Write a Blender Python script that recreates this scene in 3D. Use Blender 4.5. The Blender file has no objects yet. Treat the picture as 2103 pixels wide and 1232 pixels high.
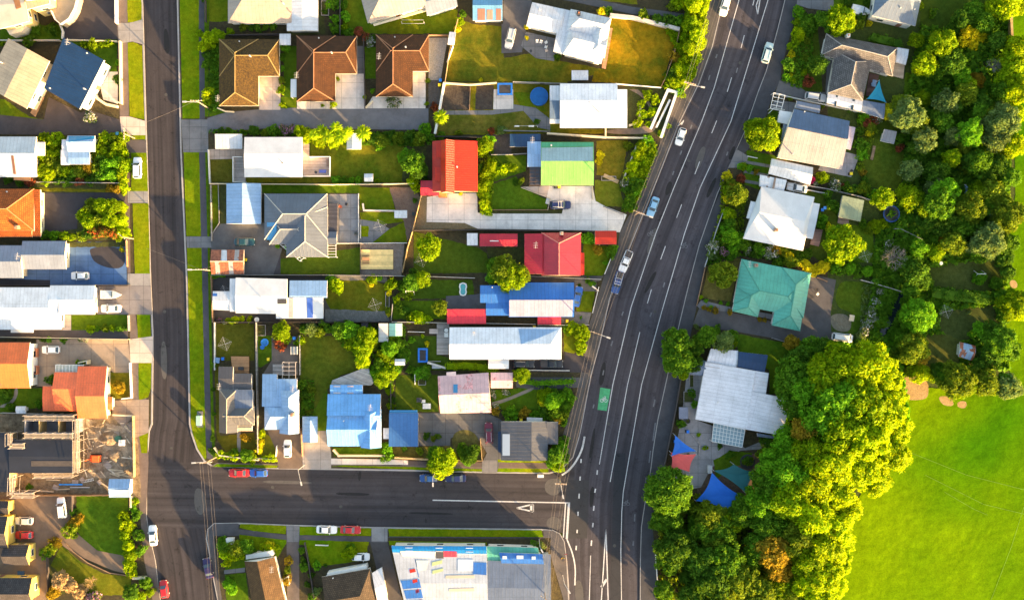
SUN_EL, SUN_E, SUN_C, SKY_E, EXPO = 9.0, 5.0, (1.0, .63, .28), .115, 2.5
import bpy, bmesh, math, random
import numpy as np
from mathutils import Vector, Matrix
from mathutils.geometry import tessellate_polygon
random.seed(7)
C = bpy.context.scene.collection
S, CX, CY, H = 0.11, 1051.5, 616.0, 220.0      # metres per photo pixel at ground, photo centre, camera height
GZ = 0.12                                      # top of the kerbs: level of the plots


def P(x, y, z=0.0):
    """The point at height z that the camera sees at photo pixel x, y."""
    k = S * (H - z) / H
    return Vector(((x - CX) * k, (CY - y) * k, z))


def nums(s):
    return [float(v) for v in s.replace(',', ' ').split()]


def pts(s, z=0.0):
    n = nums(s) if isinstance(s, str) else s
    return [P(n[i], n[i + 1], z) for i in range(0, len(n), 2)]


# ------------------------------------------------------------------ materials
MATS = {}


class NT:
    def __init__(s, name):
        s.m = bpy.data.materials.new(name)
        s.m.use_nodes = True
        s.t = s.m.node_tree
        s.b = s.t.nodes['Principled BSDF']

    def n(s, kind, **kw):
        o = s.t.nodes.new(kind)
        for k, v in kw.items():
            setattr(o, k, v)
        return o

    def l(s, a, b):
        s.t.links.new(a, b)

    def val(s, op, a, b=None):
        o = s.n('ShaderNodeMath', operation=op)
        for i, v in enumerate((a, b)):
            if v is None:
                continue
            if isinstance(v, (int, float)):
                o.inputs[i].default_value = v
            else:
                s.l(v, o.inputs[i])
        return o.outputs[0]

    def pos(s):
        return s.n('ShaderNodeNewGeometry').outputs['Position']

    def noise(s, vec, scale, lo, hi, detail=4, rough=.6, smin=.3, smax=.7):
        o = s.n('ShaderNodeTexNoise')
        o.inputs['Scale'].default_value = scale
        o.inputs['Detail'].default_value = detail
        o.inputs['Roughness'].default_value = rough
        s.l(vec, o.inputs['Vector'])
        r = s.n('ShaderNodeMapRange')
        r.inputs[1].default_value, r.inputs[2].default_value = smin, smax
        r.inputs[3].default_value, r.inputs[4].default_value = lo, hi
        s.l(o.outputs[0], r.inputs[0])
        return r.outputs[0]

    def mix(s, fac, a, b):
        o = s.n('ShaderNodeMix', data_type='RGBA')
        if isinstance(fac, (int, float)):
            o.inputs[0].default_value = fac
        else:
            s.l(fac, o.inputs[0])
        for i, v in ((6, a), (7, b)):
            if isinstance(v, tuple):
                o.inputs[i].default_value = (*v[:3], 1)
            else:
                s.l(v, o.inputs[i])
        return o.outputs[2]

    def scale(s, col, f):
        o = s.n('ShaderNodeVectorMath', operation='SCALE')
        if isinstance(col, tuple):
            o.inputs[0].default_value = col[:3]
        else:
            s.l(col, o.inputs[0])
        if isinstance(f, (int, float)):
            o.inputs['Scale'].default_value = f
        else:
            s.l(f, o.inputs['Scale'])
        return o.outputs[0]

    def bump(s, h, strength, dist=.05):
        o = s.n('ShaderNodeBump')
        o.inputs['Strength'].default_value = strength
        o.inputs['Distance'].default_value = dist
        s.l(h, o.inputs['Height'])
        s.l(o.outputs[0], s.b.inputs['Normal'])

    def out(s, col, rough=.8, spec=.3):
        if isinstance(col, tuple):
            s.b.inputs['Base Color'].default_value = (*col[:3], 1)
        else:
            s.l(col, s.b.inputs['Base Color'])
        s.b.inputs['Roughness'].default_value = rough
        s.b.inputs['Specular IOR Level'].default_value = spec
        return s.m


def cached(f):
    def g(*a):
        k = (f.__name__, a)
        if k not in MATS:
            MATS[k] = f(*a)
        return MATS[k]
    return g


@cached
def plain(col, rough=.7, var=.15, spec=.3, sc=1.5):
    t = NT('plain')
    p = t.pos()
    f = t.val('MULTIPLY', t.noise(p, sc, 1 - var, 1 + var), t.noise(p, .15, 1 - var * .6, 1 + var * .6))
    return t.out(t.scale(col, f), rough, spec)


@cached
def metal_roof(col, rust=0.0, pitch=.8, rust_col=(.28, .09, .04)):
    t = NT('metal_roof')
    uv = t.n('ShaderNodeTexCoord').outputs['UV']
    sep = t.n('ShaderNodeSeparateXYZ')
    t.l(uv, sep.inputs[0])
    fr = t.val('FRACT', t.val('DIVIDE', sep.outputs[0], pitch))
    rib = t.val('LESS_THAN', fr, .2)
    sheet = t.n('ShaderNodeTexWhiteNoise', noise_dimensions='1D')
    t.l(t.val('FLOOR', t.val('DIVIDE', sep.outputs[0], pitch * 2)), sheet.inputs['W'])
    lap = t.val('LESS_THAN', t.val('FRACT', t.val('DIVIDE', sep.outputs[1], 3.7)), .04)
    p = t.pos()
    f = t.val('MULTIPLY', t.noise(p, .5, .86, 1.1), t.noise(p, 4, .93, 1.06))
    f = t.val('MULTIPLY', f, t.val('SUBTRACT', 1.0, t.val('MULTIPLY', rib, .13)))
    f = t.val('MULTIPLY', f, t.val('SUBTRACT', 1.0, t.val('MULTIPLY', lap, .1)))
    f = t.val('MULTIPLY', f, t.val('ADD', .96, t.val('MULTIPLY', sheet.outputs[0], .08)))
    c = t.scale(col, f)
    if rust:
        sh = t.val('GREATER_THAN', t.val('ADD', sheet.outputs[0], t.noise(p, .8, -.25, .25)), 1 - rust)
        c = t.mix(sh, c, t.scale(rust_col, t.noise(p, 2, .5, 1.5)))
    t.bump(t.val('MULTIPLY', rib, 1.0), .5, .05)
    return t.out(c, .38, .5)


@cached
def tile_roof(col, moss=0.0, moss_col=(.3, .2, .03)):
    t = NT('tile_roof')
    uv = t.n('ShaderNodeTexCoord').outputs['UV']
    b = t.n('ShaderNodeTexBrick')
    t.l(uv, b.inputs['Vector'])
    b.inputs['Color1'].default_value = (*[v * .8 for v in col], 1)
    b.inputs['Color2'].default_value = (*[v * 1.25 for v in col], 1)
    b.inputs['Mortar'].default_value = (*[v * .35 for v in col], 1)
    for k, v in (('Scale', 1.0), ('Mortar Size', .05), ('Brick Width', .42), ('Row Height', .42), ('Mortar Smooth', .4)):
        b.inputs[k].default_value = v
    p = t.pos()
    c = t.scale(b.outputs[0], t.noise(p, .6, .75, 1.25))
    if moss:
        c = t.mix(t.noise(p, 3.0, 0, moss, 6, .75, .42, .62), c, moss_col)
    t.bump(b.outputs[1], -.2, .03)
    return t.out(c, .75, .3)


@cached
def membrane(col, rough=.5, dirt=.15):
    t = NT('membrane')
    p = t.pos()
    f = t.val('MULTIPLY', t.noise(p, .35, 1 - dirt, 1.05), t.noise(p, 5, 1 - dirt * .5, 1.03))
    return t.out(t.scale(col, f), rough, .4)


@cached
def lawn(a, b, amt=1.0, sc=.12):
    t = NT('lawn')
    a, b = [tuple(v * .84 for v in q) for q in (a, b)]
    p = t.pos()
    f = t.noise(p, sc, 0, amt, 5, .65, .35, .68)
    c = t.mix(f, a, b)
    f2 = t.noise(p, 1.1, .72, 1.3, 5, .7)
    f3 = t.noise(p, 7.0, .6, 1.35, 3, .8)
    c = t.scale(c, t.val('MULTIPLY', f2, f3))
    t.bump(t.noise(p, 6.0, 0, 1, 4, .8), .4, .08)
    return t.out(c, 1.0, .02)


@cached
def field_grass(a, b):
    t = NT('field_grass')
    p = t.pos()
    c = t.mix(t.noise(p, .017, 0, 1, 3, .5, .40, .60), a, b)
    c = t.scale(c, t.val('MULTIPLY', t.noise(p, .35, .82, 1.15, 5, .7), t.noise(p, 4.0, .72, 1.25, 3, .8)))
    h = t.val('ADD', t.noise(p, .10, 0, 5, 3), t.val('ADD', t.noise(p, .6, 0, 1.1, 4), t.noise(p, 5.0, 0, .35, 3)))
    t.bump(h, .28, .10)
    return t.out(c, 1.0, .02)


@cached
def soil(a, b, sc=1.2):
    t = NT('soil')
    a, b = [tuple(v * .8 for v in q) for q in (a, b)]
    p = t.pos()
    c = t.mix(t.noise(p, sc, 0, 1, 6, .75), a, b)
    c = t.scale(c, t.noise(p, 9, .55, 1.4, 3, .8))
    t.bump(t.noise(p, 3.0, 0, 1, 5, .8), .7, .12)
    return t.out(c, .95, .15)


@cached
def concrete(col, joint=0.0, ang=0.0, var=.16):
    t = NT('concrete')
    col = tuple(v * .95 for v in col)
    p = t.pos()
    f = t.val('MULTIPLY', t.noise(p, .45, 1 - var, 1 + var, 6, .7), t.noise(p, 6, .9, 1.1))
    st = t.noise(p, .17, .72, 1.0, 6, .75, .3, .5)
    c = t.scale(col, t.val('MULTIPLY', f, st))
    if joint:
        mp = t.n('ShaderNodeMapping')
        mp.inputs['Rotation'].default_value = (0, 0, ang)
        t.l(p, mp.inputs[0])
        br = t.n('ShaderNodeTexBrick', offset=0.0)
        t.l(mp.outputs[0], br.inputs['Vector'])
        for k, v in (('Scale', 1.0), ('Mortar Size', .05), ('Brick Width', joint), ('Row Height', joint)):
            br.inputs[k].default_value = v
        br.inputs['Color1'].default_value = (1, 1, 1, 1)
        br.inputs['Color2'].default_value = (.9, .9, .9, 1)
        br.inputs['Mortar'].default_value = (.55, .55, .55, 1)
        m = t.n('ShaderNodeMix', data_type='RGBA', blend_type='MULTIPLY')
        m.inputs[0].default_value = 1
        t.l(c, m.inputs[6])
        t.l(br.outputs[0], m.inputs[7])
        c = m.outputs[2]
    return t.out(c, .8, .25)


@cached
def road_mat(col, bands):
    """Asphalt with worn wheel tracks along the road: uv = metres across, metres along."""
    t = NT('asphalt')
    uv = t.n('ShaderNodeTexCoord').outputs['UV']
    mp = t.n('ShaderNodeMapping')
    mp.inputs['Scale'].default_value = (1.0, .018, 1)
    t.l(uv, mp.inputs[0])
    p = t.pos()
    f = t.val('MULTIPLY', t.noise(mp.outputs[0], bands, .66, 1.45, 3, .55, .32, .68), t.noise(p, .22, .84, 1.15, 6, .7))
    f = t.val('MULTIPLY', f, t.noise(p, 3.0, .88, 1.12, 4, .8))
    blot = t.n('ShaderNodeTexNoise')
    blot.inputs['Scale'].default_value = .35
    blot.inputs['Detail'].default_value = 7
    blot.inputs['Roughness'].default_value = .78
    t.l(p, blot.inputs['Vector'])
    r = t.n('ShaderNodeMapRange')
    r.inputs[1].default_value, r.inputs[2].default_value, r.inputs[3].default_value, r.inputs[4].default_value = .58, .64, 1.0, .55
    t.l(blot.outputs[0], r.inputs[0])
    f = t.val('MULTIPLY', f, r.outputs[0])
    vo = t.n('ShaderNodeTexVoronoi', feature='DISTANCE_TO_EDGE')
    vo.inputs['Scale'].default_value = .16
    wob = t.n('ShaderNodeVectorMath', operation='ADD')
    nn = t.n('ShaderNodeTexNoise')
    nn.inputs['Scale'].default_value = .8
    t.l(p, nn.inputs['Vector'])
    t.l(p, wob.inputs[0])
    t.l(nn.outputs['Color'], wob.inputs[1])
    t.l(wob.outputs[0], vo.inputs['Vector'])
    crack = t.val('LESS_THAN', vo.outputs[0], .012)
    f = t.val('MULTIPLY', f, t.val('SUBTRACT', 1.0, t.val('MULTIPLY', crack, .14)))
    return t.out(t.scale(col, f), .85, .25)


@cached
def timber(col, board=.3, ang=0.0, gap=.12):
    t = NT('timber')
    p = t.pos()
    mp = t.n('ShaderNodeMapping')
    mp.inputs['Rotation'].default_value = (0, 0, ang)
    t.l(p, mp.inputs[0])
    sep = t.n('ShaderNodeSeparateXYZ')
    t.l(mp.outputs[0], sep.inputs[0])
    d = t.val('DIVIDE', sep.outputs[1], board)
    g = t.val('LESS_THAN', t.val('FRACT', d), gap)
    wn = t.n('ShaderNodeTexWhiteNoise', noise_dimensions='1D')
    t.l(t.val('FLOOR', d), wn.inputs['W'])
    f = t.val('MULTIPLY', t.val('ADD', .8, t.val('MULTIPLY', wn.outputs[0], .4)), t.val('SUBTRACT', 1.0, t.val('MULTIPLY', g, .5)))
    f = t.val('MULTIPLY', f, t.noise(p, 1.0, .8, 1.15, 5, .7))
    return t.out(t.scale(col, f), .8, .2)


@cached
def leaf(a, b, c=None, camt=0.0):
    """Foliage: colour differs leaf by leaf and from branch to branch; light that passes through a leaf comes out yellower."""
    t = NT('leaf')
    g = t.n('ShaderNodeNewGeometry')
    oi = t.n('ShaderNodeObjectInfo')
    k = 1.2
    f = t.mix(g.outputs['Random Per Island'], tuple(v * k for v in a), tuple(v * k for v in b))
    if c:
        f = t.mix(t.val('LESS_THAN', g.outputs['Random Per Island'], camt), f, c)
    f = t.scale(f, t.val('MULTIPLY', t.noise(g.outputs['Position'], .9, .65, 1.35, 3), t.val('ADD', .8, t.val('MULTIPLY', oi.outputs['Random'], .4))))
    m = t.out(f, .7, .08)
    tr = t.n('ShaderNodeBsdfTranslucent')
    t.l(t.scale(t.mix(.6, f, (b[0] * 1.15 + .02, b[1] * 1.15, b[2] * .3)), 1.15), tr.inputs[0])
    mx = t.n('ShaderNodeMixShader')
    mx.inputs[0].default_value = .42
    t.l(t.b.outputs[0], mx.inputs[1])
    t.l(tr.outputs[0], mx.inputs[2])
    t.l(mx.outputs[0], t.t.nodes['Material Output'].inputs[0])
    return m


@cached
def glass(col=(.03, .05, .07), rough=.08):
    t = NT('glass')
    return t.out(tuple(col), rough, .6)


@cached
def paint(col):
    t = NT('car_paint')
    t.b.inputs['Coat Weight'].default_value = .6
    t.b.inputs['Coat Roughness'].default_value = .08
    return t.out(tuple(col), .35, .5)


# ------------------------------------------------------------------ mesh building
class MB:
    def __init__(s):
        s.v, s.f, s.m, s.u = [], [], [], []

    def face(s, vs, m=0, uv=None):
        i = len(s.v)
        s.v += [Vector(p) for p in vs]
        s.f.append(list(range(i, i + len(vs))))
        s.m.append(m)
        s.u.append(uv)

    def roof_face(s, vs, m=0):
        """A face with uv in metres: u along its first edge, v up the slope."""
        e = (vs[1] - vs[0])
        e = e.normalized() if e.length > 1e-6 else Vector((1, 0, 0))
        n = (vs[1] - vs[0]).cross(vs[-1] - vs[0])
        n = n.normalized() if n.length > 1e-9 else Vector((0, 0, 1))
        w = n.cross(e)
        s.face(vs, m, [((p - vs[0]).dot(e), (p - vs[0]).dot(w)) for p in vs])

    def solid(s, base, idx, m=0):
        i = len(s.v)
        s.v += [Vector(p) for p in base]
        for f in idx:
            s.f.append([i + k for k in f])
            s.m.append(m)
            s.u.append(None)

    def box(s, c, d, m=0, rot=0.0):
        c, r = Vector(c), Matrix.Rotation(rot, 3, 'Z')
        q = [c + r @ Vector((a * d[0] / 2, b * d[1] / 2, e * d[2] / 2)) for e in (-1, 1) for a, b in ((-1, -1), (1, -1), (1, 1), (-1, 1))]
        s.solid(q, [(3, 2, 1, 0), (4, 5, 6, 7), (0, 1, 5, 4), (1, 2, 6, 5), (2, 3, 7, 6), (3, 0, 4, 7)], m)

    def prism(s, poly, z0, z1, m=0, ms=None):
        n = len(poly)
        if sum(poly[i].x * poly[(i + 1) % n].y - poly[(i + 1) % n].x * poly[i].y for i in range(n)) < 0:
            poly = poly[::-1]
        ms = m if ms is None else ms
        b = [Vector((p.x, p.y, z0)) for p in poly]
        t = [Vector((p.x, p.y, z1)) for p in poly]
        i = len(s.v)
        s.v += b + t
        s.f.append([i + n + k for k in range(n)]); s.m.append(m); s.u.append(None)
        s.f.append([i + k for k in reversed(range(n))]); s.m.append(ms); s.u.append(None)
        for k in range(n):
            j = (k + 1) % n
            s.f.append([i + k, i + j, i + n + j, i + n + k]); s.m.append(ms); s.u.append(None)

    def bar(s, a, b, r, m=0, n=6, r2=None):
        a, b = Vector(a), Vector(b)
        r2 = r if r2 is None else r2
        d = (b - a).normalized()
        x = d.orthogonal().normalized()
        y = d.cross(x)
        q = [p + (x * math.cos(k * 2 * math.pi / n) + y * math.sin(k * 2 * math.pi / n)) * q_ for p, q_ in ((a, r), (b, r2)) for k in range(n)]
        s.solid(q, [tuple(reversed(range(n))), tuple(range(n, 2 * n))] + [(k, (k + 1) % n, n + (k + 1) % n, n + k) for k in range(n)], m)

    def ribbon(s, line, w, z0, z1, m=0, closed=False):
        """A wall or kerb of width w along a polyline."""
        n = len(line)
        L, R = [], []
        for i in range(n):
            a = line[i - 1] if i or closed else None
            b = line[(i + 1) % n] if i < n - 1 or closed else None
            t = Vector((0, 0))
            if a is not None:
                t += (line[i] - a).xy.normalized()
            if b is not None:
                t += (b - line[i]).xy.normalized()
            t = t.normalized() if t.length > 1e-6 else Vector((1, 0))
            nn = Vector((-t.y, t.x))
            k = 1.0
            if a is not None and b is not None:
                d = (b - line[i]).xy.normalized()
                k = 1 / max(.5, abs(Vector((-d.y, d.x)).dot(nn)))
            L.append(line[i].xy + nn * w / 2 * k)
            R.append(line[i].xy - nn * w / 2 * k)
        i0 = len(s.v)
        for i in range(n):
            s.v += [Vector((*R[i], z0)), Vector((*R[i], z1)), Vector((*L[i], z1)), Vector((*L[i], z0))]
        for i in range(n if closed else n - 1):
            a, b = i0 + 4 * i, i0 + 4 * ((i + 1) % n)
            for j in range(4):
                k = (j + 1) % 4
                s.f.append([a + j, b + j, b + k, a + k][::-1]); s.m.append(m); s.u.append(None)
        if not closed:
            s.f.append([i0 + k for k in (0, 1, 2, 3)][::-1]); s.m.append(m); s.u.append(None)
            e = i0 + 4 * (n - 1)
            s.f.append([e + k for k in (0, 1, 2, 3)]); s.m.append(m); s.u.append(None)

    def build(s, name, mats, parent=None, smooth=False):
        me = bpy.data.meshes.new(name)
        mats = mats if isinstance(mats, (list, tuple)) else [mats]
        o = Vector((0, 0, 0))
        if parent is not None:
            q = parent
            while q is not None:
                o = o + q.location
                q = q.parent
        me.from_pydata([tuple(p - o) for p in s.v], [], s.f)
        for m in mats:
            me.materials.append(m)
        me.polygons.foreach_set('material_index', s.m)
        if any(u is not None for u in s.u):
            ul = me.uv_layers.new(name='UVMap')
            for poly, u in zip(me.polygons, s.u):
                if u is not None:
                    for k, li in enumerate(poly.loop_indices):
                        ul.data[li].uv = u[k]
        if smooth:
            me.polygons.foreach_set('use_smooth', [True] * len(me.polygons))
        me.update()
        ob = bpy.data.objects.new(name, me)
        C.objects.link(ob)
        ob.parent = parent
        return ob


def empty(name, loc, rz=0.0):
    o = bpy.data.objects.new(name, None)
    o.empty_display_size = .3
    o.location = loc
    o.rotation_euler = (0, 0, rz)
    C.objects.link(o)
    return o


def tag(o, label, cat, group=None):
    o['label'] = label
    o['category'] = cat
    if group:
        o['group'] = group
    return o


def copy_tree(o, parent=None):
    c = o.copy()
    C.objects.link(c)
    c.parent = parent
    for ch in o.children:
        copy_tree(ch, c)
    return c


# ---- labels of repeats: the look, then the landmark next to it; what is left alike is told apart by its order
LAND = []          # (phrase, x, y)
TODO = []          # (object, look, x, y, plural look, relation fixed?)


def want(o, look, x, y, cat, group=None, plural=None):
    o['category'] = cat
    if group:
        o['group'] = group
    TODO.append((o, look, x, y, plural or look + 's'))


def place(x, y, lx, ly):
    dx, dy = x - lx, y - ly
    if abs(dx) > 2.2 * abs(dy):
        return 'right of' if dx > 0 else 'left of'
    if abs(dy) > 2.2 * abs(dx):
        return 'below' if dy > 0 else 'above'
    return ('below' if dy > 0 else 'above') + (' right of' if dx > 0 else ' left of')


ORD = ['second', 'third', 'fourth', 'fifth', 'sixth', 'seventh', 'eighth', 'ninth', 'tenth', 'eleventh', 'twelfth']


def write_labels():
    def key(t, rank):
        o, look, x, y, pl = t
        ls = sorted(LAND, key=lambda l: (l[1] - x) ** 2 + (l[2] - y) ** 2)
        l = ls[rank]
        return f'{place(x, y, l[1], l[2])} the {l[0]}'
    used = {}
    state = {i: key(t, 0) for i, t in enumerate(TODO)}
    for rank in (1, 2):
        by = {}
        for i, t in enumerate(TODO):
            by.setdefault((t[1], state[i]), []).append(i)
        for (look, k), ids in by.items():
            if len(ids) > 2:
                for i in ids[2:]:
                    state[i] = key(TODO[i], rank)
    by = {}
    for i, t in enumerate(TODO):
        by.setdefault((t[1], state[i]), []).append(i)
    for (look, k), ids in by.items():
        if len(ids) == 1:
            TODO[ids[0]][0]['label'] = f'{look} {k}'
            continue
        xs, ys = [TODO[i][2] for i in ids], [TODO[i][3] for i in ids]
        hor = max(xs) - min(xs) >= max(ys) - min(ys)
        ids = sorted(ids, key=lambda i: TODO[i][2] if hor else TODO[i][3])
        n = len(ids)
        for j, i in enumerate(ids):
            if j == 0:
                w = 'leftmost' if hor else 'topmost'
            elif j == n - 1:
                w = 'rightmost' if hor else 'lowest'
            else:
                w = ORD[j - 1] + (' from left' if hor else ' from top')
            TODO[i][0]['label'] = f'{w} of {TODO[i][4]} {k}'
# ------------------------------------------------------------------ the ground, roads, lawns and drives
def structure(o):
    o['kind'] = 'structure'
    return o


SHEETS = {}


def sheet(name, poly, mat, layer=2, z=None):
    if name in ('lawn', 'flower_bed', 'bare_earth', 'field'):
        poly = rough(poly)
    elif name == 'verge':
        poly = rough(poly, .45)
    k = SHEETS[layer] = SHEETS.get(layer, 0) + 1
    zz = (GZ + .01 * layer + .0001 * k) if z is None else z
    mb = MB()
    p = pts(poly, zz)
    if sum(p[i - 1].x * p[i].y - p[i].x * p[i - 1].y for i in range(len(p))) < 0:
        p = p[::-1]
    mb.face(p)
    return structure(mb.build(name, mat))


def rough(poly, amp=1.0):
    """The same outline with a worn, uneven edge."""
    q = nums(poly) if isinstance(poly, str) else poly
    R = random.Random(int(abs(q[0] * 7 + q[1] * 13)))
    out = []
    n = len(q) // 2
    for i in range(n):
        x0, y0, x1, y1 = q[2 * i], q[2 * i + 1], q[(2 * i + 2) % (2 * n)], q[(2 * i + 3) % (2 * n)]
        d = math.hypot(x1 - x0, y1 - y0)
        k = max(1, int(d / 6)) if d < 600 else 1
        for j in range(k):
            a = amp if j else amp * .4
            out += [x0 + (x1 - x0) * j / k + R.uniform(-a, a), y0 + (y1 - y0) * j / k + R.uniform(-a, a)]
    return out


def curve(poly, n=4):
    """The same closed outline with its corners rounded (Chaikin)."""
    q = nums(poly)
    p = [(q[i], q[i + 1]) for i in range(0, len(q), 2)]
    for _ in range(n):
        r = []
        for i in range(len(p)):
            a, b = p[i], p[(i + 1) % len(p)]
            r += [(a[0] * .75 + b[0] * .25, a[1] * .75 + b[1] * .25), (a[0] * .25 + b[0] * .75, a[1] * .25 + b[1] * .75)]
        p = r
    return [v for a in p for v in a]


def smooth_line(s, n=3):
    q = nums(s)
    p = [(q[i], q[i + 1]) for i in range(0, len(q), 2)]
    for _ in range(n):
        r = [p[0]]
        for a, b in zip(p, p[1:]):
            r += [(a[0] * .75 + b[0] * .25, a[1] * .75 + b[1] * .25), (a[0] * .25 + b[0] * .75, a[1] * .25 + b[1] * .75)]
        p = r + [p[-1]]
    return [v for a in p for v in a]


ASPH = (.038, .033, .036)
GRASS = lawn((.085, .155, .007), (.18, .19, .010))
GRASS_DRY = lawn((.12, .14, .012), (.24, .19, .015), 1.0, .2)
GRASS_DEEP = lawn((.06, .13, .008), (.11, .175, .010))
GRASS_VERGE = lawn((.10, .20, .004), (.23, .25, .007), 1.0, .1)
FIELD = field_grass((.045, .150, .001), (.145, .245, .001))
SOIL = soil((.05, .04, .025), (.10, .085, .04))
BED = soil((.055, .05, .022), (.10, .12, .03))
DIRT = soil((.10, .07, .045), (.40, .31, .20), .8)
SAND = soil((.42, .27, .11), (.52, .36, .17), .4)
GRAVEL = soil((.30, .28, .25), (.48, .46, .42), 3.0)
PAVE = concrete((.085, .08, .085))
PAVE_WARM = concrete((.15, .115, .10))
CONC = concrete((.28, .265, .26), 3.2)
CONC_PALE = concrete((.66, .60, .55), 3.5)
CONC_GREY = concrete((.19, .185, .19), 2.6)
CONC_BLUE = concrete((.09, .17, .34), 2.9)
CONC_PINK = concrete((.58, .47, .40), 3.0)
DRIVE = concrete((.105, .10, .105))
DRIVE_DARK = concrete((.05, .045, .05))
DRIVE_BROWN = concrete((.19, .135, .095))
KERB = concrete((.34, .32, .31))
LINE = plain((.50, .49, .49), .6, .3, .3, 4)

mb = MB()
mb.face([(-900, -900, -.12), (900, -900, -.12), (900, 900, -.12), (-900, 900, -.12)])
structure(mb.build('ground', lawn((.06, .09, .012), (.10, .11, .02))))

# kerb lines (photo pixels, top to bottom)
K_L1 = '288 -300 292 0 295 100 301 310 309 580 314 690 312 870 306 885 301 950 300 1060 305 1095 318 1150 328 1232 336 1500'
K_M0 = '362 -300 365 0 372 310 384 580 390 870 394 890 405 922 420 946 436 956 568 961 820 965 990 969 1128 971 1152 964 1176 938 1189 895 1196 861 1213 770 1231 705 1251 613 1291 512 1316 449 1351 363 1392 257 1435 171 1462 96 1477 33 1484 0 1546 -300'
K_B0 = '476 1500 455 1260 447 1225 440 1189 430 1130 425 1106 428 1086 440 1075 490 1074 585 1078 764 1083 1112 1087 1135 1089 1149 1096 1158 1112 1163 1150 1167 1200 1172 1500'
K_R1 = '1318 1500 1315.6 1232 1316 1153 1318 1082 1324 1042 1338 959 1342 924 1352 861 1372 770 1397 661 1415 586 1437 503 1454 454 1474 398 1529 273 1558 189 1574 148 1585 109 1599 57 1613 0 1680 -300'

PLOT = SOIL


def slab(line, extra, mat=PLOT):
    mb = MB()
    mb.prism(pts(line) + pts(extra), -.3, GZ)
    structure(mb.build('ground', mat))
    mb = MB()
    mb.ribbon(pts(line), .36, -.2, GZ + .016)
    structure(mb.build('kerb', KERB))


slab(K_L1, '-600 1500 -600 -300')
slab(K_M0, '')
slab(K_B0, '')
slab(K_R1, '3000 -300 3000 1500')


def at_y(line, y):
    q = nums(line)
    p = [(q[i], q[i + 1]) for i in range(0, len(q), 2)]
    if p[0][1] > p[-1][1]:
        p = p[::-1]
    for a, b in zip(p, p[1:]):
        if a[1] <= y <= b[1]:
            return a[0] + (b[0] - a[0]) * (y - a[1]) / (b[1] - a[1])
    return p[-1][0]


def strip(name, a, b, z, mat):
    """A road between two lists of points, with uv across and along."""
    A, B = pts(a, z), pts(b, z)
    mb = MB()
    d = 0.0
    for i in range(len(A) - 1):
        l = ((A[i + 1] + B[i + 1]) / 2 - (A[i] + B[i]) / 2).length
        w0, w1 = (B[i] - A[i]).length, (B[i + 1] - A[i + 1]).length
        q = [A[i + 1], B[i + 1], B[i], A[i]]
        uv = [(0, d + l), (w1, d + l), (w0, d), (0, d)]
        if (q[1] - q[0]).cross(q[2] - q[0]).z < 0:
            q, uv = q[::-1], uv[::-1]
        mb.face(q, 0, uv)
        d += l
    return structure(mb.build(name, mat))


ys = list(range(-300, 1501, 20))
LM = '362 -300 365 0 372 310 384 580 390 870 394 890 430 960 430 1075 440 1189 455 1260 476 1500'
strip('road', [v for y in ys for v in (at_y(K_L1, y) - 8, y)], [v for y in ys for v in (at_y(LM, y) + 8, y)], .0, road_mat(ASPH, 1.1))
KM = '1546 -300 1484 0 1477 33 1462 96 1435 171 1392 257 1351 363 1316 449 1291 512 1251 613 1231 705 1213 770 1196 861 1186 900 1175 960 1165 1030 1163 1150 1167 1200 1172 1500'
strip('road', [v for y in ys for v in (at_y(KM, y) - 8, y)], [v for y in ys for v in (at_y(K_R1, y) + 8, y)], .0, road_mat((.050, .045, .052), .9))
xs = list(range(300, 1190, 20))
strip('road', [v for x in xs for v in (x, 950 + (x - 430) * .013)], [v for x in xs for v in (x, 1084 + (x - 430) * .013)], .004, road_mat((.043, .038, .041), .8))
# darker asphalt patches
sheet('road', '1160 985 1210 985 1206 1105 1165 1105', road_mat((.040, .039, .041), .7), z=.007)
sheet('road', '1262 930 1285 930 1275 1240 1252 1240', road_mat((.028, .029, .034), .9), z=.0064)

# pavements along the roads
sheet('pavement', '234 -40 262 -40 268 560 285 700 300 800 305 950 300 1060 306 1096 318 1150 330 1240 315 1240 296 1150 288 1060 275 950 268 860 268 720 262 560 246 240 242 80', PAVE_WARM, 2)
sheet('pavement', '406 -40 419 -40 421 310 426 500 431 790 434 900 438 948 425 940 422 890 418 790 413 500 409 310', concrete((.075, .072, .085)), 4)
sheet('pavement', '430 958 445 950 568 952 680 952 820 956 835 952 990 955 1128 956 1128 964 990 963 830 960 680 956 600 955', PAVE_WARM, 3)
sheet('pavement', '680 941 800 943 838 945 838 954 680 953', CONC_PALE, 4)
sheet('pavement', '838 946 990 949 990 958 838 955', concrete((.11, .085, .075)), 4)
sheet('pavement', '1022 949 1122 950 1122 960 1022 959', concrete((.11, .085, .075)), 4)
sheet('pavement', '1459 0 1446 50 1437 113 1425 161 1389 201 1357 282 1352 308 1331 356 1316 396 1296 436 1273 476 1266 517 1243 559 1217 644 1208 671 1201 719 1183 818 1167 856 1154 901 1135 968 1152 964 1176 938 1189 895 1196 861 1213 770 1231 705 1251 613 1291 512 1316 449 1351 363 1392 257 1435 171 1462 96 1477 33 1484 0 1546 -300 1500 -300', concrete((.085, .076, .072)), 3)
sheet('pavement', '440 1075 490 1074 490 1086 588 1098 764 1101 796 1103 796 1112 764 1112 588 1108 490 1100 470 1100 440 1100 449 1189 458 1240 450 1240 440 1189 430 1130 425 1106 428 1086', PAVE, 3)
sheet('pavement', '796 1103 1000 1105 1131 1104 1131 1140 1160 1240 1167 1240 1163 1150 1158 1112 1149 1096 1135 1089 1116 1088 1116 1103 800 1101', PAVE, 4)
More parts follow.
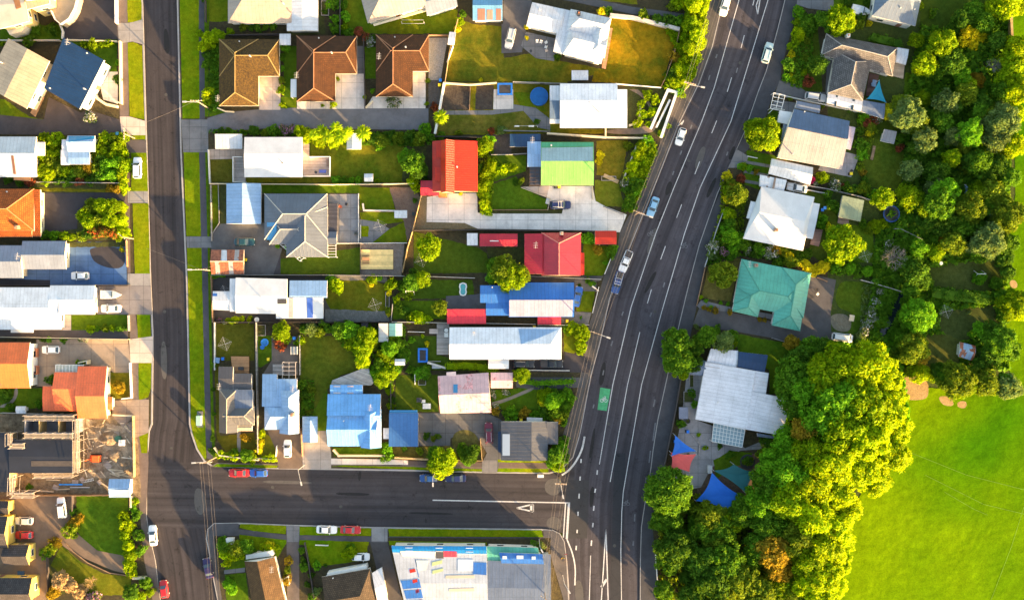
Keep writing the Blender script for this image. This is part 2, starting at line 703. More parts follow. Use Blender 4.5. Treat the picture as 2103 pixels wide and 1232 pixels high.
sheet('pavement', '1640 -60 1640 0 1631 45 1619 86 1613 109 1605 141 1603 166 1588 193 1574 236 1540 304 1496 345 1481 395 1478 454 1460 500 1448 548 1431 628 1423 666 1399 779 1389 840 1377 904 1366 954 1340 1080 1346 1144 1353 1240 1316 1240 1316 1153 1318 1082 1324 1042 1338 959 1342 924 1352 861 1372 770 1397 661 1415 586 1437 503 1454 454 1474 398 1529 273 1558 189 1574 148 1585 109 1599 57 1613 0 1630 -60', concrete((.058, .057, .064)), 3)

L = lambda p, m=GRASS, k=2, n='lawn': sheet(n, p, m, k)
# verges
for p in ('260 -40 290 -40 291 46 280 47 262 47', '262 88 274 87 292 95 296 246 266 239', '270 278 299 278 299 287 271 287', '269 313 301 314 304 393 270 393', '272 418 305 418 308 562 277 562', '281 646 308 646 310 690 300 697 283 697', '284 744 311 744 310 795 305 815 285 823', '285 890 305 886 302 930 290 930', '368 -40 408 -40 410 244 375 244', '377 313 409 313 413 485 383 485', '384 509 414 509 418 700 421 860 422 890 424 940 421 944 407 922 396 890 392 870 386 580',
          '437 958 568 961 571 955 445 952', '680 957 820 963 900 967 990 968 990 963 838 958 700 955', '1020 961 1126 962 1126 970 1020 969', '494 1075 588 1079 587 1096 520 1090 492 1083', '615 1080 763 1084 762 1100 615 1098', '797 1085 1112 1088 1116 1102 800 1101', '798 1110 1000 1113 1000 1119 800 1119', '615 1108 758 1112 756 1120 614 1118', '491 1097 560 1105 590 1108 590 1112 560 1160 492 1110'):
    L(p, GRASS_VERGE, 4, 'verge')
for p in ('421 313 427 313 431 500 437 790 442 940 436 940 431 790 425 500', '418 -40 430 -40 428 240 420 240'):
    L(p, GRASS_DEEP, 3, 'verge')

# left block
D = lambda p, m, k=4, n='driveway': sheet(n, p, m, k)
D('242 48 262 48 274 46 294 40 294 92 272 86 244 90', CONC)
D('157 -40 235 -40 242 82 128 82 128 60 150 40', DRIVE_DARK)
D('-40 232 90 246 100 200 166 232 180 226 246 246 250 278 -40 276', concrete((.075, .062, .062)))
D('246 240 266 240 298 249 299 278 250 278', CONC_PINK)
D('257 287 300 288 300 314 268 314', concrete((.10, .085, .085)))
L('-40 195 10 205 60 240 90 246 60 248 -40 236')
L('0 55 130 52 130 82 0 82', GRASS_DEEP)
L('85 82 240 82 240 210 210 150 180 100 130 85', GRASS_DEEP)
D('206 148 242 148 242 214 212 205 205 175', CONC_PALE, 5, 'patio')
D('62 376 262 372 262 398 62 396', BED, 2, 'flower_bed')
D('60 385 258 390 260 396 60 392', GRASS_DRY, 3, 'lawn')
D('83 396 258 396 256 412 175 416 160 440 158 470 84 480', DRIVE_DARK)
D('262 393 303 393 304 417 263 417', CONC)
D('76 286 262 286 264 392 76 375', BED, 1, 'flower_bed')
D('84 480 160 470 160 415 256 412 264 494 84 494', BED, 1, 'flower_bed')
D('136 497 260 497 261 585 0 585 0 573 46 572 46 553 136 553', CONC_BLUE)
D(curve('183 507 257 507 257 550 225 552 195 540 186 525'), DRIVE_DARK, 5)
D('136 497 257 497 257 507 136 508', BED, 5, 'flower_bed')
D('262 562 308 562 309 587 262 587', CONC)
D('195 587 310 587 312 646 262 646 200 645', concrete((.22, .20, .20), 3.2))
D('0 573 103 575 103 586 0 585', concrete((.03, .035, .05)), 5, 'path')
L('146 647 262 646 262 680 146 680', GRASS_DEEP)
D('128 647 146 647 146 680 128 680', CONC_PINK, 3, 'path')
D('-40 678 263 678 263 697 -40 694', concrete((.10, .085, .085)), 3, 'path')
D('75 697 263 697 268 745 268 765 232 765 219 752 114 748 112 793 75 793', concrete((.33, .26, .20), 5))
D('265 697 315 690 312 745 268 745', CONC_PINK)
L('220 765 266 765 266 818 220 818', GRASS_DRY)
D('231 822 306 820 305 888 275 900 231 855', concrete((.30, .235, .19), 3))
L('0 797 88 797 88 835 0 850', GRASS_DEEP)
D(curve('30 797 37 797 36 815 22 833 0 838 0 832 18 826 28 815'), concrete((.26, .235, .22)), 4, 'path')
D('-40 850 280 850 290 1020 -40 1020', DIRT, 2, 'bare_earth')
D('176 860 275 880 274 985 180 980', soil((.15, .105, .065), (.55, .45, .33), .5), 3, 'bare_earth')
D('20 1018 150 1020 150 1050 138 1075 170 1105 200 1130 262 1142 268 1180 230 1170 160 1140 120 1115 100 1130 95 1240 -40 1240 -40 1018', DRIVE_BROWN, 3)
D('105 1150 140 1215 80 1240 80 1150', BED, 2, 'flower_bed')
L('157 1018 262 1018 266 1100 255 1148 215 1140 175 1112 157 1090', GRASS_DEEP)
L('125 1117 165 1152 215 1178 268 1183 270 1222 180 1222 104 1160', lawn((.08, .12, .01), (.20, .19, .015), 1, .15))

# middle block
D('372 246 427 246 428 313 376 313', CONC_GREY)
D('382 486 433 486 434 509 384 509', CONC_GREY)
L('422 -40 468 -40 468 45 425 45')
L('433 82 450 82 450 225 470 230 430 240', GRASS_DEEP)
D('426 243 465 231 533 225 600 222 880 223 880 267 820 267 561 263 426 273', concrete((.155, .15, .16)))
D('532 157 576 157 576 226 532 226', CONC_PINK)
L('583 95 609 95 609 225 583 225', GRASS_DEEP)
L('576 200 609 200 609 224 576 224')
D('689 152 748 152 748 224 610 224 610 209 689 209', CONC_PALE)
D('733 95 748 95 748 160 733 160', CONC_GREY, 3, 'path')
L('749 97 772 97 772 162 749 162', GRASS_DEEP)
D('847 147 874 147 874 223 750 223 765 199 847 199', CONC_PALE)
D('882 78 920 78 914 110 905 165 880 165', GRAVEL, 3, 'path')
D('880 165 905 165 903 215 880 223', soil((.10, .085, .075), (.16, .14, .12)), 3, 'path')
L('703 -40 765 -40 758 70 703 70')
L('757 45 876 20 940 20 935 70 757 70')
D('590 60 612 64 665 0 668 70 590 74', BED, 3, 'flower_bed')
L('925 65 945 40 970 50 1030 55 1035 120 1090 110 1150 125 1250 145 1172 168 916 168', lawn((.085, .115, .010), (.21, .17, .015), 1, .25))
D('1035 -40 1095 -40 1090 20 1080 60 1072 108 1030 110 1030 50 1033 50', DRIVE)
D('1098 -10 1180 -10 1300 15 1400 28 1440 40 1400 35 1300 30 1180 5', DRIVE, 3, 'path')
L('1120 -40 1300 -40 1310 10 1180 -3', GRASS_DRY)
D('1080 66 1142 80 1138 126 1100 120 1070 95', CONC_GREY, 5, 'patio')
L('1256 33 1396 57 1358 178 1215 168 1220 148 1240 140', lawn((.12, .125, .008), (.34, .20, .010), 1, .22))
D('900 170 1165 168 1165 275 890 278', GRASS_DRY, 1, 'lawn')
D('910 176 966 176 963 226 903 228', soil((.05, .04, .035), (.10, .085, .07)), 3, 'flower_bed')
D('978 176 1014 176 1012 226 976 226', soil((.05, .04, .035), (.10, .085, .07)), 3, 'flower_bed')
D('900 228 1012 227 1055 215 1100 222 1130 245 1130 268 1105 262 1075 228 1010 236 900 236', CONC_GREY, 3, 'path')
D('1014 184 1054 184 1054 224 1013 225', CONC_PALE, 5, 'patio')
L('900 236 1010 236 1075 228 1105 262 1105 270 895 276', lawn((.09, .11, .012), (.21, .17, .03), 1, .2))
L('1054 190 1090 190 1125 230 1075 228')
L('1130 262 1240 266 1240 275 1130 275', GRASS_DRY)
D('1285 180 1380 178 1362 280 1245 278 1240 264 1288 262', BED, 2, 'flower_bed')
D(smooth_line('1292 184 1318 198 1334 220 1338 245 1330 262 1245 266 1245 276 1335 276 1350 262 1346 235 1332 205 1310 184'), concrete((.22, .165, .13)), 4, 'path')
L('1225 290 1290 288 1280 350 1272 368 1225 360', lawn((.12, .13, .012), (.28, .2, .02), 1, .25))
L('1222 370 1270 372 1283 425 1240 424 1222 412', lawn((.11, .15, .012), (.2, .2, .02), 1, .25))
D('1270 288 1300 288 1285 330 1272 368 1283 430 1300 436 1350 310 1340 286', BED, 1, 'flower_bed')
D('877 405 917 398 980 396 981 437 1006 439 1154 439 1156 430 1120 418 1128 383 1217 383 1223 413 1243 424 1287 441 1273 477 1200 473 981 470 954 458 876 456', concrete((.78, .73, .68), 3.6))
D('850 404 877 404 876 456 954 458 981 470 848 472 862 430', soil((.20, .16, .09), (.30, .25, .15)), 3, 'flower_bed')
L('1008 380 1060 362 1070 385 1125 410 1123 430 1006 430', GRASS_DEEP)
L('1000 318 1082 320 1080 352 1010 375', GRASS_DEEP)
D('1008 431 1155 431 1155 438 1008 438', BED, 3, 'flower_bed')
D('1072 384 1128 382 1145 384 1132 405 1118 403', CONC_PINK, 3, 'path')
D('1000 276 1050 276 1050 318 1000 318', soil((.10, .07, .055), (.16, .12, .10)), 3, 'bare_earth')
D('430 310 880 268 870 380 430 376', BED, 1, 'flower_bed')
L('636 290 830 295 826 375 636 376', lawn((.075, .125, .008), (.18, .17, .014), 1, .2))
L('430 328 478 326 478 374 430 374', lawn((.10, .10, .012), (.15, .13, .02)))
L('505 364 680 364 680 376 505 376', GRASS_DRY)
D('427 307 500 307 500 326 427 328', concrete((.42, .34, .29), 1.2), 3, 'path')
L('430 380 452 380 448 460 435 480 430 480')
D('452 380 467 380 467 470 448 460', BED, 3, 'flower_bed')
D('434 482 452 460 545 458 548 495 580 510 561 565 434 565', concrete((.12, .118, .12)))
L('536 380 740 380 740 397 536 397', GRASS_DEEP)
L('736 384 800 386 812 432 740 432')
L('738 436 836 436 832 455 780 462 742 452', GRASS)
L('765 498 800 470 832 455 836 497')
L('741 464 757 464 757 486 741 486', GRASS_VERGE, 5)
D('674 399 736 399 736 498 674 500', concrete((.27, .27, .28), 2.6), 4, 'patio')
D('736 450 775 456 800 470 765 498 736 498', CONC_GREY, 3, 'path')
D('800 385 848 385 862 405 848 470 836 497 830 455 812 430', soil((.18, .12, .09), (.3, .2, .15)), 2, 'flower_bed')
L('575 532 740 508 740 563 575 563', lawn((.06, .11, .01), (.10, .14, .012)))
D('740 500 830 500 825 567 740 567', soil((.22, .17, .14), (.34, .28, .24)), 2, 'flower_bed')
D('560 510 576 508 576 563 560 563', concrete((.07, .06, .065)), 3, 'path')
D('430 568 680 568 700 660 430 660', concrete((.06, .055, .055)), 2, 'path')
L('672 577 760 575 795 585 790 645 760 640 680 640 668 615', lawn((.085, .115, .008), (.15, .14, .012), 1, .2))
D('668 635 800 640 800 660 668 660', soil((.13, .13, .12), (.24, .24, .23)), 3, 'flower_bed')
D('680 565 795 566 795 582 760 575 690 576', soil((.16, .15, .13), (.26, .25, .23)), 3, 'flower_bed')
L('440 665 522 665 522 740 440 740', lawn((.085, .095, .012), (.14, .125, .015)))
L('440 740 450 740 452 895 522 888 528 945 470 940 445 900', lawn((.07, .08, .01), (.13, .11, .012)))
D('487 885 494 885 494 940 487 940', CONC_GREY, 4, 'path')
L('528 688 560 690 558 740 535 755 528 750', GRASS_DEEP)
D('558 690 612 690 612 770 540 768 558 740', concrete((.16, .13, .11)), 3, 'patio')
L('616 690 700 690 735 720 740 760 700 770 672 800 640 850 616 850', lawn((.07, .11, .01), (.15, .15, .015), 1, .12))
L('640 850 672 800 672 885 650 885', GRASS_DEEP)
L('530 885 565 900 568 940 530 945', GRASS_DRY)
D('548 882 618 884 622 962 572 962 565 920', concrete((.16, .115, .085)))
D('619 886 672 884 680 930 680 964 622 962', concrete((.36, .32, .29), 3.6))
L('683 918 800 918 800 938 686 936', GRASS_DEEP)
L('850 475 980 508 1000 520 1005 560 850 562', lawn((.055, .10, .01), (.09, .125, .012)))
D('1000 510 1078 508 1078 560 1010 565', BED, 2, 'flower_bed')
L('800 575 970 575 975 612 850 614', lawn((.05, .10, .01), (.075, .125, .012)))
D('916 608 975 605 1000 600 1000 635 916 635', concrete((.10, .095, .105)), 4, 'patio')
L('808 618 915 618 915 655 806 655', GRASS_DEEP)
D('996 566 1240 567 1230 578 996 578', concrete((.09, .085, .085)), 3, 'path')
L('1198 485 1222 504 1266 507 1245 556 1236 566 1200 566')
L('1186 598 1222 598 1216 640 1184 640')
D('1180 575 1225 575 1225 598 1180 598', concrete((.14, .13, .12)), 3)
D('1180 640 1215 642 1208 666 1150 664 1150 652 1180 652', concrete((.16, .15, .145)), 3)
L('1158 665 1200 668 1196 705 1172 735 1158 720')
D('1045 738 1160 738 1160 722 1195 730 1215 735 1210 765 1045 762', DRIVE_DARK, 3)
D('1060 774 1200 775 1200 795 1100 800 1060 795', concrete((.085, .085, .09)), 3)
L('838 690 897 690 897 728 925 735 1000 740 1000 760 840 760', lawn((.05, .10, .01), (.085, .12, .012)))
L('812 770 900 770 900 845 812 845', lawn((.06, .11, .01), (.11, .14, .012)))
L('1010 800 1110 795 1125 815 1105 850 1060 850 1010 835', GRASS_DEEP)
D(smooth_line('1010 826 1040 818 1080 800 1095 795 1097 800 1060 816 1030 828 1010 832'), concrete((.22, .2, .17)), 5, 'path')
D('860 848 1000 848 1030 862 1030 940 1020 970 990 970 990 950 1000 930 985 905 955 885 925 900 925 915 860 915', concrete((.115, .115, .12), 3))
D('990 945 1020 945 1021 969 990 969', CONC_GREY, 5)
D(curve('930 888 958 880 980 892 990 925 990 950 940 950 928 920'), lawn((.12, .11, .03), (.17, .14, .05)), 5, 'lawn')
L('800 918 925 915 930 942 800 942', lawn((.09, .09, .02), (.16, .13, .03)))
D('1022 943 1128 945 1128 950 1022 949', GRASS_VERGE, 4, 'verge')
D('1150 780 1172 790 1160 880 1140 862 1110 860 1110 800', BED, 2, 'flower_bed')

# bottom block
D('588 1079 612 1079 614 1110 615 1240 590 1240', concrete((.12, .10, .095)))
D('588 1079 615 1079 614 1112 590 1112', CONC_GREY, 5)
D('763 1083 796 1084 796 1112 763 1112', CONC, 5)
D('760 1112 796 1112 828 1240 790 1240', concrete((.075, .068, .068)))
L('625 1115 755 1120 755 1148 640 1165', GRASS_VERGE)
L('462 1110 520 1150 502 1165 462 1172', GRASS_DEEP)
L('462 1180 505 1175 512 1240 465 1240', GRASS_DEEP)
D('460 1170 503 1165 503 1174 460 1178', CONC_GREY, 3, 'path')

# right block
D('1640 -20 1712 -20 1712 24 1660 18 1636 10', CONC_GREY)
L('1690 -40 1790 -40 1790 30 1715 18', GRASS_DEEP)
L('1630 40 1680 60 1690 200 1640 190 1620 160 1622 110', lawn((.06, .10, .01), (.12, .14, .012)))
D('1601 166 1632 172 1655 188 1695 190 1700 110 1713 125 1700 214 1592 192', concrete((.12, .115, .115)))
D('1592 205 1635 212 1630 235 1580 225', CONC_GREY, 3)
L('1580 225 1600 228 1598 260 1572 250', GRASS_DEEP)
D('1512 306 1537 321 1530 345 1496 345', CONC_GREY)
D('1533 308 1600 322 1585 335 1578 358 1561 360 1560 390 1525 378 1535 330', GRASS_DEEP, 2, 'lawn')
for i in range(3):
    D(f'{1532 - i * 4} {330 + i * 19} {1583 - i * 4} {339 + i * 19} {1582 - i * 4} {345 + i * 19} {1531 - i * 4} {336 + i * 19}', CONC_GREY, 4)
D('1724 309 1765 320 1748 364 1680 350 1690 330 1728 346', concrete((.36, .34, .36), 2.8), 4, 'patio')
L('1770 230 1818 245 1840 262 1860 310 1850 390 1790 385 1765 360 1780 300', lawn((.06, .105, .01), (.12, .15, .015), 1, .12))
L('1860 150 1910 150 1900 250 1850 230', GRASS_DEEP)
L('1890 -40 2090 -40 2080 100 2010 110 1890 90', lawn((.045, .085, .01), (.075, .11, .012)))
L('1620 385 1700 400 1722 440 1720 520 1690 540 1660 520 1680 420', lawn((.05, .09, .01), (.09, .12, .015)))
L('1720 455 1790 470 1800 540 1700 540', GRASS_DEEP)
D('1525 378 1545 420 1527 490 1660 515 1660 528 1500 500 1480 455', BED, 2, 'flower_bed')
L('1455 545 1520 530 1500 620 1440 612', lawn((.11, .10, .025), (.17, .14, .04), 1, .25))
D('1431 628 1440 616 1505 632 1504 643 1440 636', CONC_GREY, 3, 'path')
D('1436 633 1470 637 1556 651 1643 680 1666 562 1717 575 1706 641 1707 681 1752 690 1750 705 1707 701 1616 703 1586 694 1513 681 1438 671 1423 666', concrete((.095, .09, .092)))
L(curve('1722 576 1760 578 1796 585 1795 610 1775 640 1760 690 1735 682 1760 645 1712 630', 3), lawn((.06, .12, .01), (.11, .15, .012)))
D(curve('1706 644 1745 645 1750 680 1720 682 1705 665', 3), soil((.2, .17, .12), (.3, .27, .2)), 3, 'flower_bed')
L('1510 685 1625 706 1625 800 1580 810 1580 760 1515 720', GRASS_DEEP)
D('1410 770 1450 742 1430 862 1480 880 1530 920 1600 890 1590 920 1520 925 1460 960 1440 1000 1390 1010 1378 960 1400 860', concrete((.30, .285, .29), 3))
D('1436 940 1470 935 1560 930 1590 1000 1500 1060 1430 1030', soil((.12, .085, .06), (.2, .14, .1)), 2, 'bare_earth')
L('1465 945 1500 925 1545 930 1540 950 1500 960 1470 985', GRASS_DEEP, 5)
D('1700 -300 3000 -300 3000 1500 1700 1500', soil((.05, .07, .016), (.09, .13, .025)), 0, 'ground')
L('1905 548 2060 530 2065 590 2035 600 1915 590', lawn((.06, .085, .015), (.10, .12, .03)), 2)
L('1895 690 1975 680 1970 745 1900 760', lawn((.08, .095, .02), (.12, .13, .03)), 2)
L('1930 640 2040 625 2060 690 1975 700 1930 680', lawn((.06, .08, .02), (.09, .11, .03)), 2)
L('1950 370 2050 365 2040 410 1960 405', GRASS_DEEP)
L('2075 -300 3000 -300 3000 830 2080 830 2060 620 2085 400', FIELD, 3, 'field')
L('1630 1500 1730 1100 1770 1010 1840 810 1850 790 2110 815 3000 800 3000 1500', FIELD, 4, 'field')
D(curve('1852 768 1905 775 1908 815 1890 822 1848 820', 2), SAND, 5, 'bare_earth')
for p in ('1925 812 1955 815 1960 835 1935 832', '1965 825 1985 822 1985 838 1968 838', '2073 575 2088 576 2090 592 2076 592'):
    D(curve(p, 2), SAND, 5, 'bare_earth')
o = sheet('creek', '1832 598 1856 600 1845 640 1835 660 1815 694 1803 690 1822 650', glass((.012, .018, .025), .12), 4)
sheet('creek', '1872 455 1885 458 1880 485 1872 480', glass((.012, .018, .025), .12), 4)

# ------------------------------------------------------------------ painted markings
PZ = .012


def mark(line, w=.17, m=LINE, z=PZ):
    mb = MB()
    p = pts(line, z)
    for a, b in zip(p, p[1:]):
        d = (b - a).xy.normalized()
        nn = Vector((-d.y, d.x, 0)) * w / 2
        mb.face([a - nn, b - nn, b + nn, a + nn])
    return structure(mb.build('road_marking', m))


mark('1560 -150 1518 0 1467 180 1441 250 1384 386 1346.6 480 1296 631 1258.5 790 1231 953')
mark('1615 -150 1577.5 0 1501 250 1437.8 386 1405.7 480 1359 640 1317.6 790 1280 1010 1277 1050 1275 1130 1276.5 1240')
mark('1314 682 1288.7 790 1253 989')
mark('1213 1140 1210 1240')
for p in ('1549 0 1546 12', '1528.6 73 1522 99', '1502.5 160 1493.5 189', '1472 248 1461.6 274', '1437 332 1427 358', '1400 420 1389.5 447.5', '1366.7 505.5 1356.7 533', '1337.8 594.5 1329.5 623'):
    mark(p)
for p in ('1227 965 1226 974', '1223 1003 1221.5 1011', '1220 1038 1219 1048', '1218 1073 1217 1082', '1215 1109 1214 1120', '1193.6 942 1193 950', '1191.7 978 1191 986', '1189.6 1013 1189 1023', '1187.2 1050 1187 1058.5', '1185.6 1087 1185 1094', '1183.6 1120 1183 1129'):
    mark(p, .3)
FAINT = plain((.13, .13, .14), .7, .25, .3, 3)
for p in ('1346 868 1341 905', '1336 925 1333 950', '1327 980 1325 1000', '1342 835 1345 820', '1304 1055 1303 1070', '1301 1110 1300 1120', '1470 120 1473 112', '1455 165 1458 155', '1400 310 1397 318', '1418 265 1421 257', '1384 352 1381 360', '1492 320 1495 312', '1456 470 1459 462', '1530 268 1534 256', '1512 150 1515 140', '1362 590 1365 580', '1335 650 1338 642', '1280 640 1277 648', '1258 700 1255 710', '1240 760 1238 770', '1220 830 1218 838'):
    mark(p, .3, FAINT)
mark('888.5 1026.5 1168 1032', .26)
mark('1168.6 1031 1164 1106', .5)
mark('1161.5 1033 1157 1103', .25)
mark(smooth_line('1164 1106 1176 1135 1182 1165 1180.6 1201'), .3)
mark(smooth_line('1200.6 896 1196 922 1183 948 1168 966 1154 975'), .42, z=GZ + .06)
mark('1061 1042.5 1095 1035 1095 1050 1061 1042.5', .32)
mark('1092 1035 1092 1050', .75)
mark('1244.5 1086 1235 1232', .24)
mark('1244.5 1086 1249 1232', .24)
mark('1235 1205 1246 1189', .6)
mark('1561 0 1556 30 1553 12 1561 -10', .22)
sheet('road_marking', '1233 795.6 1254 799 1246 843.4 1227 841', plain((.06, .30, .13), .7, .2), z=.0095)


def cycle_mark(x, y, m):
    """A painted bicycle: two wheels, frame, bars and saddle."""
    mb = MB()
    o = P(x, y, .0135)

    def st(a, b, w=.12):
        a, b = o + Vector((*a, 0)), o + Vector((*b, 0))
        d = (b - a).normalized()
        n = Vector((-d.y, d.x, 0)) * w / 2
        mb.face([a - n, b - n, b + n, a + n])
    for cx in (-.42, .42):
        q = [(cx + .36 * math.cos(k * .5236), -.35 + .36 * math.sin(k * .5236)) for k in range(13)]
        for a, b in zip(q, q[1:]):
            st(a, b)
    for a, b in (((-.42, -.35), (-.1, .2)), ((-.1, .2), (.32, .25)), ((.42, -.35), (.3, .5)), ((-.1, .2), (.02, -.3)), ((.02, -.3), (.32, .25)), ((-.42, -.35), (.02, -.3)), ((.12, .55), (.5, .5)), ((-.25, .3), (.05, .3))):
        st(a, b)
    structure(mb.build('road_marking', m))


for x, y, m in ((1337, 478, FAINT), (1405, 503, FAINT), (1240, 819, LINE), (1286, 1031, FAINT)):
    cycle_mark(x, y, m)
# faint pitch lines on the field
PITCH = plain((.17, .31, .03), .9, .3)
for p in ('1860 925 1985 975 2103 1005', '1900 975 2020 1035 2103 1055', '1940 1010 2000 1045 2028 1057', '2103 1040 2078 1120 2035 1232', '2083 20 2080 60'):
    mark(p, .07, PITCH, GZ + .075)

# worn pale surface, repairs and iron covers in the roads
PATCH = road_mat((.080, .075, .072), .6)
for p in ('1340 470 1352 468 1338 520 1326 522', '1440 300 1452 304 1436 350 1424 345', '330 700 342 702 344 780 331 776', '540 985 640 988 640 994 540 992', '1255 560 1266 562 1258 588 1246 586', '1120 985 1150 980 1158 1000 1140 1020 1118 1010', '1128 1060 1150 1062 1155 1085 1135 1088 1120 1078', '400 1000 418 1005 424 1040 412 1062 398 1040', '1180 1190 1196 1192 1200 1240 1182 1240'):
    sheet('road', curve(p, 2), PATCH, z=.0078)
DARKP = road_mat((.021, .020, .021), .6)
for p in ('1236 745 1246 742 1240 790 1228 792', '1218 880 1224 878 1216 940 1208 942', '1372 372 1382 375 1374 402 1364 400', '1466 365 1474 366 1456 408 1448 404', '737 966 743 968 740 988 735 985', '1212 1000 1222 998 1218 1040 1210 1042', '690 1010 760 1012 758 1018 690 1016', '840 1050 930 1053 930 1057 840 1055', '1340 560 1352 556 1330 600 1320 604', '335 60 345 60 350 110 338 112', '1505 300 1512 302 1502 330 1494 326'):
    sheet('road', curve(p, 2), DARKP, z=.0084)
IRON = plain((.06, .055, .05), .5, .3)


def round_sheet(name, x, y, r, m, z):
    mb = MB()
    c = P(x, y, z)
    mb.face([c + Vector((r * math.cos(k * .5236), r * math.sin(k * .5236), 0)) for k in range(12)])
    return mb.build(name, m)


for x, y in ((341, 195), (338, 640), (352, 920), (700, 1040), (560, 1000), (1250, 870), (1300, 760), (1415, 330), (1345, 640), (1262, 1120), (1520, 130)):
    o = round_sheet('manhole_cover', x, y, .38, IRON, .0125)
    want(o, 'round iron manhole cover in the asphalt', x, y, 'manhole cover', 'manhole covers', 'round iron manhole covers')
# ------------------------------------------------------------------ houses, sheds and other buildings
WHITE = plain((.72, .70, .66), .6, .06)
CREAM = plain((.66, .56, .38), .6, .06)
GREYW = plain((.42, .42, .42), .6, .08)
FASC = plain((.62, .60, .57), .5, .06)
PANE = glass()
FRAME = plain((.7, .7, .68), .5, .04)
DARKM = plain((.05, .05, .055), .6)
STEEL = plain((.45, .45, .46), .4)


def unit_box(name, m):
    mb = MB()
    mb.box((0, 0, 0), (1, 1, 1))
    me = mb.build(name, m)
    C.objects.unlink(me)
    return me


WIN, WPANE, DOOR = unit_box('window', FRAME), unit_box('pane', PANE), unit_box('door', plain((.25, .12, .08), .6))


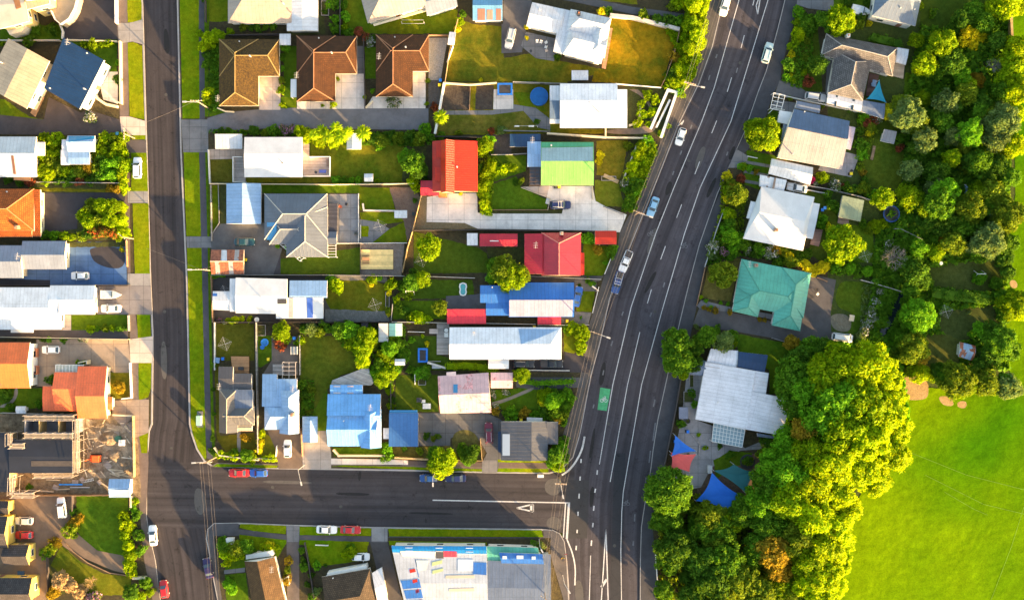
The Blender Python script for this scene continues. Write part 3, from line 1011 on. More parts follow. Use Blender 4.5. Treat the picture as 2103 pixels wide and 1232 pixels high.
class House:
    def __init__(s, name, label, cat, at, group=None):
        s.at = P(*at, GZ)
        s.o = empty(name, s.at)
        tag(s.o, label, cat, group)
        s.tris, s.quads = [], []

    def z(s, x, y):
        """Height of the roof seen at a photo pixel."""
        zz = GZ + 3
        for _ in range(4):
            p = P(x, y, zz)
            best = None
            for a, b, c in s.tris:
                d = (b.x - a.x) * (c.y - a.y) - (c.x - a.x) * (b.y - a.y)
                if abs(d) < 1e-9:
                    continue
                u = ((p.x - a.x) * (c.y - a.y) - (c.x - a.x) * (p.y - a.y)) / d
                v = ((b.x - a.x) * (p.y - a.y) - (p.x - a.x) * (b.y - a.y)) / d
                if u >= -.001 and v >= -.001 and u + v <= 1.001:
                    h = a.z + u * (b.z - a.z) + v * (c.z - a.z)
                    best = h if best is None else max(best, h)
            if best is None:
                return zz
            zz = best
        return zz

    def block(s, spec, roof, wall, fascia, trim, first, i):
        """'h x0 y0 x1 y1 eave ridge in0 in1 across' (ridge level in the photo), 'v ...' (upright), 'q' + 8 corner numbers; c before = open carport."""
        car = spec[0] == 'c'
        if car:
            spec = spec[1:]
        k, n = spec[0], nums(spec[1:])
        if k == 'q':
            q, r = n[:8], n[8:]
        else:
            x0, y0, x1, y1 = n[:4]
            q, r = ([x0, y0, x1, y0, x1, y1, x0, y1] if k == 'h' else [x0, y1, x0, y0, x1, y0, x1, y1]), n[4:]
        he, hr = r[0] + GZ + .011 * i, r[1] + GZ + .011 * i
        a0, a1, ac = [(r[j] if len(r) > j else d) for j, d in ((2, 0), (3, 0), (4, .5))]
        E = [P(q[j], q[j + 1], he) for j in (0, 2, 4, 6)]
        if (E[1] - E[0]).cross(E[2] - E[1]).z < 0:
            E = [E[1], E[0], E[3], E[2]]
            a0, a1 = a1, a0
        M0, M1 = E[0].lerp(E[3], ac), E[1].lerp(E[2], ac)
        R0, R1 = M0.lerp(M1, a0), M1.lerp(M0, a1)
        R0.z = R1.z = hr
        mb = MB()
        if ac > .001:
            mb.roof_face([E[0], E[1], R1, R0])
            s.tris += [(E[0], E[1], R1), (E[0], R1, R0)]
        if ac < .999:
            mb.roof_face([E[2], E[3], R0, R1])
            s.tris += [(E[2], E[3], R0), (E[2], R0, R1)]
        low = [e.copy() for e in E]
        if ac <= .001:
            mb.face([E[0], E[1], R1, R0], 1)
        if ac >= .999:
            mb.face([E[2], E[3], R0, R1], 1)
        for a, e0, e1, rr in ((a0, E[3], E[0], R0), (a1, E[1], E[2], R1)):
            if a > .002:
                mb.roof_face([e0, e1, rr])
                s.tris.append((e0, e1, rr))
            else:
                mb.face([e0, e1, rr], 2)
        th = .2
        D = [e - Vector((0, 0, th)) for e in E]
        for j in range(4):
            mb.face([D[j], D[(j + 1) % 4], E[(j + 1) % 4], E[j]], 1)
        mb.face(D[::-1], 1)
        nm = 'roof' if first else ('wing_roof' if hr - he > .5 else 'flat_roof')
        ro = mb.build(nm, [roof, fascia, wall], s.o)
        if trim and hr - he > .4:
            t = MB()
            segs = []
            if 0.02 < ac < .98:
                segs.append((R0, R1))
            for a, e0, e1, rr in ((a0, E[3], E[0], R0), (a1, E[1], E[2], R1)):
                if a > .002:
                    segs += [(e0, rr), (e1, rr)]
            for a, b in segs:
                if (b - a).length > .3:
                    t.bar(a + Vector((0, 0, .03)), b + Vector((0, 0, .03)), .11, 0, 5)
            if segs:
                t.build('ridge_trim', trim, ro)
        c = (E[0] + E[1] + E[2] + E[3]) / 4
        if car:
            for e in E:
                p = e.lerp(c, .08)
                w = MB()
                w.bar((p.x, p.y, GZ), (p.x, p.y, he - .15), .06)
                w.build('post', STEEL, s.o)
            return
        # walls under the eaves
        ov = .45
        W = []
        for j in range(4):
            a, b, d = E[j - 1], E[j], E[(j + 1) % 4]
            u, v = (a - b).normalized(), (d - b).normalized()
            W.append(b + u * min(ov, (a - b).length * .3) + v * min(ov, (d - b).length * .3))
        w = MB()
        w.prism([Vector((p.x, p.y, 0)) for p in W], GZ - .1, he - th + .01)
        w.build('wall', wall, s.o)
        s.quads.append((W, he - th))

    def windows(s, door=True):
        k = 0
        done = False
        for bi, (W, top) in enumerate(s.quads[:4]):
            for j in range(4):
                a, b = W[j].copy(), W[(j + 1) % 4].copy()
                L = (b - a).xy.length
                if L < 2.4:
                    continue
                n = max(1, min(3, int(L / 3.6)))
                d = (b - a).xy.normalized()
                nrm = Vector((d.y, -d.x))
                for lv in range(2 if top - GZ > 4.4 else 1):
                    for i in range(n):
                        t = (i + .5) / n
                        p = a.xy.lerp(b.xy, t) + nrm * .02
                        hid = False
                        for bj, (V, tp) in enumerate(s.quads):
                            if bj != bi:
                                ins = all((V[(m + 1) % 4].xy - V[m].xy).cross(p + nrm * .1 - V[m].xy) > 0 for m in range(4))
                                hid = hid or ins
                        if hid:
                            continue
                        zc = GZ + 1.55 + lv * 2.6
                        if top - GZ < 2.3:
                            continue
                        rz = math.atan2(d.y, d.x)
                        if door and not done and lv == 0 and i == n // 2 and n > 1:
                            done = True
                            o = bpy.data.objects.new('door', DOOR.data)
                            o.location = Vector((*p, GZ + 1.02)) - s.at
                            o.scale, o.rotation_euler = (1.0, .09, 2.04), (0, 0, rz)
                            C.objects.link(o)
                            o.parent = s.o
                            continue
                        o = bpy.data.objects.new('window', WIN.data)
                        o.location = Vector((*p, zc)) - s.at
                        o.scale, o.rotation_euler = (1.6, .10, 1.15), (0, 0, rz)
                        C.objects.link(o)
                        o.parent = s.o
                        g = bpy.data.objects.new('pane', WPANE.data)
                        g.location, g.scale = (0, -.12, 0), (.88, 1.0, .84)
                        C.objects.link(g)
                        g.parent = o

    def extra(s, e):
        k, a = e[0], e[1:]
        q = nums(a[0])
        mb = MB()
        if k == 'chimney':
            z = s.z(q[0], q[1])
            p = P(q[0], q[1], z)
            mb.box((p.x, p.y, z + .35), (.75, .75, 1.7))
            o = mb.build('chimney', a[1] if len(a) > 1 else plain((.33, .24, .17)), s.o)
            m2 = MB()
            m2.bar((p.x, p.y, z + 1.19), (p.x, p.y, z + 1.55), .16, 0, 8)
            m2.build('chimney_pot', plain((.35, .15, .08)), o)
        elif k == 'flue':
            z = s.z(q[0], q[1])
            p = P(q[0], q[1], z)
            mb.bar((p.x, p.y, z - .1), (p.x, p.y, z + .9), .12, 0, 8)
            mb.bar((p.x, p.y, z + .85), (p.x, p.y, z + 1.0), .2, 0, 8)
            mb.build('flue', STEEL, s.o)
        elif k == 'vent':
            z = s.z(q[0], q[1])
            p = P(q[0], q[1], z)
            mb.bar((p.x, p.y, z - .1), (p.x, p.y, z + .35), .14, 0, 8)
            mb.build('vent_pipe', a[1] if len(a) > 1 else FASC, s.o)
        elif k == 'aerial':
            z = s.z(q[0], q[1])
            p = P(q[0], q[1], z)
            mb.bar((p.x, p.y, z - .1), (p.x, p.y, z + 1.6), .03)
            mb.bar((p.x - .1, p.y - .8, z + 1.55), (p.x + .1, p.y + .8, z + 1.55), .035)
            for t in (-.6, -.25, .1, .45):
                mb.bar((p.x - .5, p.y + t, z + 1.55), (p.x + .5, p.y + t, z + 1.55), .025)
            mb.build('tv_aerial', STEEL, s.o)
        elif k in ('skylight', 'panel_or_painted_light', 'solar_panel'):
            # a quad lying on the roof
            if len(q) == 4:
                q = [q[0], q[1], q[2], q[1], q[2], q[3], q[0], q[3]]
            V = []
            for i in range(0, 8, 2):
                z = s.z(q[i], q[i + 1])
                p = P(q[i], q[i + 1], z)
                V.append(p)
            if (V[1] - V[0]).cross(V[2] - V[1]).z < 0:
                V = V[::-1]
            up = Vector((0, 0, .05 if k == 'panel_or_painted_light' else .1))
            mb.roof_face([v + up for v in V])
            for i in range(4):
                mb.face([V[i] - up, V[(i + 1) % 4] - up, V[(i + 1) % 4] + up, V[i] + up])
            mb.build(k, a[1], s.o)
        elif k in ('deck', 'terrace', 'porch', 'canopy', 'lean_to'):
            z0, z1 = a[1], a[2]
            mb.prism(pts(a[0], GZ + z1), GZ + z0, GZ + z1)
            mb.build(k, a[3], s.o)
        elif k in ('balustrade', 'parapet'):
            p = pts(a[0], GZ + a[2])
            mb.ribbon(p, .14, GZ + a[1], GZ + a[2])
            mb.build(k, a[3], s.o)
        elif k == 'pergola':
            # outline in pixels, height, bars each way, material
            if len(q) == 4:
                q = [q[0], q[1], q[2], q[1], q[2], q[3], q[0], q[3]]
            z = GZ + a[1]
            V = [P(q[i], q[i + 1], z) for i in range(0, 8, 2)]
            n1, n2 = a[2]
            for i in range(n1 + 1):
                t = i / n1
                mb.bar(V[0].lerp(V[1], t), V[3].lerp(V[2], t), .07, 0, 4)
            for i in range(n2 + 1):
                t = i / n2
                dz = Vector((0, 0, .1))
                mb.bar(V[0].lerp(V[3], t) + dz, V[1].lerp(V[2], t) + dz, .07, 0, 4)
            for v in V:
                mb.bar((v.x, v.y, GZ), v, .07, 0, 4)
            mb.build('pergola_frame', a[3], s.o)
            if len(a) > 4:
                g = MB()
                up = Vector((0, 0, .2))
                if (V[1] - V[0]).cross(V[2] - V[1]).z < 0:
                    V = V[::-1]
                g.roof_face([v - up * .4 for v in V])
                g.build('glazing', a[4], s.o)


def house(label, land, blocks, roof, wall=WHITE, fascia=FASC, trim=None, ex=(), name='house', cat='house', win=True, group=None):
    first = blocks[0].split('@')[0].lstrip('c')
    n = nums(first[1:])
    cx, cy = ((n[0] + n[2] + n[4] + n[6]) / 4, (n[1] + n[3] + n[5] + n[7]) / 4) if first[0] == 'q' else ((n[0] + n[2]) / 2, (n[1] + n[3]) / 2)
    h = House(name, label, cat, (cx, cy), group)
    for i, b in enumerate(blocks):
        sp, _, key = b.partition('@')
        m, w = roof, wall
        if key:
            m = RM[key]
        h.block(sp.strip(), m, w, fascia, trim, i == 0, i)
    if win:
        h.windows(cat == 'house')
    for e in ex:
        h.extra(e)
    if land:
        LAND.append((land, cx, cy))
    return h


NAVY, LBLUE, BLUE = metal_roof((.010, .040, .105)), metal_roof((.24, .38, .58)), metal_roof((.03, .14, .45))
RWHITE, RGREY, RPALE = membrane((.66, .66, .66), .45, .14), metal_roof((.30, .33, .37)), metal_roof((.58, .60, .63))
BEIGE, PEACH, DGREY = metal_roof((.40, .32, .22)), metal_roof((.34, .28, .25)), metal_roof((.10, .105, .12))
TERRA, SALMON, RED, DRED = tile_roof((.36, .085, .012)), metal_roof((.48, .17, .09), 0, .55), metal_roof((.46, .022, .004), 0, .5), metal_roof((.42, .018, .035), 0, .6)
BROWN, BROWN_MOSS = tile_roof((.066, .024, .006)), tile_roof((.038, .021, .007), .6, (.15, .085, .008))
LGREEN, TEAL, GGREEN = metal_roof((.17, .42, .09)), metal_roof((.085, .36, .27)), metal_roof((.20, .25, .16))
PINK, RUST, LILAC = metal_roof((.62, .40, .40), .12, .9, (.62, .30, .30)), metal_roof((.36, .33, .31), .72, .5), metal_roof((.30, .28, .38))
VWHITE, SLATE, DTILE = metal_roof((.60, .61, .64)), metal_roof((.115, .15, .22)), tile_roof((.055, .048, .048))
TAUPE = tile_roof((.12, .112, .112))
POLY = glass((.22, .32, .36), .3)
BPANEL = glass((.05, .22, .42), .25)
DECKW, DECKG, DECKD = timber((.40, .22, .11)), timber((.33, .30, .28)), timber((.06, .06, .075))
RM = dict(shaded_slope=metal_roof((.075, .12, .20)), sky=metal_roof((.008, .20, .50)), navy=NAVY, lblue=LBLUE, blue=BLUE, white=RWHITE, grey=RGREY, pale=RPALE, beige=BEIGE, peach=PEACH, dgrey=DGREY, red=RED, dred=DRED, lilac=LILAC, pink=PINK,
          vwhite=VWHITE, slate=SLATE, bglass=BPANEL, rust=RUST, teal=TEAL, salmon=SALMON, poly=POLY, dark=DECKD, brown=BROWN, lgreen=LGREEN, dtile=DTILE, ggreen=GGREEN)
YELLOW = plain((.62, .48, .12), .6, .08)
CWALL = plain((.62, .50, .22), .6, .08)
BRICK = plain((.30, .14, .08), .8)

# ---- left side of the left street
house('large cream apartment building with stepped white roofs and a curved terrace', 'cream apartment building',
      ['q -60 -30 44 -30 60 44 0 60 6.2 6.5 0 0 .5', 'q 44 -40 100 -40 102 8 56 20 7.4 7.6 0 0 .5@beige', 'q 50 -60 90 -60 92 -2 54 2 8.6 8.9 0 0 .5@bglass'], membrane((.46, .42, .36), .6, .2), CWALL, WHITE, None,
      [('terrace', '100 -40 158 -40 158 -5 152 18 141 38 124 50 112 40 100 22', 0, 3.2, concrete((.40, .33, .24))),
       ('balustrade', '158 -40 158 -5 152 18 141 38 124 50 112 40 104 22', 3.2, 4.1, WHITE),
       ('terrace', '2 44 20 72 44 66 60 44 56 30 10 40', 0, 3.0, plain((.66, .60, .50))),
       ('skylight', '26 -4 34 20 44 16 38 -8', plain((.30, .14, .06)))], 'apartment_building', 'apartment building')
house('beige metal roofed two storey house with white end wall, beside the navy roofed house', 'beige roofed house',
      ['q 55 224 102 126 17 79 -32 175 5.2 5.9'], BEIGE, CREAM, FASC, None, [('flue', '5 130'), ('porch', '62 232 82 195 90 200 72 240', 0, .3, DECKW)])
house('navy blue metal roofed two storey house set at an angle to the street', 'navy roofed house',
      ['q 165 225 215 125 130 78 90 182 5.0 5.35 0 0 0'], NAVY, WHITE, FASC, None, [('vent', '179 110'), ('vent', '103 182'), ('aerial', '144 90'), ('flue', '176 184')])
house('long pale grey roofed house with brown roof strip by the left photo edge', 'pale grey roofed house',
      ['h -40 281 75 364 2.9 3.9 0 0 .43', 'h 72 292 92 320 2.5 2.7@vwhite'], metal_roof((.52, .55, .56)), CREAM, FASC, None, [('panel_or_painted_light', '23 320 28 320 33 358 28 358', plain((.16, .08, .05))), ('lean_to', '28 360 62 362 62 372 28 370', 2.0, 2.2, DECKW)])
house('small summerhouse with upper roof slope coloured blue as shade standing among shrubs', 'blue roofed summerhouse',
      ['h 139 279 195 312 2.6 3.5 0 0 .42', 'h 140 311 184 338 2.5 2.62@lblue', 'h 125 308 142 339 2.3 2.42@vwhite', 'h 127 287 142 310 2.2 2.3@vwhite'], LBLUE, WHITE, FASC, None, [('panel_or_painted_light', '141 280 194 292', membrane((.02, .22, .42)))], 'summerhouse', 'summerhouse')  # blue quad puts the shade of the upper slope into its colour
house('orange terracotta tiled hip roof house beside a dark driveway', 'orange tiled house',
      ['h -80 388 70 474 2.9 5.3 .25 .30', 'h 60 390 84 486 2.6 3.0 0 0 0', 'h -80 470 66 487 2.6 2.9 0 0 0'], TERRA, CREAM, FASC, plain((.55, .2, .08)), [('chimney', '38 467'), ('vent', '15 394')])
house('blue grey metal roofed house with garage wing beside blue concrete drive', 'blue grey garage house',
      ['h 46 495 136 553 2.7 3.6 0 0 .5', 'h -50 504 47 571 2.9 3.9 0 0 .5'], metal_roof((.20, .23, .29)), CREAM, FASC, None, [('aerial', '42 527')])
house('wide white roofed house with boat parked in front of its garage', 'white boat owner house',
      ['h -60 590 103 677 2.8 3.6 0 0 .49', 'h 103 586 195 646 2.7 3.3 0 0 .5', 'h 98 630 126 677 2.8 3.0'], metal_roof((.62, .66, .70)), WHITE, FASC, None,
      [('panel_or_painted_light', '121 616 194 616 194 645 121 645', RWHITE), ('aerial', '2 595'), ('lean_to', '22 676 68 676 68 683 22 683', 1.9, 2.1, WHITE)])  # white quad on the lower slope is sunlight painted as colour
house('orange roofed house with tall white gable wall and red shutters', 'white gabled orange house',
      ['h -70 703 62 797 4.3 5.6 0 0 .46'], metal_roof((.85, .17, .035), 0, .6), WHITE, FASC, None, [('balustrade', '66 716 74 716 74 733 66 733', .4, 1.6, SALMON), ('balustrade', '68 752 75 752 75 768 68 768', .4, 1.6, SALMON), ('panel_or_painted_light', '-5 789 3 789 3 796 -5 796', BPANEL)])
house('salmon pink metal roofed house with glazed lean to and yellowish lawn', 'salmon roofed house',
      ['h 160 752 220 859 2.9 4.4 0 0 .56', 'h 112 764 166 844 2.8 4.0 0 0 .42', 'h 88 793 116 844 2.5 2.8 0 0 .5', 'h 218 815 231 841 2.4 2.6'], metal_roof((.85, .16, .05), 0, .6), CREAM, FASC, None,
      [('pergola', '114 749 171 765', 2.5, (8, 1), FRAME, plain((.42, .42, .36), .4, .2))])
house('small white garden shed behind the salmon roofed house', None, ['h 33 834 53 849 2.1 2.4 0 0 .5'], VWHITE, WHITE, FASC, None, (), 'garden_shed', 'shed', False)
h = house('half built house with black roof membrane and scaffolding', 'half built house',
      ['h 19 903 151 971 4.6 4.8', 'h -60 888 20 1010 4.4 4.6', 'h 17 922 80 968 4.2 4.32'], membrane((.018, .022, .035), .6, .3), plain((.42, .30, .16)), STEEL, None,
      [('panel_or_painted_light', '64 946 150 946 150 957 64 957', plain((.07, .06, .055))), ('balustrade', '51 862 153 862 153 890 51 890 51 862', 0, 4.0, plain((.22, .23, .27))), ('balustrade', '80 862 80 890', 0, 3.9, plain((.5, .35, .15))), ('balustrade', '120 862 120 890', 0, 3.9, plain((.5, .35, .15))),
       ('terrace', '58 866 148 866 148 888 58 888', 0, .4, concrete((.26, .27, .30))), ('parapet', '14 1010 14 970 60 970', 0, 3.2, plain((.45, .32, .16)))])
house('small blue and white lean to shed at the corner of the building site', None, ['h 224 983 268 1021 2.4 2.9 0 0 .5'], LBLUE, WHITE, FASC, None, [('panel_or_painted_light', '225 1006 267 1006 267 1020 225 1020', RWHITE)], 'garden_shed', 'shed', False)
house('large yellow house with dark tiled roofs in the lower left corner', 'large yellow house',
      ['h -40 1186 66 1236 4.2 5.6 0 0 .6', 'h 8 1118 60 1160 3.8 5.2 0 0 .5', 'h -40 1060 16 1125 4.4 5.8 0 0 .5', 'h -30 1028 18 1056 3.4 3.8'], DTILE, YELLOW, plain((.6, .45, .12)), None, [('skylight', '36 1172 50 1172 50 1180 36 1180', PANE), ('porch', '18 1062 36 1062 34 1125 18 1120', 0, .25, plain((.10, .09, .05)))])

# ---- block between the streets
house('beige hip roofed house with pale blue metal annexe at the top of the photo', 'beige hip roofed house',
      ['h 468 -60 600 48 2.9 5.2 .32 .32', 'v 589 -40 653 64 2.8 3.2 0 0 .5@pale'], metal_roof((.34, .28, .23)), WHITE, FASC, None, [('flue', '583 9')])
house('mossy brown tiled L-shaped house, leftmost of the three tiled houses', 'mossy tiled house',
      ['v 450 81 531 218 2.7 4.9 .17 .24 .47', 'h 450.5 81.5 574 157 2.7 4.85 .3 .16'], BROWN_MOSS, CREAM, FASC, plain((.30, .2, .07)), [('flue', '515 117'), ('aerial', '451 205'), ('vent', '492 86')], group='three tiled houses')
house('brown tiled L-shaped house, middle one of the three tiled houses', 'middle tiled house',
      ['v 609 74 689 209 2.7 4.9 .17 .26 .49', 'h 609.5 74.5 733 152 2.7 4.85 .3 .16'], BROWN, CREAM, FASC, plain((.34, .16, .08)), [('flue', '682 110'), ('aerial', '612 158'), ('vent', '655 79')], group='three tiled houses')
house('brown tiled L-shaped house, rightmost of the three tiled houses beside a gravel strip', 'gravel side tiled house',
      ['v 772 72 848 199 2.7 4.9 .17 .26 .49', 'h 772.5 72.5 881 147 2.7 4.85 .3 .16'], BROWN, CREAM, FASC, plain((.34, .16, .08)), [('aerial', '780 119'), ('vent', '811 77'), ('flue', '834 99')], group='three tiled houses')
house('white flat carport beside the middle tiled house', None, ['ch 597 163 611 200 2.3 2.4'], RWHITE, WHITE, FASC, None, (), 'carport', 'carport', False)
house('small pale lean to shed between two tiled houses', None, ['h 574 70 597 93 2.2 2.4'], RPALE, WHITE, FASC, None, (), 'garden_shed', 'shed', False)
house('pale grey flat roofed garage beside the driveway of the white flat roofed house', None, ['h 442 276 497 306 2.4 2.7 0 0 0'], metal_roof((.46, .49, .53)), WHITE, FASC, None, (), 'garage', 'garage')
house('white flat roofed house with timber porch and sunny pink deck', 'white flat roofed house',
      ['h 502 282 621 364 2.9 3.4 0 0 .42'], RWHITE, WHITE, FASC, None,
      [('porch', '478 322 504 322 504 374 478 374', 0, .4, DECKG), ('balustrade', '496 322 478 322 478 373 504 373', .4, 1.3, WHITE), ('deck', '621 288 635 288 635 322 678 322 678 363 621 363', 0, .35, timber((.55, .42, .35))), ('balustrade', '635 322 677 322 677 362 621 362', .35, 1.2, WHITE), ('vent', '580 335', DARKM)])
house('small white roofed shed beside the palms', None, ['v 712 274 742 307 2.2 2.5 0 0 .4'], VWHITE, WHITE, FASC, None, (), 'garden_shed', 'shed', False)
house('pale blue gable roofed double garage beside a parking court', 'pale blue garage', ['v 465 377 536 460 2.5 3.5 0 0 .49'], LBLUE, WHITE, FASC, None, (), 'garage', 'garage')
house('blue grey roofed villa with many gables and white pergolas', 'many gabled grey villa',
      ['h 543 398 672 492 2.9 5.3 .33 .30 .46', 'v 588 425 673 528 2.9 5.15 .3 .2 .5', 'h 553 442 640 502 2.9 4.5 .3 .3', 'h 655 476 692 502 2.6 2.9'], metal_roof((.095, .112, .145)), WHITE, FASC, plain((.42, .40, .36)),
      [('porch', '672 418 693 418 692 478 672 478', 0, 2.4, DECKD), ('panel_or_painted_light', '548 457 568 457 568 493 548 493', BPANEL), ('pergola', '568 496 590 498 624 530 616 536', 2.5, (2, 8), FRAME), ('pergola', '672 499 690 499 690 528 672 528', 2.4, (1, 5), FRAME)])
house('rusty corrugated iron shed beside the pavement', 'rusty iron shed', ['h 434 513 501 563 2.3 3.1 0 0 .48'], RUST, plain((.3, .2, .16)), FASC, plain((.55, .42, .33)), [('panel_or_painted_light', '455 514 466 514 466 536 455 536', RPALE)], 'shed', 'shed', False)
house('long white roofed house with pale blue annexe and blue translucent roof strips', 'blue striped white house',
      ['q 484 570 590 573 590 645 484 643 2.9 3.4 0 0 .5', 'h 595 576 672 612 2.7 3.1 0 0 .9@lblue', 'h 567 611 664 654 2.7 3.0 0 0 .0', 'q 437 598 474 598 474 638 437 636 2.4 2.7@pale', 'q 472 572 486 572 486 640 472 640 2.6 2.8@pale'], RWHITE, WHITE, FASC, None,
      [('panel_or_painted_light', '630 612 642 612 643 653 631 653', metal_roof((.06, .14, .50))), ('panel_or_painted_light', '594 612 602 612 602 653 594 653', plain((.36, .33, .31))), ('flue', '537 611'), ('panel_or_painted_light', '437 603 446 603 446 608 437 608', BLUE), ('panel_or_painted_light', '570 614 589 614 589 624 570 624', DARKM)])  # dark quad paints the shade of an opening in the roof
house('dark grey roofed cottage with brown timber deck behind', 'dark grey cottage',
      ['v 450 799 488 888 2.9 4.6 .0 .22 .52', 'h 462 833 522 873 2.9 4.5 0 .28 .5', 'h 449 753 479 802 2.8 3.1', 'h 477 767 517 803 2.7 2.95', 'h 482 800 519 842 3.2 3.4@slate', 'h 488 871 518 885 2.5 2.8@beige'], metal_roof((.07, .07, .078)), WHITE, FASC, plain((.35, .3, .24)),
      [('deck', '474 732 511 732 511 766 478 766', 0, .5, DECKW), ('aerial', '454 792')])
house('pale blue metal roofed cottage with car parked in front', 'pale blue cottage',
      ['v 574 800 614 890 2.9 4.7 .0 .16 .56', 'h 543 831 604 882 2.9 4.5 .26 0 .45', 'h 539 768 569 834 2.8 3.3 0 0 1', 'h 567 778 610 834 2.8 3.35 0 0 1'], LBLUE, WHITE, FASC, None,
      [('aerial', '604 797'), ('deck', '560 748 583 748 583 770 560 770', 0, .4, DECKG), ('pergola', '580 744 607 778', 2.3, (2, 4), plain((.45, .4, .36))), ('chimney', '602 850')])
house('narrow blue and white gabled shed beside a concrete drive', None, ['v 621 855 652 908 2.3 3.0 0 .15 .55'], LBLUE, WHITE, FASC, None, (), 'garden_shed', 'shed', False)
house('bright blue roofed villa with white sunlit front slope', 'bright blue villa',
      ['h 673 848 776 916 2.9 4.5 .0 0 .47', 'h 673 809 782 852 2.8 3.9 0 0 1', 'v 741 840 783 919 2.9 4.6 .0 .12 .5', 'h 678 790 745 810 2.5 2.7'], metal_roof((.14, .36, .70)), WHITE, FASC, None,
      [('panel_or_painted_light', '685 792 699 808', membrane((.55, .5, .5))), ('panel_or_painted_light', '713 792 726 808', membrane((.5, .4, .4))), ('aerial', '762 835'), ('vent', '706 864'), ('deck', '680 790 682 781 744 757 757 757 767 786 762 791', 0, 1.2, timber((.42, .40, .39), .3, .35))])
house('small navy blue roofed shed beside the bright blue villa', 'navy blue shed', ['h 799 848 859 916 2.5 3.0 0 0 1', 'h 787 879 800 901 2.3 2.4@vwhite'], metal_roof((.05, .15, .36)), WHITE, FASC, None, [('lean_to', '800 842 857 842 857 849 800 849', 2.1, 2.25, BPANEL)], 'shed', 'shed', False)
house('bright red roofed house with two dormers and pale concrete forecourt', 'bright red house',
      ['v 888 290 981 394 3.5 4.9 0 0 .36', 'v 905 289 933 396 4.78 6.3 0 0 .42', 'h 864 371 902 402 2.8 3.3@dred', 'h 896 294 919 324 4.6 4.9', 'h 893 343 917 372 4.6 4.9'], RED, CREAM, plain((.62, .25, .10)), None, [('flue', '939 344'), ('porch', '900 388 917 388 917 404 900 404', 0, 2.6, plain((.62, .2, .06)))])
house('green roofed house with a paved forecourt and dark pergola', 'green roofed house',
      ['h 1111 292 1219 381 2.9 4.1 0 0 .46', 'h 1083 291 1112 343 2.6 2.9@lblue'], LGREEN, WHITE, FASC, None, [('panel_or_painted_light', '1112 304 1218 302 1218 331 1112 331', metal_roof((.30, .42, .44))), ('panel_or_painted_light', '1112 293 1218 293 1218 301 1112 303', metal_roof((.07, .32, .16))), ('flue', '1132 300'), ('aerial', '1093 290'), ('pergola', '1088 343 1110 381', 2.4, (2, 5), plain((.12, .08, .06)), glass((.06, .06, .07), .3))])  # upper slope quads paint a sky reflection and a strip of shadow
house('navy flat roofed shed behind the green roofed house', None, ['h 1047 276 1110 302 2.3 2.6 0 0 0'], NAVY, WHITE, FASC, None, (), 'garden_shed', 'shed', False)
house('wide white roofed house beside the round blue pool', 'white pool house',
      ['h 1150 172 1268 263 2.9 3.7 0 0 .40', 'h 1266 184 1288 263 2.8 3.0', 'h 1129 176 1158 254 2.6 2.8@pale'], metal_roof((.74, .76, .79)), WHITE, FASC, None,
      [('panel_or_painted_light', '1129 207 1150 207 1150 245 1129 245', metal_roof((.10, .15, .22))), ('flue', '1230 231'), ('panel_or_painted_light', '1159 210 1266 210 1266 262 1159 262', RWHITE)])  # white quad over the lower slope paints it as sunlit
house('white roofed villa with steep gables above a wooden patio', 'white gabled villa',
      ['q 1093 5 1160 20 1146 70 1081 54 3.2 3.8', 'q 1172 19 1256 38 1246 84 1163 64 3.3 5.3 .25 .12 .45', 'q 1167 58 1249 77 1235 132 1156 112 3.2 4.9 .18 0 .40', 'q 1153 18 1178 24 1158 112 1136 106 3.1 3.3', 'q 1206 112 1216 50 1252 58 1242 120 3.3 5.1 .25 .2 .5'], VWHITE, WHITE, FASC, None,
      [('chimney', '1188 30', DARKM), ('vent', '1108 20'), ('porch', '1250 57 1258 59 1244 142 1236 140', 0, .4, timber((.38, .20, .12)))])
house('white roofed potting shed on the lawn below the white gabled villa', None, ['h 1174 145 1208 165 2.2 2.3'], VWHITE, GREYW, FASC, None, (), 'garden_shed', 'shed', False)
house('shed with blue and rusty roof sheets and white wall at the top', 'blue rusty shed', ['h 971 -22 1032 43 2.8 3.6 0 0 .55'], metal_roof((.12, .30, .48), 0, .6), WHITE, FASC, None, [('panel_or_painted_light', '1000 21 1012 21 1012 41 1000 41', metal_roof((.42, .20, .15))), ('panel_or_painted_light', '981 19 996 19 996 42 981 42', metal_roof((.36, .13, .09))), ('panel_or_painted_light', '1019 19 1029 19 1029 42 1019 42', metal_roof((.36, .13, .09)))], 'shed', 'shed', False)
house('beige roofed house with blue hip end and grey garage at the top', 'blue hipped beige house',
      ['q 755 48 878 13 862 -50 738 -15 2.9 5.0 .28 .1', 'q 877 33 940 13 930 -40 866 -20 2.8 3.2@grey'], metal_roof((.34, .28, .23)), WHITE, FASC, None, [('lean_to', '766 50 878 18 880 22 768 54', 2.2, 2.4, CREAM)])
house('long cherry red roofed house with orange sunlit hip', 'cherry red house',
      ['v 1112 478 1193 566 2.9 5.2 .0 .26 .43', 'v 1077 480 1114 563 2.8 3.4 0 0 1', 'h 1176 519 1200 565 2.6 2.9@red'], DRED, CREAM, FASC, plain((.6, .2, .16)), [('chimney', '1153 480', plain((.45, .4, .33))), ('aerial', '1100 504')])
house('cherry red roofed shed with white end bay in the back garden', None, ['h 985 480 1063 506 2.3 2.6 0 0 .5', 'h 959 479 981 504 2.2 2.35@vwhite'], DRED, WHITE, FASC, None, [('panel_or_painted_light', '1006 494 1024 494 1024 496 1006 496', RWHITE)], 'garden_shed', 'shed', False)
house('red roofed garage opening onto the main road pavement', None, ['h 1222 474 1266 502 2.5 2.8 0 0 .5'], RED, CREAM, FASC, None, (), 'garage', 'garage')
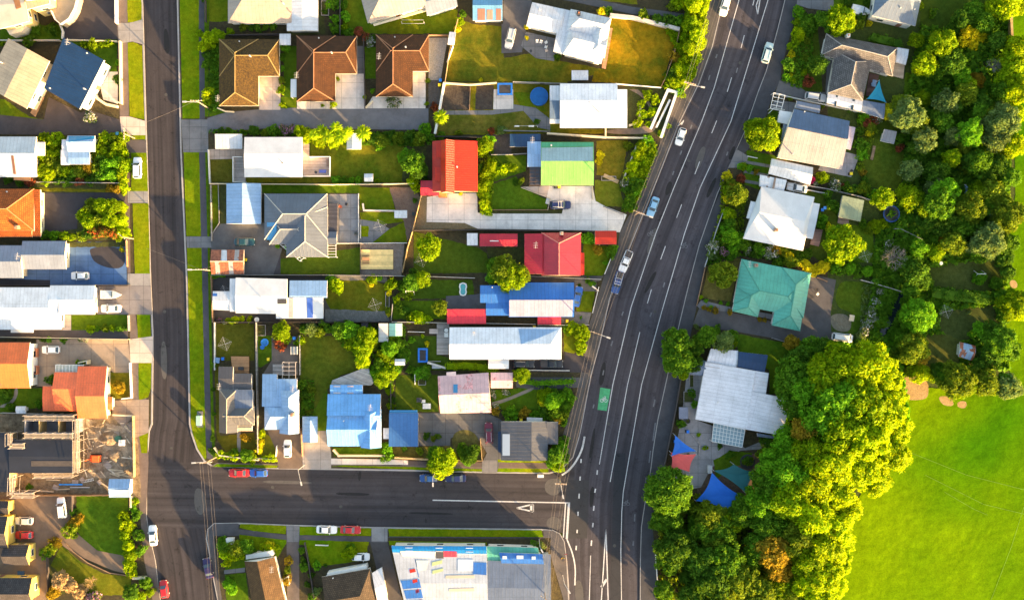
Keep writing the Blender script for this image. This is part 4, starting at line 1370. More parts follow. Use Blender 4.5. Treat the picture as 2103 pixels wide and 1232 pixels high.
house('cobalt blue roofed house with lower slope coloured lilac as sunlight', 'cobalt blue house',
      ['h 1045 580 1179 651 2.9 4.0 0 0 .50', 'h 986 586 1047 622 2.6 2.9', 'h 998 620 1047 648 2.5 2.75'], BLUE, WHITE, FASC, None, [('panel_or_painted_light', '1046 616 1177 616 1175 650 1046 650', LILAC), ('vent', '1011 590')])  # lilac quad colours the lower slope as if sunlit
house('crimson roofed shed with mottled paint below the small dark patio', None, ['h 918 635 998 665 2.3 2.6 0 0 0'], metal_roof((.58, .03, .05)), WHITE, FASC, None, (), 'garden_shed', 'shed', False)
house('small crimson roofed lean to between the cobalt blue house and fence', None, ['h 1104 650 1152 666 2.2 2.4 0 0 0'], metal_roof((.58, .03, .05)), WHITE, FASC, None, (), 'garden_shed', 'shed', False)
house('long white roofed house with pale blue roof end and two black cars', 'long white house',
      ['h 923 672 1153 738 2.9 3.9 0 .1 .53', 'h 1003 736 1045 757 2.5 2.7@white'], metal_roof((.72, .74, .77)), WHITE, FASC, None,
      [('panel_or_painted_light', '1065 675 1146 676 1151 707 1070 707', LBLUE), ('flue', '973 682'), ('deck', '897 665 922 665 922 728 897 728', 0, .4, DECKG)])
house('faded pink roofed house with pale skylight', 'faded pink house',
      ['q 899 772 1003 765 1009 847 904 849 2.9 4.2 0 0 .5', 'h 1008 765 1053 797 2.5 2.8'], PINK, WHITE, FASC, None, [('skylight', '931 789 940 789 940 806 931 806', BPANEL), ('panel_or_painted_light', '917 764 936 763 937 772 917 772', membrane((.7, .52, .5)))])
house('slate grey roofed house with skylight panel beside the street corner', 'slate grey house',
      ['v 1029 865 1125 945 2.9 3.8 0 0 .65', 'h 1122 866 1146 912 2.6 3.1 0 0 .0'], metal_roof((.075, .08, .095)), WHITE, FASC, None, [('panel_or_painted_light', '1032 891 1047 891 1047 935 1032 935', glass((.4, .45, .5), .3)), ('lean_to', '1023 886 1031 886 1031 928 1023 928', 1.8, 2.1, NAVY), ('lean_to', '1082 857 1114 858 1114 868 1082 866', 2.0, 2.3, GREYW)])

# ---- below the cross street
house('house with dark and orange brown tiled gable roof near the street corner', 'orange brown gabled house',
      ['q 522 1260 502 1152 564 1143 590 1250 3.0 5.0'], tile_roof((.10, .055, .022)), WHITE, FASC, None, [('aerial', '561 1165'), ('porch', '505 1148 505 1139 556 1131 560 1141', 0, 2.2, WHITE)])
house('dark tiled hip roofed house with white gabled end', 'dark tiled house',
      ['q 661 1184 760 1167 780 1260 680 1275 3.0 5.0 .0 .28', 'q 764 1176 784 1165 797 1232 776 1240 3.2 3.5@vwhite'], tile_roof((.075, .05, .03)), WHITE, FASC, None, [('porch', '672 1182 672 1176 752 1160 754 1167', 0, 2.4, WHITE), ('vent', '684 1186')])
house('commercial building with bright blue fascia and patchwork white roof', 'patchwork roofed commercial building',
      ['q 806 1132 1000 1134 1002 1260 836 1260 4.4 4.7', 'q 804 1120 999 1121 1000 1137 806 1134 4.6 4.7@sky', 'q 1001 1151 1117 1154 1120 1260 1001 1260 4.3 4.6@slate', 'q 998 1121 1105 1124 1110 1150 1001 1152 4.0 4.15@teal', 'q 1025 1134 1114 1137 1117 1158 1030 1156 4.7 4.85@blue', 'q 1112 1138 1131 1138 1132 1260 1116 1260 3.6 3.75@slate'], metal_roof((.40, .44, .50)), WHITE, WHITE, None,
      [('panel_or_painted_light', f'{810 + i * 6.5} {1152 + i * 20} {853 + i * 4} {1147 + i * 21} {857 + i * 4} {1164 + i * 21} {815 + i * 6.5} {1169 + i * 20}', BLUE if i else SLATE) for i in range(5)] +
      [('panel_or_painted_light', f'{841 + i * 6} {1169 + i * 21} {852 + i * 4} {1167 + i * 21} {854 + i * 4} {1173 + i * 21} {842 + i * 6} {1176 + i * 21}', RED) for i in range(4)] +
      [('panel_or_painted_light', '822 1131 895 1132 893 1146 826 1142', membrane((.55, .58, .52))), ('panel_or_painted_light', '911 1131 938 1132 938 1143 911 1143', metal_roof((.45, .03, .06))), ('panel_or_painted_light', '895 1130 911 1131 911 1146 896 1146', DARKM),
       ('panel_or_painted_light', '940 1148 972 1148 972 1172 940 1172', membrane((.50, .58, .68))), ('panel_or_painted_light', '972 1154 999 1155 999 1180 971 1178', BLUE), ('panel_or_painted_light', '915 1181 974 1180 974 1186 915 1187', membrane((.55, .48, .36))), ('panel_or_painted_light', '922 1208 974 1207 974 1213 922 1214', membrane((.55, .48, .36))),
       ('skylight', '1061 1140 1075 1140 1075 1147 1061 1147', FRAME), ('skylight', '1032 1141 1041 1141 1041 1147 1032 1147', FRAME), ('skylight', '1092 1142 1100 1142 1100 1148 1092 1148', FRAME), ('panel_or_painted_light', '855 1150 880 1150 875 1170 858 1172', membrane((.60, .66, .62))), ('panel_or_painted_light', '887 1154 908 1149 908 1156 887 1162', membrane((.45, .52, .25))), ('panel_or_painted_light', '888 1171 910 1166 910 1172 888 1178', membrane((.45, .52, .25)))], 'commercial_building', 'commercial building')

# ---- right of the main road
house('blue grey hip roofed house with white wall in the upper right', 'blue hipped white house',
      ['q 1791 33 1880 54 1898 -30 1806 -52 4.2 6.4 .32 .32'], metal_roof((.12, .155, .21)), WHITE, FASC, None, [('vent', '1849 17'), ('vent', '1878 20')])
house('large taupe roofed house with many hips and a white garage wing', 'taupe hipped house',
      ['q 1697 70 1843 99 1833 157 1688 113 2.9 5.2 .2 .16', 'q 1701 191 1716 106 1790 126 1772 207 2.9 5.1 .25 .2', 'q 1700 192 1772 208 1768 229 1698 212 2.8 3.0@vwhite', 'q 1772 206 1818 214 1815 245 1768 229 2.7 2.9@slate'], TAUPE, WHITE, FASC, plain((.3, .28, .27)),
      [('chimney', '1739 76', WHITE), ('panel_or_painted_light', '1717 196 1721 197 1717 219 1713 218', PANE), ('panel_or_painted_light', '1751 204 1756 205 1752 226 1747 225', PANE), ('deck', '1786 150 1806 155 1792 200 1778 196', 0, .3, timber((.12, .07, .06)))])
house('white roofed garden store behind the taupe hipped house', None, ['q 1843 98 1867 102 1860 134 1839 128 2.2 2.4'], VWHITE, GREYW, FASC, None, [('deck', '1837 128 1858 134 1855 162 1833 156', 0, .3, timber((.45, .38, .30)))], 'garden_shed', 'shed', False)
house('peach gable roofed house, upper slope coloured blue grey as shade, with concrete patio', 'peach gabled house',
      ['q 1614.5 264 1737 289.5 1729 348 1597 324 2.9 4.3 0 0 0', 'q 1631 224 1745 249 1737.4 288.6 1615 263.4 2.9 4.3 0 0 1@shaded_slope', 'q 1738 258 1757 262 1747 308 1733 304 2.6 2.8@lilac', 'q 1636 207 1685 217 1683 233 1634 222 2.6 2.8@slate', 'q 1601 227 1627 231 1622 257 1597 251 2.5 2.6@white', 'q 1609 255 1622 258 1614 288 1605 286 2.6 2.8@slate'], metal_roof((.36, .315, .295)), WHITE, FASC, None, [('flue', '1627 317'), ('vent', '1652 230')])  # upper slope block has its shade put into a blue grey colour
house('white carport roof on posts beside the peach gabled house', None, ['cq 1585 326 1670 344 1664 380 1578 357 2.4 3.0 0 0 .45'], metal_roof((.62, .62, .62)), WHITE, FASC, None, (), 'carport', 'carport', False)
house('broad white hip roofed house among dense gardens', 'broad white house',
      ['q 1564 383 1673 405 1649 515 1526 490 2.9 4.0 .1 .1 .48', 'q 1660 415 1684 419 1669 491 1647 487 2.8 3.0', 'q 1542 413 1556 416 1549 452 1533 448 2.6 2.8@pale', 'q 1561 359 1616 370 1610 392 1560 383 2.5 2.7@pale'], RWHITE, WHITE, FASC, None,
      [('chimney', '1592 473'), ('panel_or_painted_light', '1576 362 1581 363 1577 385 1573 384', plain((.26, .19, .15))), ('panel_or_painted_light', '1590 365 1594 366 1590 388 1586 387', plain((.26, .19, .15))), ('deck', '1672 470 1690 472 1682 506 1664 502', 0, .3, timber((.32, .20, .17)))])
house('small grey green roofed shed in the back garden', None, ['q 1730 402 1774 412 1767 455 1722 446 2.3 2.6 0 0 0'], GGREEN, plain((.2, .22, .14)), FASC, None, [('deck', '1722 446 1744 451 1742 464 1720 458', 0, .2, timber((.2, .16, .15)))], 'garden_shed', 'shed', False)
house('teal green hip roofed house beside a long shared driveway', 'teal hipped house',
      ['q 1523 532 1666 561 1650 653 1506 624 2.9 5.0 .3 .3 .62', 'q 1643 680 1664 561 1606 549 1585 668 2.9 4.7 .22 .25', 'q 1504 639 1514 592 1570 604 1556 651 2.9 4.3 .3 .2'], TEAL, WHITE, FASC, plain((.07, .27, .21)), [('chimney', '1551 545', plain((.3, .25, .2))), ('aerial', '1537 543'), ('porch', '1556 640 1590 646 1586 656 1554 650', 0, .3, CONC_GREY)])
house('long pale roofed day nursery with glazed veranda and play yard', 'pale roofed nursery',
      ['q 1532 881 1550 761 1449 743 1428 861 3.0 3.6 0 0 .0', 'q 1540 822 1550 761 1579 766 1572 815 2.95 3.3 0 0 0', 'q 1532 881 1541 803 1624 819 1606 894 2.9 3.5 0 0 0', 'q 1460 716 1516 720 1512 756 1451 744 2.7 2.9', 'q 1516 722 1577 729 1570 765 1514 753 3.0 3.15@navy', 'q 1418 736 1450 741 1448 772 1413 768 2.6 3.0 0 0 .5@slate', 'q 1556 889 1602 897 1600 902 1555 896 2.4 2.5@slate'], metal_roof((.66, .66, .70)), WHITE, FASC, None,
      [('pergola', '1466 868 1530 882 1524 918 1462 906', 2.6, (9, 5), FRAME, POLY), ('panel_or_painted_light', '1450 742 1480 748 1478 756 1448 752', plain((.45, .38, .36))), ('vent', '1474 826')], 'nursery_building', 'nursery')
house('small garden shed with rusty lower roof beside the dark hedge', None, ['q 1971 702 2004 710 1998 741 1968 732 2.1 2.7 0 0 .45'], metal_roof((.25, .38, .52), .45, .7), WHITE, FASC, None, (), 'garden_shed', 'shed', False)
house('small slate grey shed with white wall on the back lawn', None, ['q 1816 266 1841 271 1836 296 1810 290 2.3 2.6 0 0 0'], metal_roof((.17, .185, .22)), WHITE, FASC, None, (), 'garden_shed', 'shed', False)
house('small teal roofed shed beside the grey weathered fence and lush trees', None, ['v 799 664 826 690 2.1 2.4 0 0 .5'], metal_roof((.30, .58, .48)), WHITE, FASC, None, (), 'garden_shed', 'shed', False)
house('small pale lean to shed beside the small teal roofed shed', None, ['v 778 664 797 702 2.1 2.3 0 0 0'], metal_roof((.5, .5, .5)), GREYW, FASC, None, (), 'garden_shed', 'shed', False)
house('tiny pale shed at the foot of a retaining wall', None, ['h 810 432 836 448 2.0 2.1'], RPALE, GREYW, FASC, None, (), 'garden_shed', 'shed', False)
house('tiny pale grey shed at the lawn edge by a hedge', None, ['h 748 357 766 373 2.0 2.2'], RPALE, GREYW, FASC, None, (), 'garden_shed', 'shed', False)
house('white garden shed on the gravel strip beside the gravel side tiled house', None, ['q 923 66 936 67 933 93 919 92 2.1 2.3'], VWHITE, WHITE, FASC, None, (), 'garden_shed', 'shed', False)
house('small white open shed below the trampoline, half under trees', None, ['h 811 737 832 750 2.0 2.2'], VWHITE, WHITE, FASC, None, (), 'garden_shed', 'shed', False)
# ------------------------------------------------------------------ trees, shrubs and hedges
rng = np.random.default_rng(11)


def leaf_mesh(name, centres, normals, size, core=None):
    """Leaf quads at the given points, tilted about their outward normals; core = extra (verts, faces) for the shaded inside."""
    n = len(centres)
    nr = normals + rng.normal(0, .75, (n, 3))
    nr /= np.linalg.norm(nr, axis=1)[:, None]
    a = np.cross(nr, rng.normal(0, 1, (n, 3)))
    a /= np.linalg.norm(a, axis=1)[:, None]
    b = np.cross(nr, a)
    s = size * rng.uniform(.55, 1.4, (n, 1))
    q = np.stack([centres - a * s * .62, centres - b * s * .36 + nr * s * .08, centres + a * s * .62, centres + b * s * .36 + nr * s * .08], axis=1).reshape(-1, 3)
    v = [tuple(p) for p in q]
    f = [(4 * i, 4 * i + 1, 4 * i + 2, 4 * i + 3) for i in range(n)]
    if core:
        k = len(v)
        v += core[0]
        f += [tuple(k + j for j in t) for t in core[1]]
    me = bpy.data.meshes.new(name)
    me.from_pydata(v, [], f)
    me.materials.append(None)
    me.update()
    return me


def blob(c, r, sub=2):
    bm = bmesh.new()
    bmesh.ops.create_icosphere(bm, subdivisions=sub, radius=1)
    v = []
    for p in bm.verts:
        d = p.co
        w = 1 + .18 * math.sin(5 * d.x + c[0] * 9) * math.sin(6 * d.y + 2) + .12 * math.sin(9 * d.z + c[1] * 7)
        v.append((c[0] + d.x * r[0] * w, c[1] + d.y * r[1] * w, c[2] + d.z * r[2] * w))
    f = [tuple(q.index for q in t.verts) for t in bm.faces]
    bm.free()
    return v, f


def crown(K, n, size, hz=1.0, rag=.18, cl=.34):
    """A crown of unit radius: K clumps over a dome, n leaves each; z from about -hz*.6 to hz."""
    C_, N_ = [], []
    ga = math.pi * (3 - math.sqrt(5))
    core_v, core_f = blob((0, 0, 0), (.52, .52, .5 * hz), 2)
    for k in range(K):
        zz = 1 - (k + .5) / K * 1.45
        rr = math.sqrt(max(0, 1 - zz * zz))
        th = ga * k + rng.uniform(-.3, .3)
        R = .68 + rng.uniform(-rag, rag)
        c = np.array([math.cos(th) * rr * R, math.sin(th) * rr * R, zz * R * hz])
        r = cl * rng.uniform(.55, 1.5)
        d = rng.normal(0, 1, (n, 3))
        d /= np.linalg.norm(d, axis=1)[:, None]
        out = c / max(np.linalg.norm(c), 1e-6)
        d = np.where((d @ out)[:, None] < -.25, -d, d)
        C_.append(c + d * r * rng.uniform(.5, 1.18, (n, 1)) * np.array([1, 1, .85]))
        N_.append(d)
    return leaf_mesh('crown', np.concatenate(C_), np.concatenate(N_), size, (core_v, core_f))


BIG = [crown(64, 110, .125, 1.0, .24, .22), crown(74, 96, .12, .9, .24, .2), crown(58, 118, .13, 1.1, .26, .23)]
MED = [crown(30, 80, .16, .95, .2, .30), crown(26, 90, .165, 1.05, .22, .32), crown(34, 72, .155, .85, .22, .28)]
SML = [crown(12, 46, .28, .85, .32, .44), crown(10, 52, .29, .95, .34, .46), crown(14, 42, .27, .75, .34, .42)]
ROUND = [crown(110, 75, .085, .95, .06, .16)]


def bare(nb=26):
    mb = MB()
    R = random.Random(nb)

    def grow(p, d, l, r, lv):
        q = p + d * l
        mb.bar(p, q, r, 0, 4, r * .6)
        if lv:
            for _ in range(3 if lv > 1 else 3):
                e = (d + Vector((R.uniform(-.8, .8), R.uniform(-.8, .8), R.uniform(-.3, .5)))).normalized()
                grow(q, e, l * R.uniform(.55, .8), r * .6, lv - 1)
    for k in range(13):
        a = k * 2.4
        grow(Vector((0, 0, -.5)), Vector((math.cos(a), math.sin(a), R.uniform(.3, 1.6))).normalized(), .40, .02, 4)
    o = mb.build('branches', None)
    C.objects.unlink(o)
    return o.data


BARE = bare()


def palm_mesh():
    v, f = [], []
    R = random.Random(3)
    for k in range(26):
        a = k * 2.4
        el = R.uniform(-.1, .9)
        p0 = Vector((0, 0, 0))
        d = Vector((math.cos(a), math.sin(a), 0))
        side = Vector((-d.y, d.x, 0))
        prev = None
        n = 7
        for i in range(n + 1):
            t = i / n
            p = d * t + Vector((0, 0, el * t * .8 - .75 * t * t))
            w = .13 * math.sin(math.pi * (.12 + .86 * t))
            cur = (p - side * w + Vector((0, 0, -w * .4)), p, p + side * w + Vector((0, 0, -w * .4)))
            if prev:
                b = len(v)
                v += [tuple(x) for x in prev + cur]
                f += [(b, b + 1, b + 4, b + 3), (b + 1, b + 2, b + 5, b + 4)]
            prev = cur
    me = bpy.data.meshes.new('fronds')
    me.from_pydata(v, [], f)
    me.materials.append(None)
    return me


PALM = palm_mesh()
mb = MB()
mb.bar((0, 0, 0), (.04, .02, .55), .09, 0, 7, .06)
mb.bar((.04, .02, .55), (.0, .0, 1), .06, 0, 7, .035)
for a in (0.4, 2.3, 4.4):
    mb.bar((.03, .02, .5), (math.cos(a) * .35, math.sin(a) * .35, .9), .04, 0, 5, .015)
BARK = plain((.12, .09, .065), .9, .3)
TRUNK = mb.build('trunk', BARK)
C.objects.unlink(TRUNK)

LEAF = dict(
    y=('yellow green', leaf((.09, .20, .002), (.24, .33, .004))),
    Y=('golden yellow', leaf((.38, .38, .008), (.55, .50, .012))),
    g=('mid green', leaf((.05, .14, .008), (.11, .23, .012))),
    d=('dark green', leaf((.035, .10, .008), (.08, .17, .012))),
    l=('bright green', leaf((.07, .22, .008), (.15, .33, .012))),
    o=('olive green', leaf((.085, .15, .008), (.17, .23, .012))),
    s=('grey green', leaf((.075, .14, .04), (.16, .225, .06))),
    b=('bronze brown', leaf((.19, .14, .012), (.30, .22, .016))),
    r=('reddish', leaf((.12, .06, .02), (.30, .07, .04))),
    w=('white flowering', leaf((.07, .12, .03), (.12, .17, .05), (.65, .62, .62), .3)),
    p=('pink flowering', leaf((.08, .12, .03), (.12, .15, .04), (.65, .28, .50), .4)),
    f=('red flowered', leaf((.09, .12, .012), (.15, .17, .02), (.50, .07, .03), .3)),
    m=('deep pink flowered', leaf((.35, .02, .10), (.55, .03, .16))),
    h=('lime yellow', leaf((.12, .25, .002), (.38, .46, .004))),
    k=('grey leafless', plain((.24, .21, .19), .9, .2)),
    t=('straw brown leafless', plain((.42, .28, .12), .9, .2)),
)
NPL = [0]


def plant(x, y, r, kind, tall=1.0):
    """x, y: photo pixel of the crown's middle, r: its radius in pixels. Under 13 px a single mesh is a shrub."""
    NPL[0] += 1
    R = random.Random(NPL[0] * 7 + 1)
    col = kind[0]
    name, m = LEAF[col]
    shape = kind[1:]
    rm = r * S
    if shape == 'p':
        hgt = (rm * 1.3 + 1.2) * tall
        z = GZ + hgt
        p = P(x, y, z)
        t = empty('palm_tree', (p.x, p.y, GZ), R.uniform(0, 6))
        c = bpy.data.objects.new('fronds', PALM)
        c.location, c.scale = (0, 0, hgt), (rm, rm, rm)
        tr = bpy.data.objects.new('trunk', TRUNK.data)
        tr.scale = (1.6, 1.6, hgt)
        for o in (c, tr):
            C.objects.link(o)
            o.parent = t
        c.material_slots[0].link = 'OBJECT'
        c.material_slots[0].material = m
        want(t, f'{name} palm', x, y, 'palm', 'garden palms')
        return
    if shape in ('b',):
        me = BARE
    elif shape == 'r':
        me = ROUND[0]
    else:
        me = R.choice(BIG if rm > 3.1 else (MED if rm > 1.35 else SML))
    tree = rm > 1.75 or shape in ('b', 'r')
    if tree:
        hgt = (rm * 1.55 + 1.2) * tall
        zc = GZ + hgt - rm * .8
        p = P(x, y, zc)
        t = empty('tree', (p.x, p.y, GZ), R.uniform(0, 6.28))
        c = bpy.data.objects.new('crown', me)
        c.location = (0, 0, zc - GZ)
        c.scale = (rm * R.uniform(.94, 1.06), rm * R.uniform(.94, 1.06), rm * .86)
        tr = bpy.data.objects.new('trunk', TRUNK.data)
        k = .5 + rm * .28
        tr.scale = (k * 1.6, k * 1.6, zc - GZ)
        for o in (c, tr):
            C.objects.link(o)
            o.parent = t
        sz = 'large' if rm > 3.3 else ('medium' if rm > 2.3 else 'small')
        want(t, f'{sz} {name} tree', x, y, 'tree', 'trees in the gardens')
    else:
        zc = GZ + rm * .55 * tall
        p = P(x, y, zc)
        kind2 = 'flowering_shrub' if col in 'YwpfmrbF' else ('bush' if rm > 1.02 else 'shrub')
        c = bpy.data.objects.new(kind2, me)
        c.location = (p.x, p.y, zc)
        c.rotation_euler = (0, 0, R.uniform(0, 6.28))
        c.scale = (rm * R.uniform(.8, 1.25), rm * R.uniform(.8, 1.25), rm * .95 * tall)
        C.objects.link(c)
        if kind2 == 'flowering_shrub':
            want(c, f'{name} ornamental shrub', x, y, 'ornamental shrub', 'flowering garden shrubs')
        elif kind2 == 'bush':
            want(c, f'{name} bush', x, y, 'bush', 'garden bushes', f'{name} bushes')
        else:
            want(c, f'small {name} shrub', x, y, 'shrub', 'garden shrubs')
    c.material_slots[0].link = 'OBJECT'
    c.material_slots[0].material = m


def plants(s):
    for it in s.split(';'):
        q = it.split()
        if q:
            plant(float(q[0]), float(q[1]), float(q[2]), q[3], float(q[4]) if len(q) > 4 else 1.0)


def hedge(line, w, h, kind, look, name='hedge', dens=1.0):
    """A hedge of leaf clumps along a line of photo pixels; w, h in metres."""
    p = pts(line, GZ + h * .6)
    C_, N_ = [], []
    core_v, core_f = [], []
    for a, b in zip(p, p[1:]):
        L_ = (b - a).length
        n = max(1, int(L_ / .75))
        for i in range(n + 1):
            c = a.lerp(b, i / max(n, 1))
            for _ in range(max(1, int(w / 1.3))):
                off = rng.uniform(-.5, .5) * max(0, w - 1.0)
                d2 = (b - a).xy.normalized()
                cc = np.array([c.x - d2.y * off + rng.uniform(-.2, .2), c.y + d2.x * off + rng.uniform(-.2, .2), GZ + h * rng.uniform(.5, .72)])
                r = min(w, 1.5) * .5 * rng.uniform(.8, 1.3)
                m = int(34 * dens)
                d = rng.normal(0, 1, (m, 3))
                d[:, 2] = np.abs(d[:, 2]) * rng.choice([1, 1, -1], m)
                d /= np.linalg.norm(d, axis=1)[:, None]
                C_.append(cc + d * np.array([r, r, h * .38]) * rng.uniform(.75, 1.05, (m, 1)))
                N_.append(d)
        k = len(core_v)
        d2 = (b - a).xy.normalized()
        nn = Vector((-d2.y, d2.x, 0)) * w * .33
        q = [a - nn, b - nn, b + nn, a + nn]
        core_v += [(v.x, v.y, GZ) for v in q] + [(v.x, v.y, GZ + h * .75) for v in q]
        core_f += [(k + 4, k + 5, k + 6, k + 7)] + [(k + j, k + (j + 1) % 4, k + 4 + (j + 1) % 4, k + 4 + j) for j in range(4)]
    me = leaf_mesh(name, np.concatenate(C_), np.concatenate(N_), .34, (core_v, core_f))
    me.materials[0] = LEAF[kind][1]
    o = bpy.data.objects.new(name, me)
    C.objects.link(o)
    q = nums(line)
    x, y = sum(q[::2]) / (len(q) // 2), sum(q[1::2]) / (len(q) // 2)
    want(o, look, x, y, 'hedge', 'garden hedges')


# upper left gardens
plants('73 60 11 g;106 60 12 d;58 85 12 d;174 90 7 y;192 93 10 y;209 91 6 y;224 91 8 y;242 130 6 l;245 165 7 d;238 160 6 g;184 241 10 w;188 243 8 w;4 88 6 y')
plants('105 290 12 y;120 283 12 y;90 283 10 y;215 283 10 y;235 282 9 o;252 283 10 y;83 320 14 y;92 350 14 y;108 315 12 y;106 335 12 o;105 358 14 h;122 345 11 o;135 352 12 y;150 355 11 g;165 352 14 o;180 342 13 b;196 345 12 o;210 310 11 y;208 330 12 d;220 340 14 l;230 320 12 y;240 335 15 l;240 302 13 y;255 312 9 h;256 340 14 y;250 365 12 h;232 360 14 l;215 360 11 l;200 365 10 d;118 372 9 d;95 372 10 y;140 372 10 d;165 372 9 r;185 372 9 d;255 386 10 h;240 388 8 b;225 388 8 b;130 315 10 d;100 300 9 d;248 296 8 h;15 370 8 d;40 375 8 d;60 372 8 r')
plants('176 436 13 y;190 425 15 o;210 422 16 y;230 425 17 y;250 425 13 h;168 447 10 y;185 455 15 y;205 450 15 o;225 452 16 y;248 455 15 h;215 475 14 f;235 478 13 f;195 475 12 f;180 482 10 d;255 478 13 h;110 484 11 l;95 482 9 g;132 485 9 y;150 486 9 y;168 486 8 o;245 490 8 y;250 512 5 Y')
plants('185 676 7 y;200 676 6 g;215 674 7 o;230 675 6 y;245 676 7 g;258 672 6 d;102 697 6 l;130 699 7 g;88 697 5 d;165 699 4 w;178 699 4 w;107 778 11 d;12 812 14 d;22 835 9 d;80 830 7 g;160 745 6 y;172 745 5 y;245 795 14 b 1.2')
plants('150 1075 10 b;145 1090 12 o;162 1065 9 b;152 1100 6 y;150 1050 6 g;105 1125 12 o;115 1115 11 b;95 1135 10 g;125 1190 19 t .9;145 1200 16 t .9;185 1195 17 tb;165 1215 15 t .8;110 1215 13 b;200 1225 12 p;185 1228 9 p;255 1060 11 y;262 1080 12 h;258 1100 12 y;264 1120 13 h;268 1140 13 y;265 1160 14 y;270 1175 12 h;278 1030 8 y;280 1060 9 g;285 1100 9 g;290 1130 10 g;275 1045 8 l;270 1215 17 d;300 1195 14 g;288 1225 12 y;310 1215 9 y;60 1000 6 d')
# upper middle gardens
plants('432 82 15 h;448 76 14 y;420 95 13 h;425 88 12 y;412 70 6 y;472 65 8 y;425 133 9 g;425 115 8 d;425 190 10 h;425 205 8 y;430 160 7 d;528 56 8 d;560 56 7 g;500 57 7 o;545 58 6 g;515 58 5 d;585 98 9 l;580 120 7 g;580 142 5 l;578 165 7 o;577 185 8 y;581 217 6 h;675 10 9 l;690 8 10 g;708 12 8 g;690 40 9 l;688 60 10 g;708 35 9 l;708 58 8 y;668 25 6 d;760 84 9 w;752 78 7 r;770 80 6 d;748 200 4 y;765 187 5 l;807 208 12 w;675 192 4 Y;684 215 7 h;662 217 4 y;694 162 4 y;925 76 5 Y')
plants('420 1 5 d;735 66 8 r;715 68 8 g;700 66 7 g;945 45 9 y;950 30 7 g;940 60 6 Y;905 240 17 hp 1.1;893 220 8 r;898 228 7 r;876 270 11 l;942 273 6 o;1010 270 6 r;1030 268 9 s;987 165 4 Y;1080 58 4 Y;1082 78 4 Y;1145 118 7 d;1102 250 6 d;878 166 4 o;876 214 4 y')
# planting below the shared drive
plants('520 268 8 d;560 268 10 g;545 272 8 o;585 266 8 p;600 264 8 p;575 270 8 g;618 272 13 h;632 280 13 h;645 276 13 hp 1.2;660 268 14 hp 1.2;672 280 16 hp 1.2;690 262 14 hp 1.3;700 280 16 hp 1.2;745 272 18 hp 1.2;715 270 12 hp 1.2;655 290 12 h;685 293 12 h;770 285 13 d;785 290 14 o;800 280 12 d;820 285 14 o;780 300 9 l;840 280 12 d;860 285 12 o;470 268 6 d;455 268 5 d;872 265 10 l;885 285 11 g;905 280 7 g')
plants('850 335 23 g 1.1;835 325 16 l;862 348 18 d;852 330 8 Y 2.2;848 372 14 h;853 385 10 h;835 290 8 d;690 370 8 l;705 372 8 g;720 372 7 l;735 371 7 l;775 373 5 y;852 350 10 d')
# red house hedge, green house garden
plants('997 298 17 y;990 312 12 h;1005 290 11 l;1010 345 13 h;1000 360 15 y;1012 335 10 y;1035 350 10 h;1050 345 10 y;990 390 14 h;998 405 12 y;995 420 14 h;1000 432 10 h;1000 376 13 y;985 372 9 o;1022 352 10 h;985 345 8 d;946 398 4 Y;1060 375 6 d;1070 372 6 o;874 368 5 d;852 412 5 g')
plants('1232 318 7 Y;1231 332 7 Y;1290 300 9 o;1318 300 13 y;1330 290 12 l;1310 320 14 h;1300 340 13 h;1322 330 12 y;1298 358 12 h;1315 350 11 y;1285 375 9 w;1290 390 11 d;1308 380 12 g;1295 410 12 g;1305 395 11 l;1288 425 10 g;1302 425 9 d;1335 305 10 y;1285 385 6 p')
# street hedge by the main road, upper
plants('1425 10 17 h;1405 8 13 h;1440 20 15 h;1390 5 11 y;1418 30 13 y;1445 0 14 h;1380 15 9 o;1237 22 8 Y;1250 22 8 g;1320 30 11 o;1325 38 8 y;1350 40 11 d;1375 42 12 d;1395 45 12 g;1420 50 16 y;1435 55 15 h;1430 75 17 h;1410 75 15 y;1440 90 13 h;1420 100 16 h;1400 100 14 y;1425 120 15 h;1405 125 15 h;1385 120 11 b;1395 145 15 h;1415 145 15 y;1380 150 12 d;1405 165 14 h;1385 172 13 h;1395 185 9 l;1400 195 7 y;1372 165 9 y;1330 195 10 y;1345 205 9 h;1318 215 8 y;1320 235 9 y;1310 255 8 h;1340 230 8 h;1333 255 6 h;1372 260 5 h;1358 275 6 h')
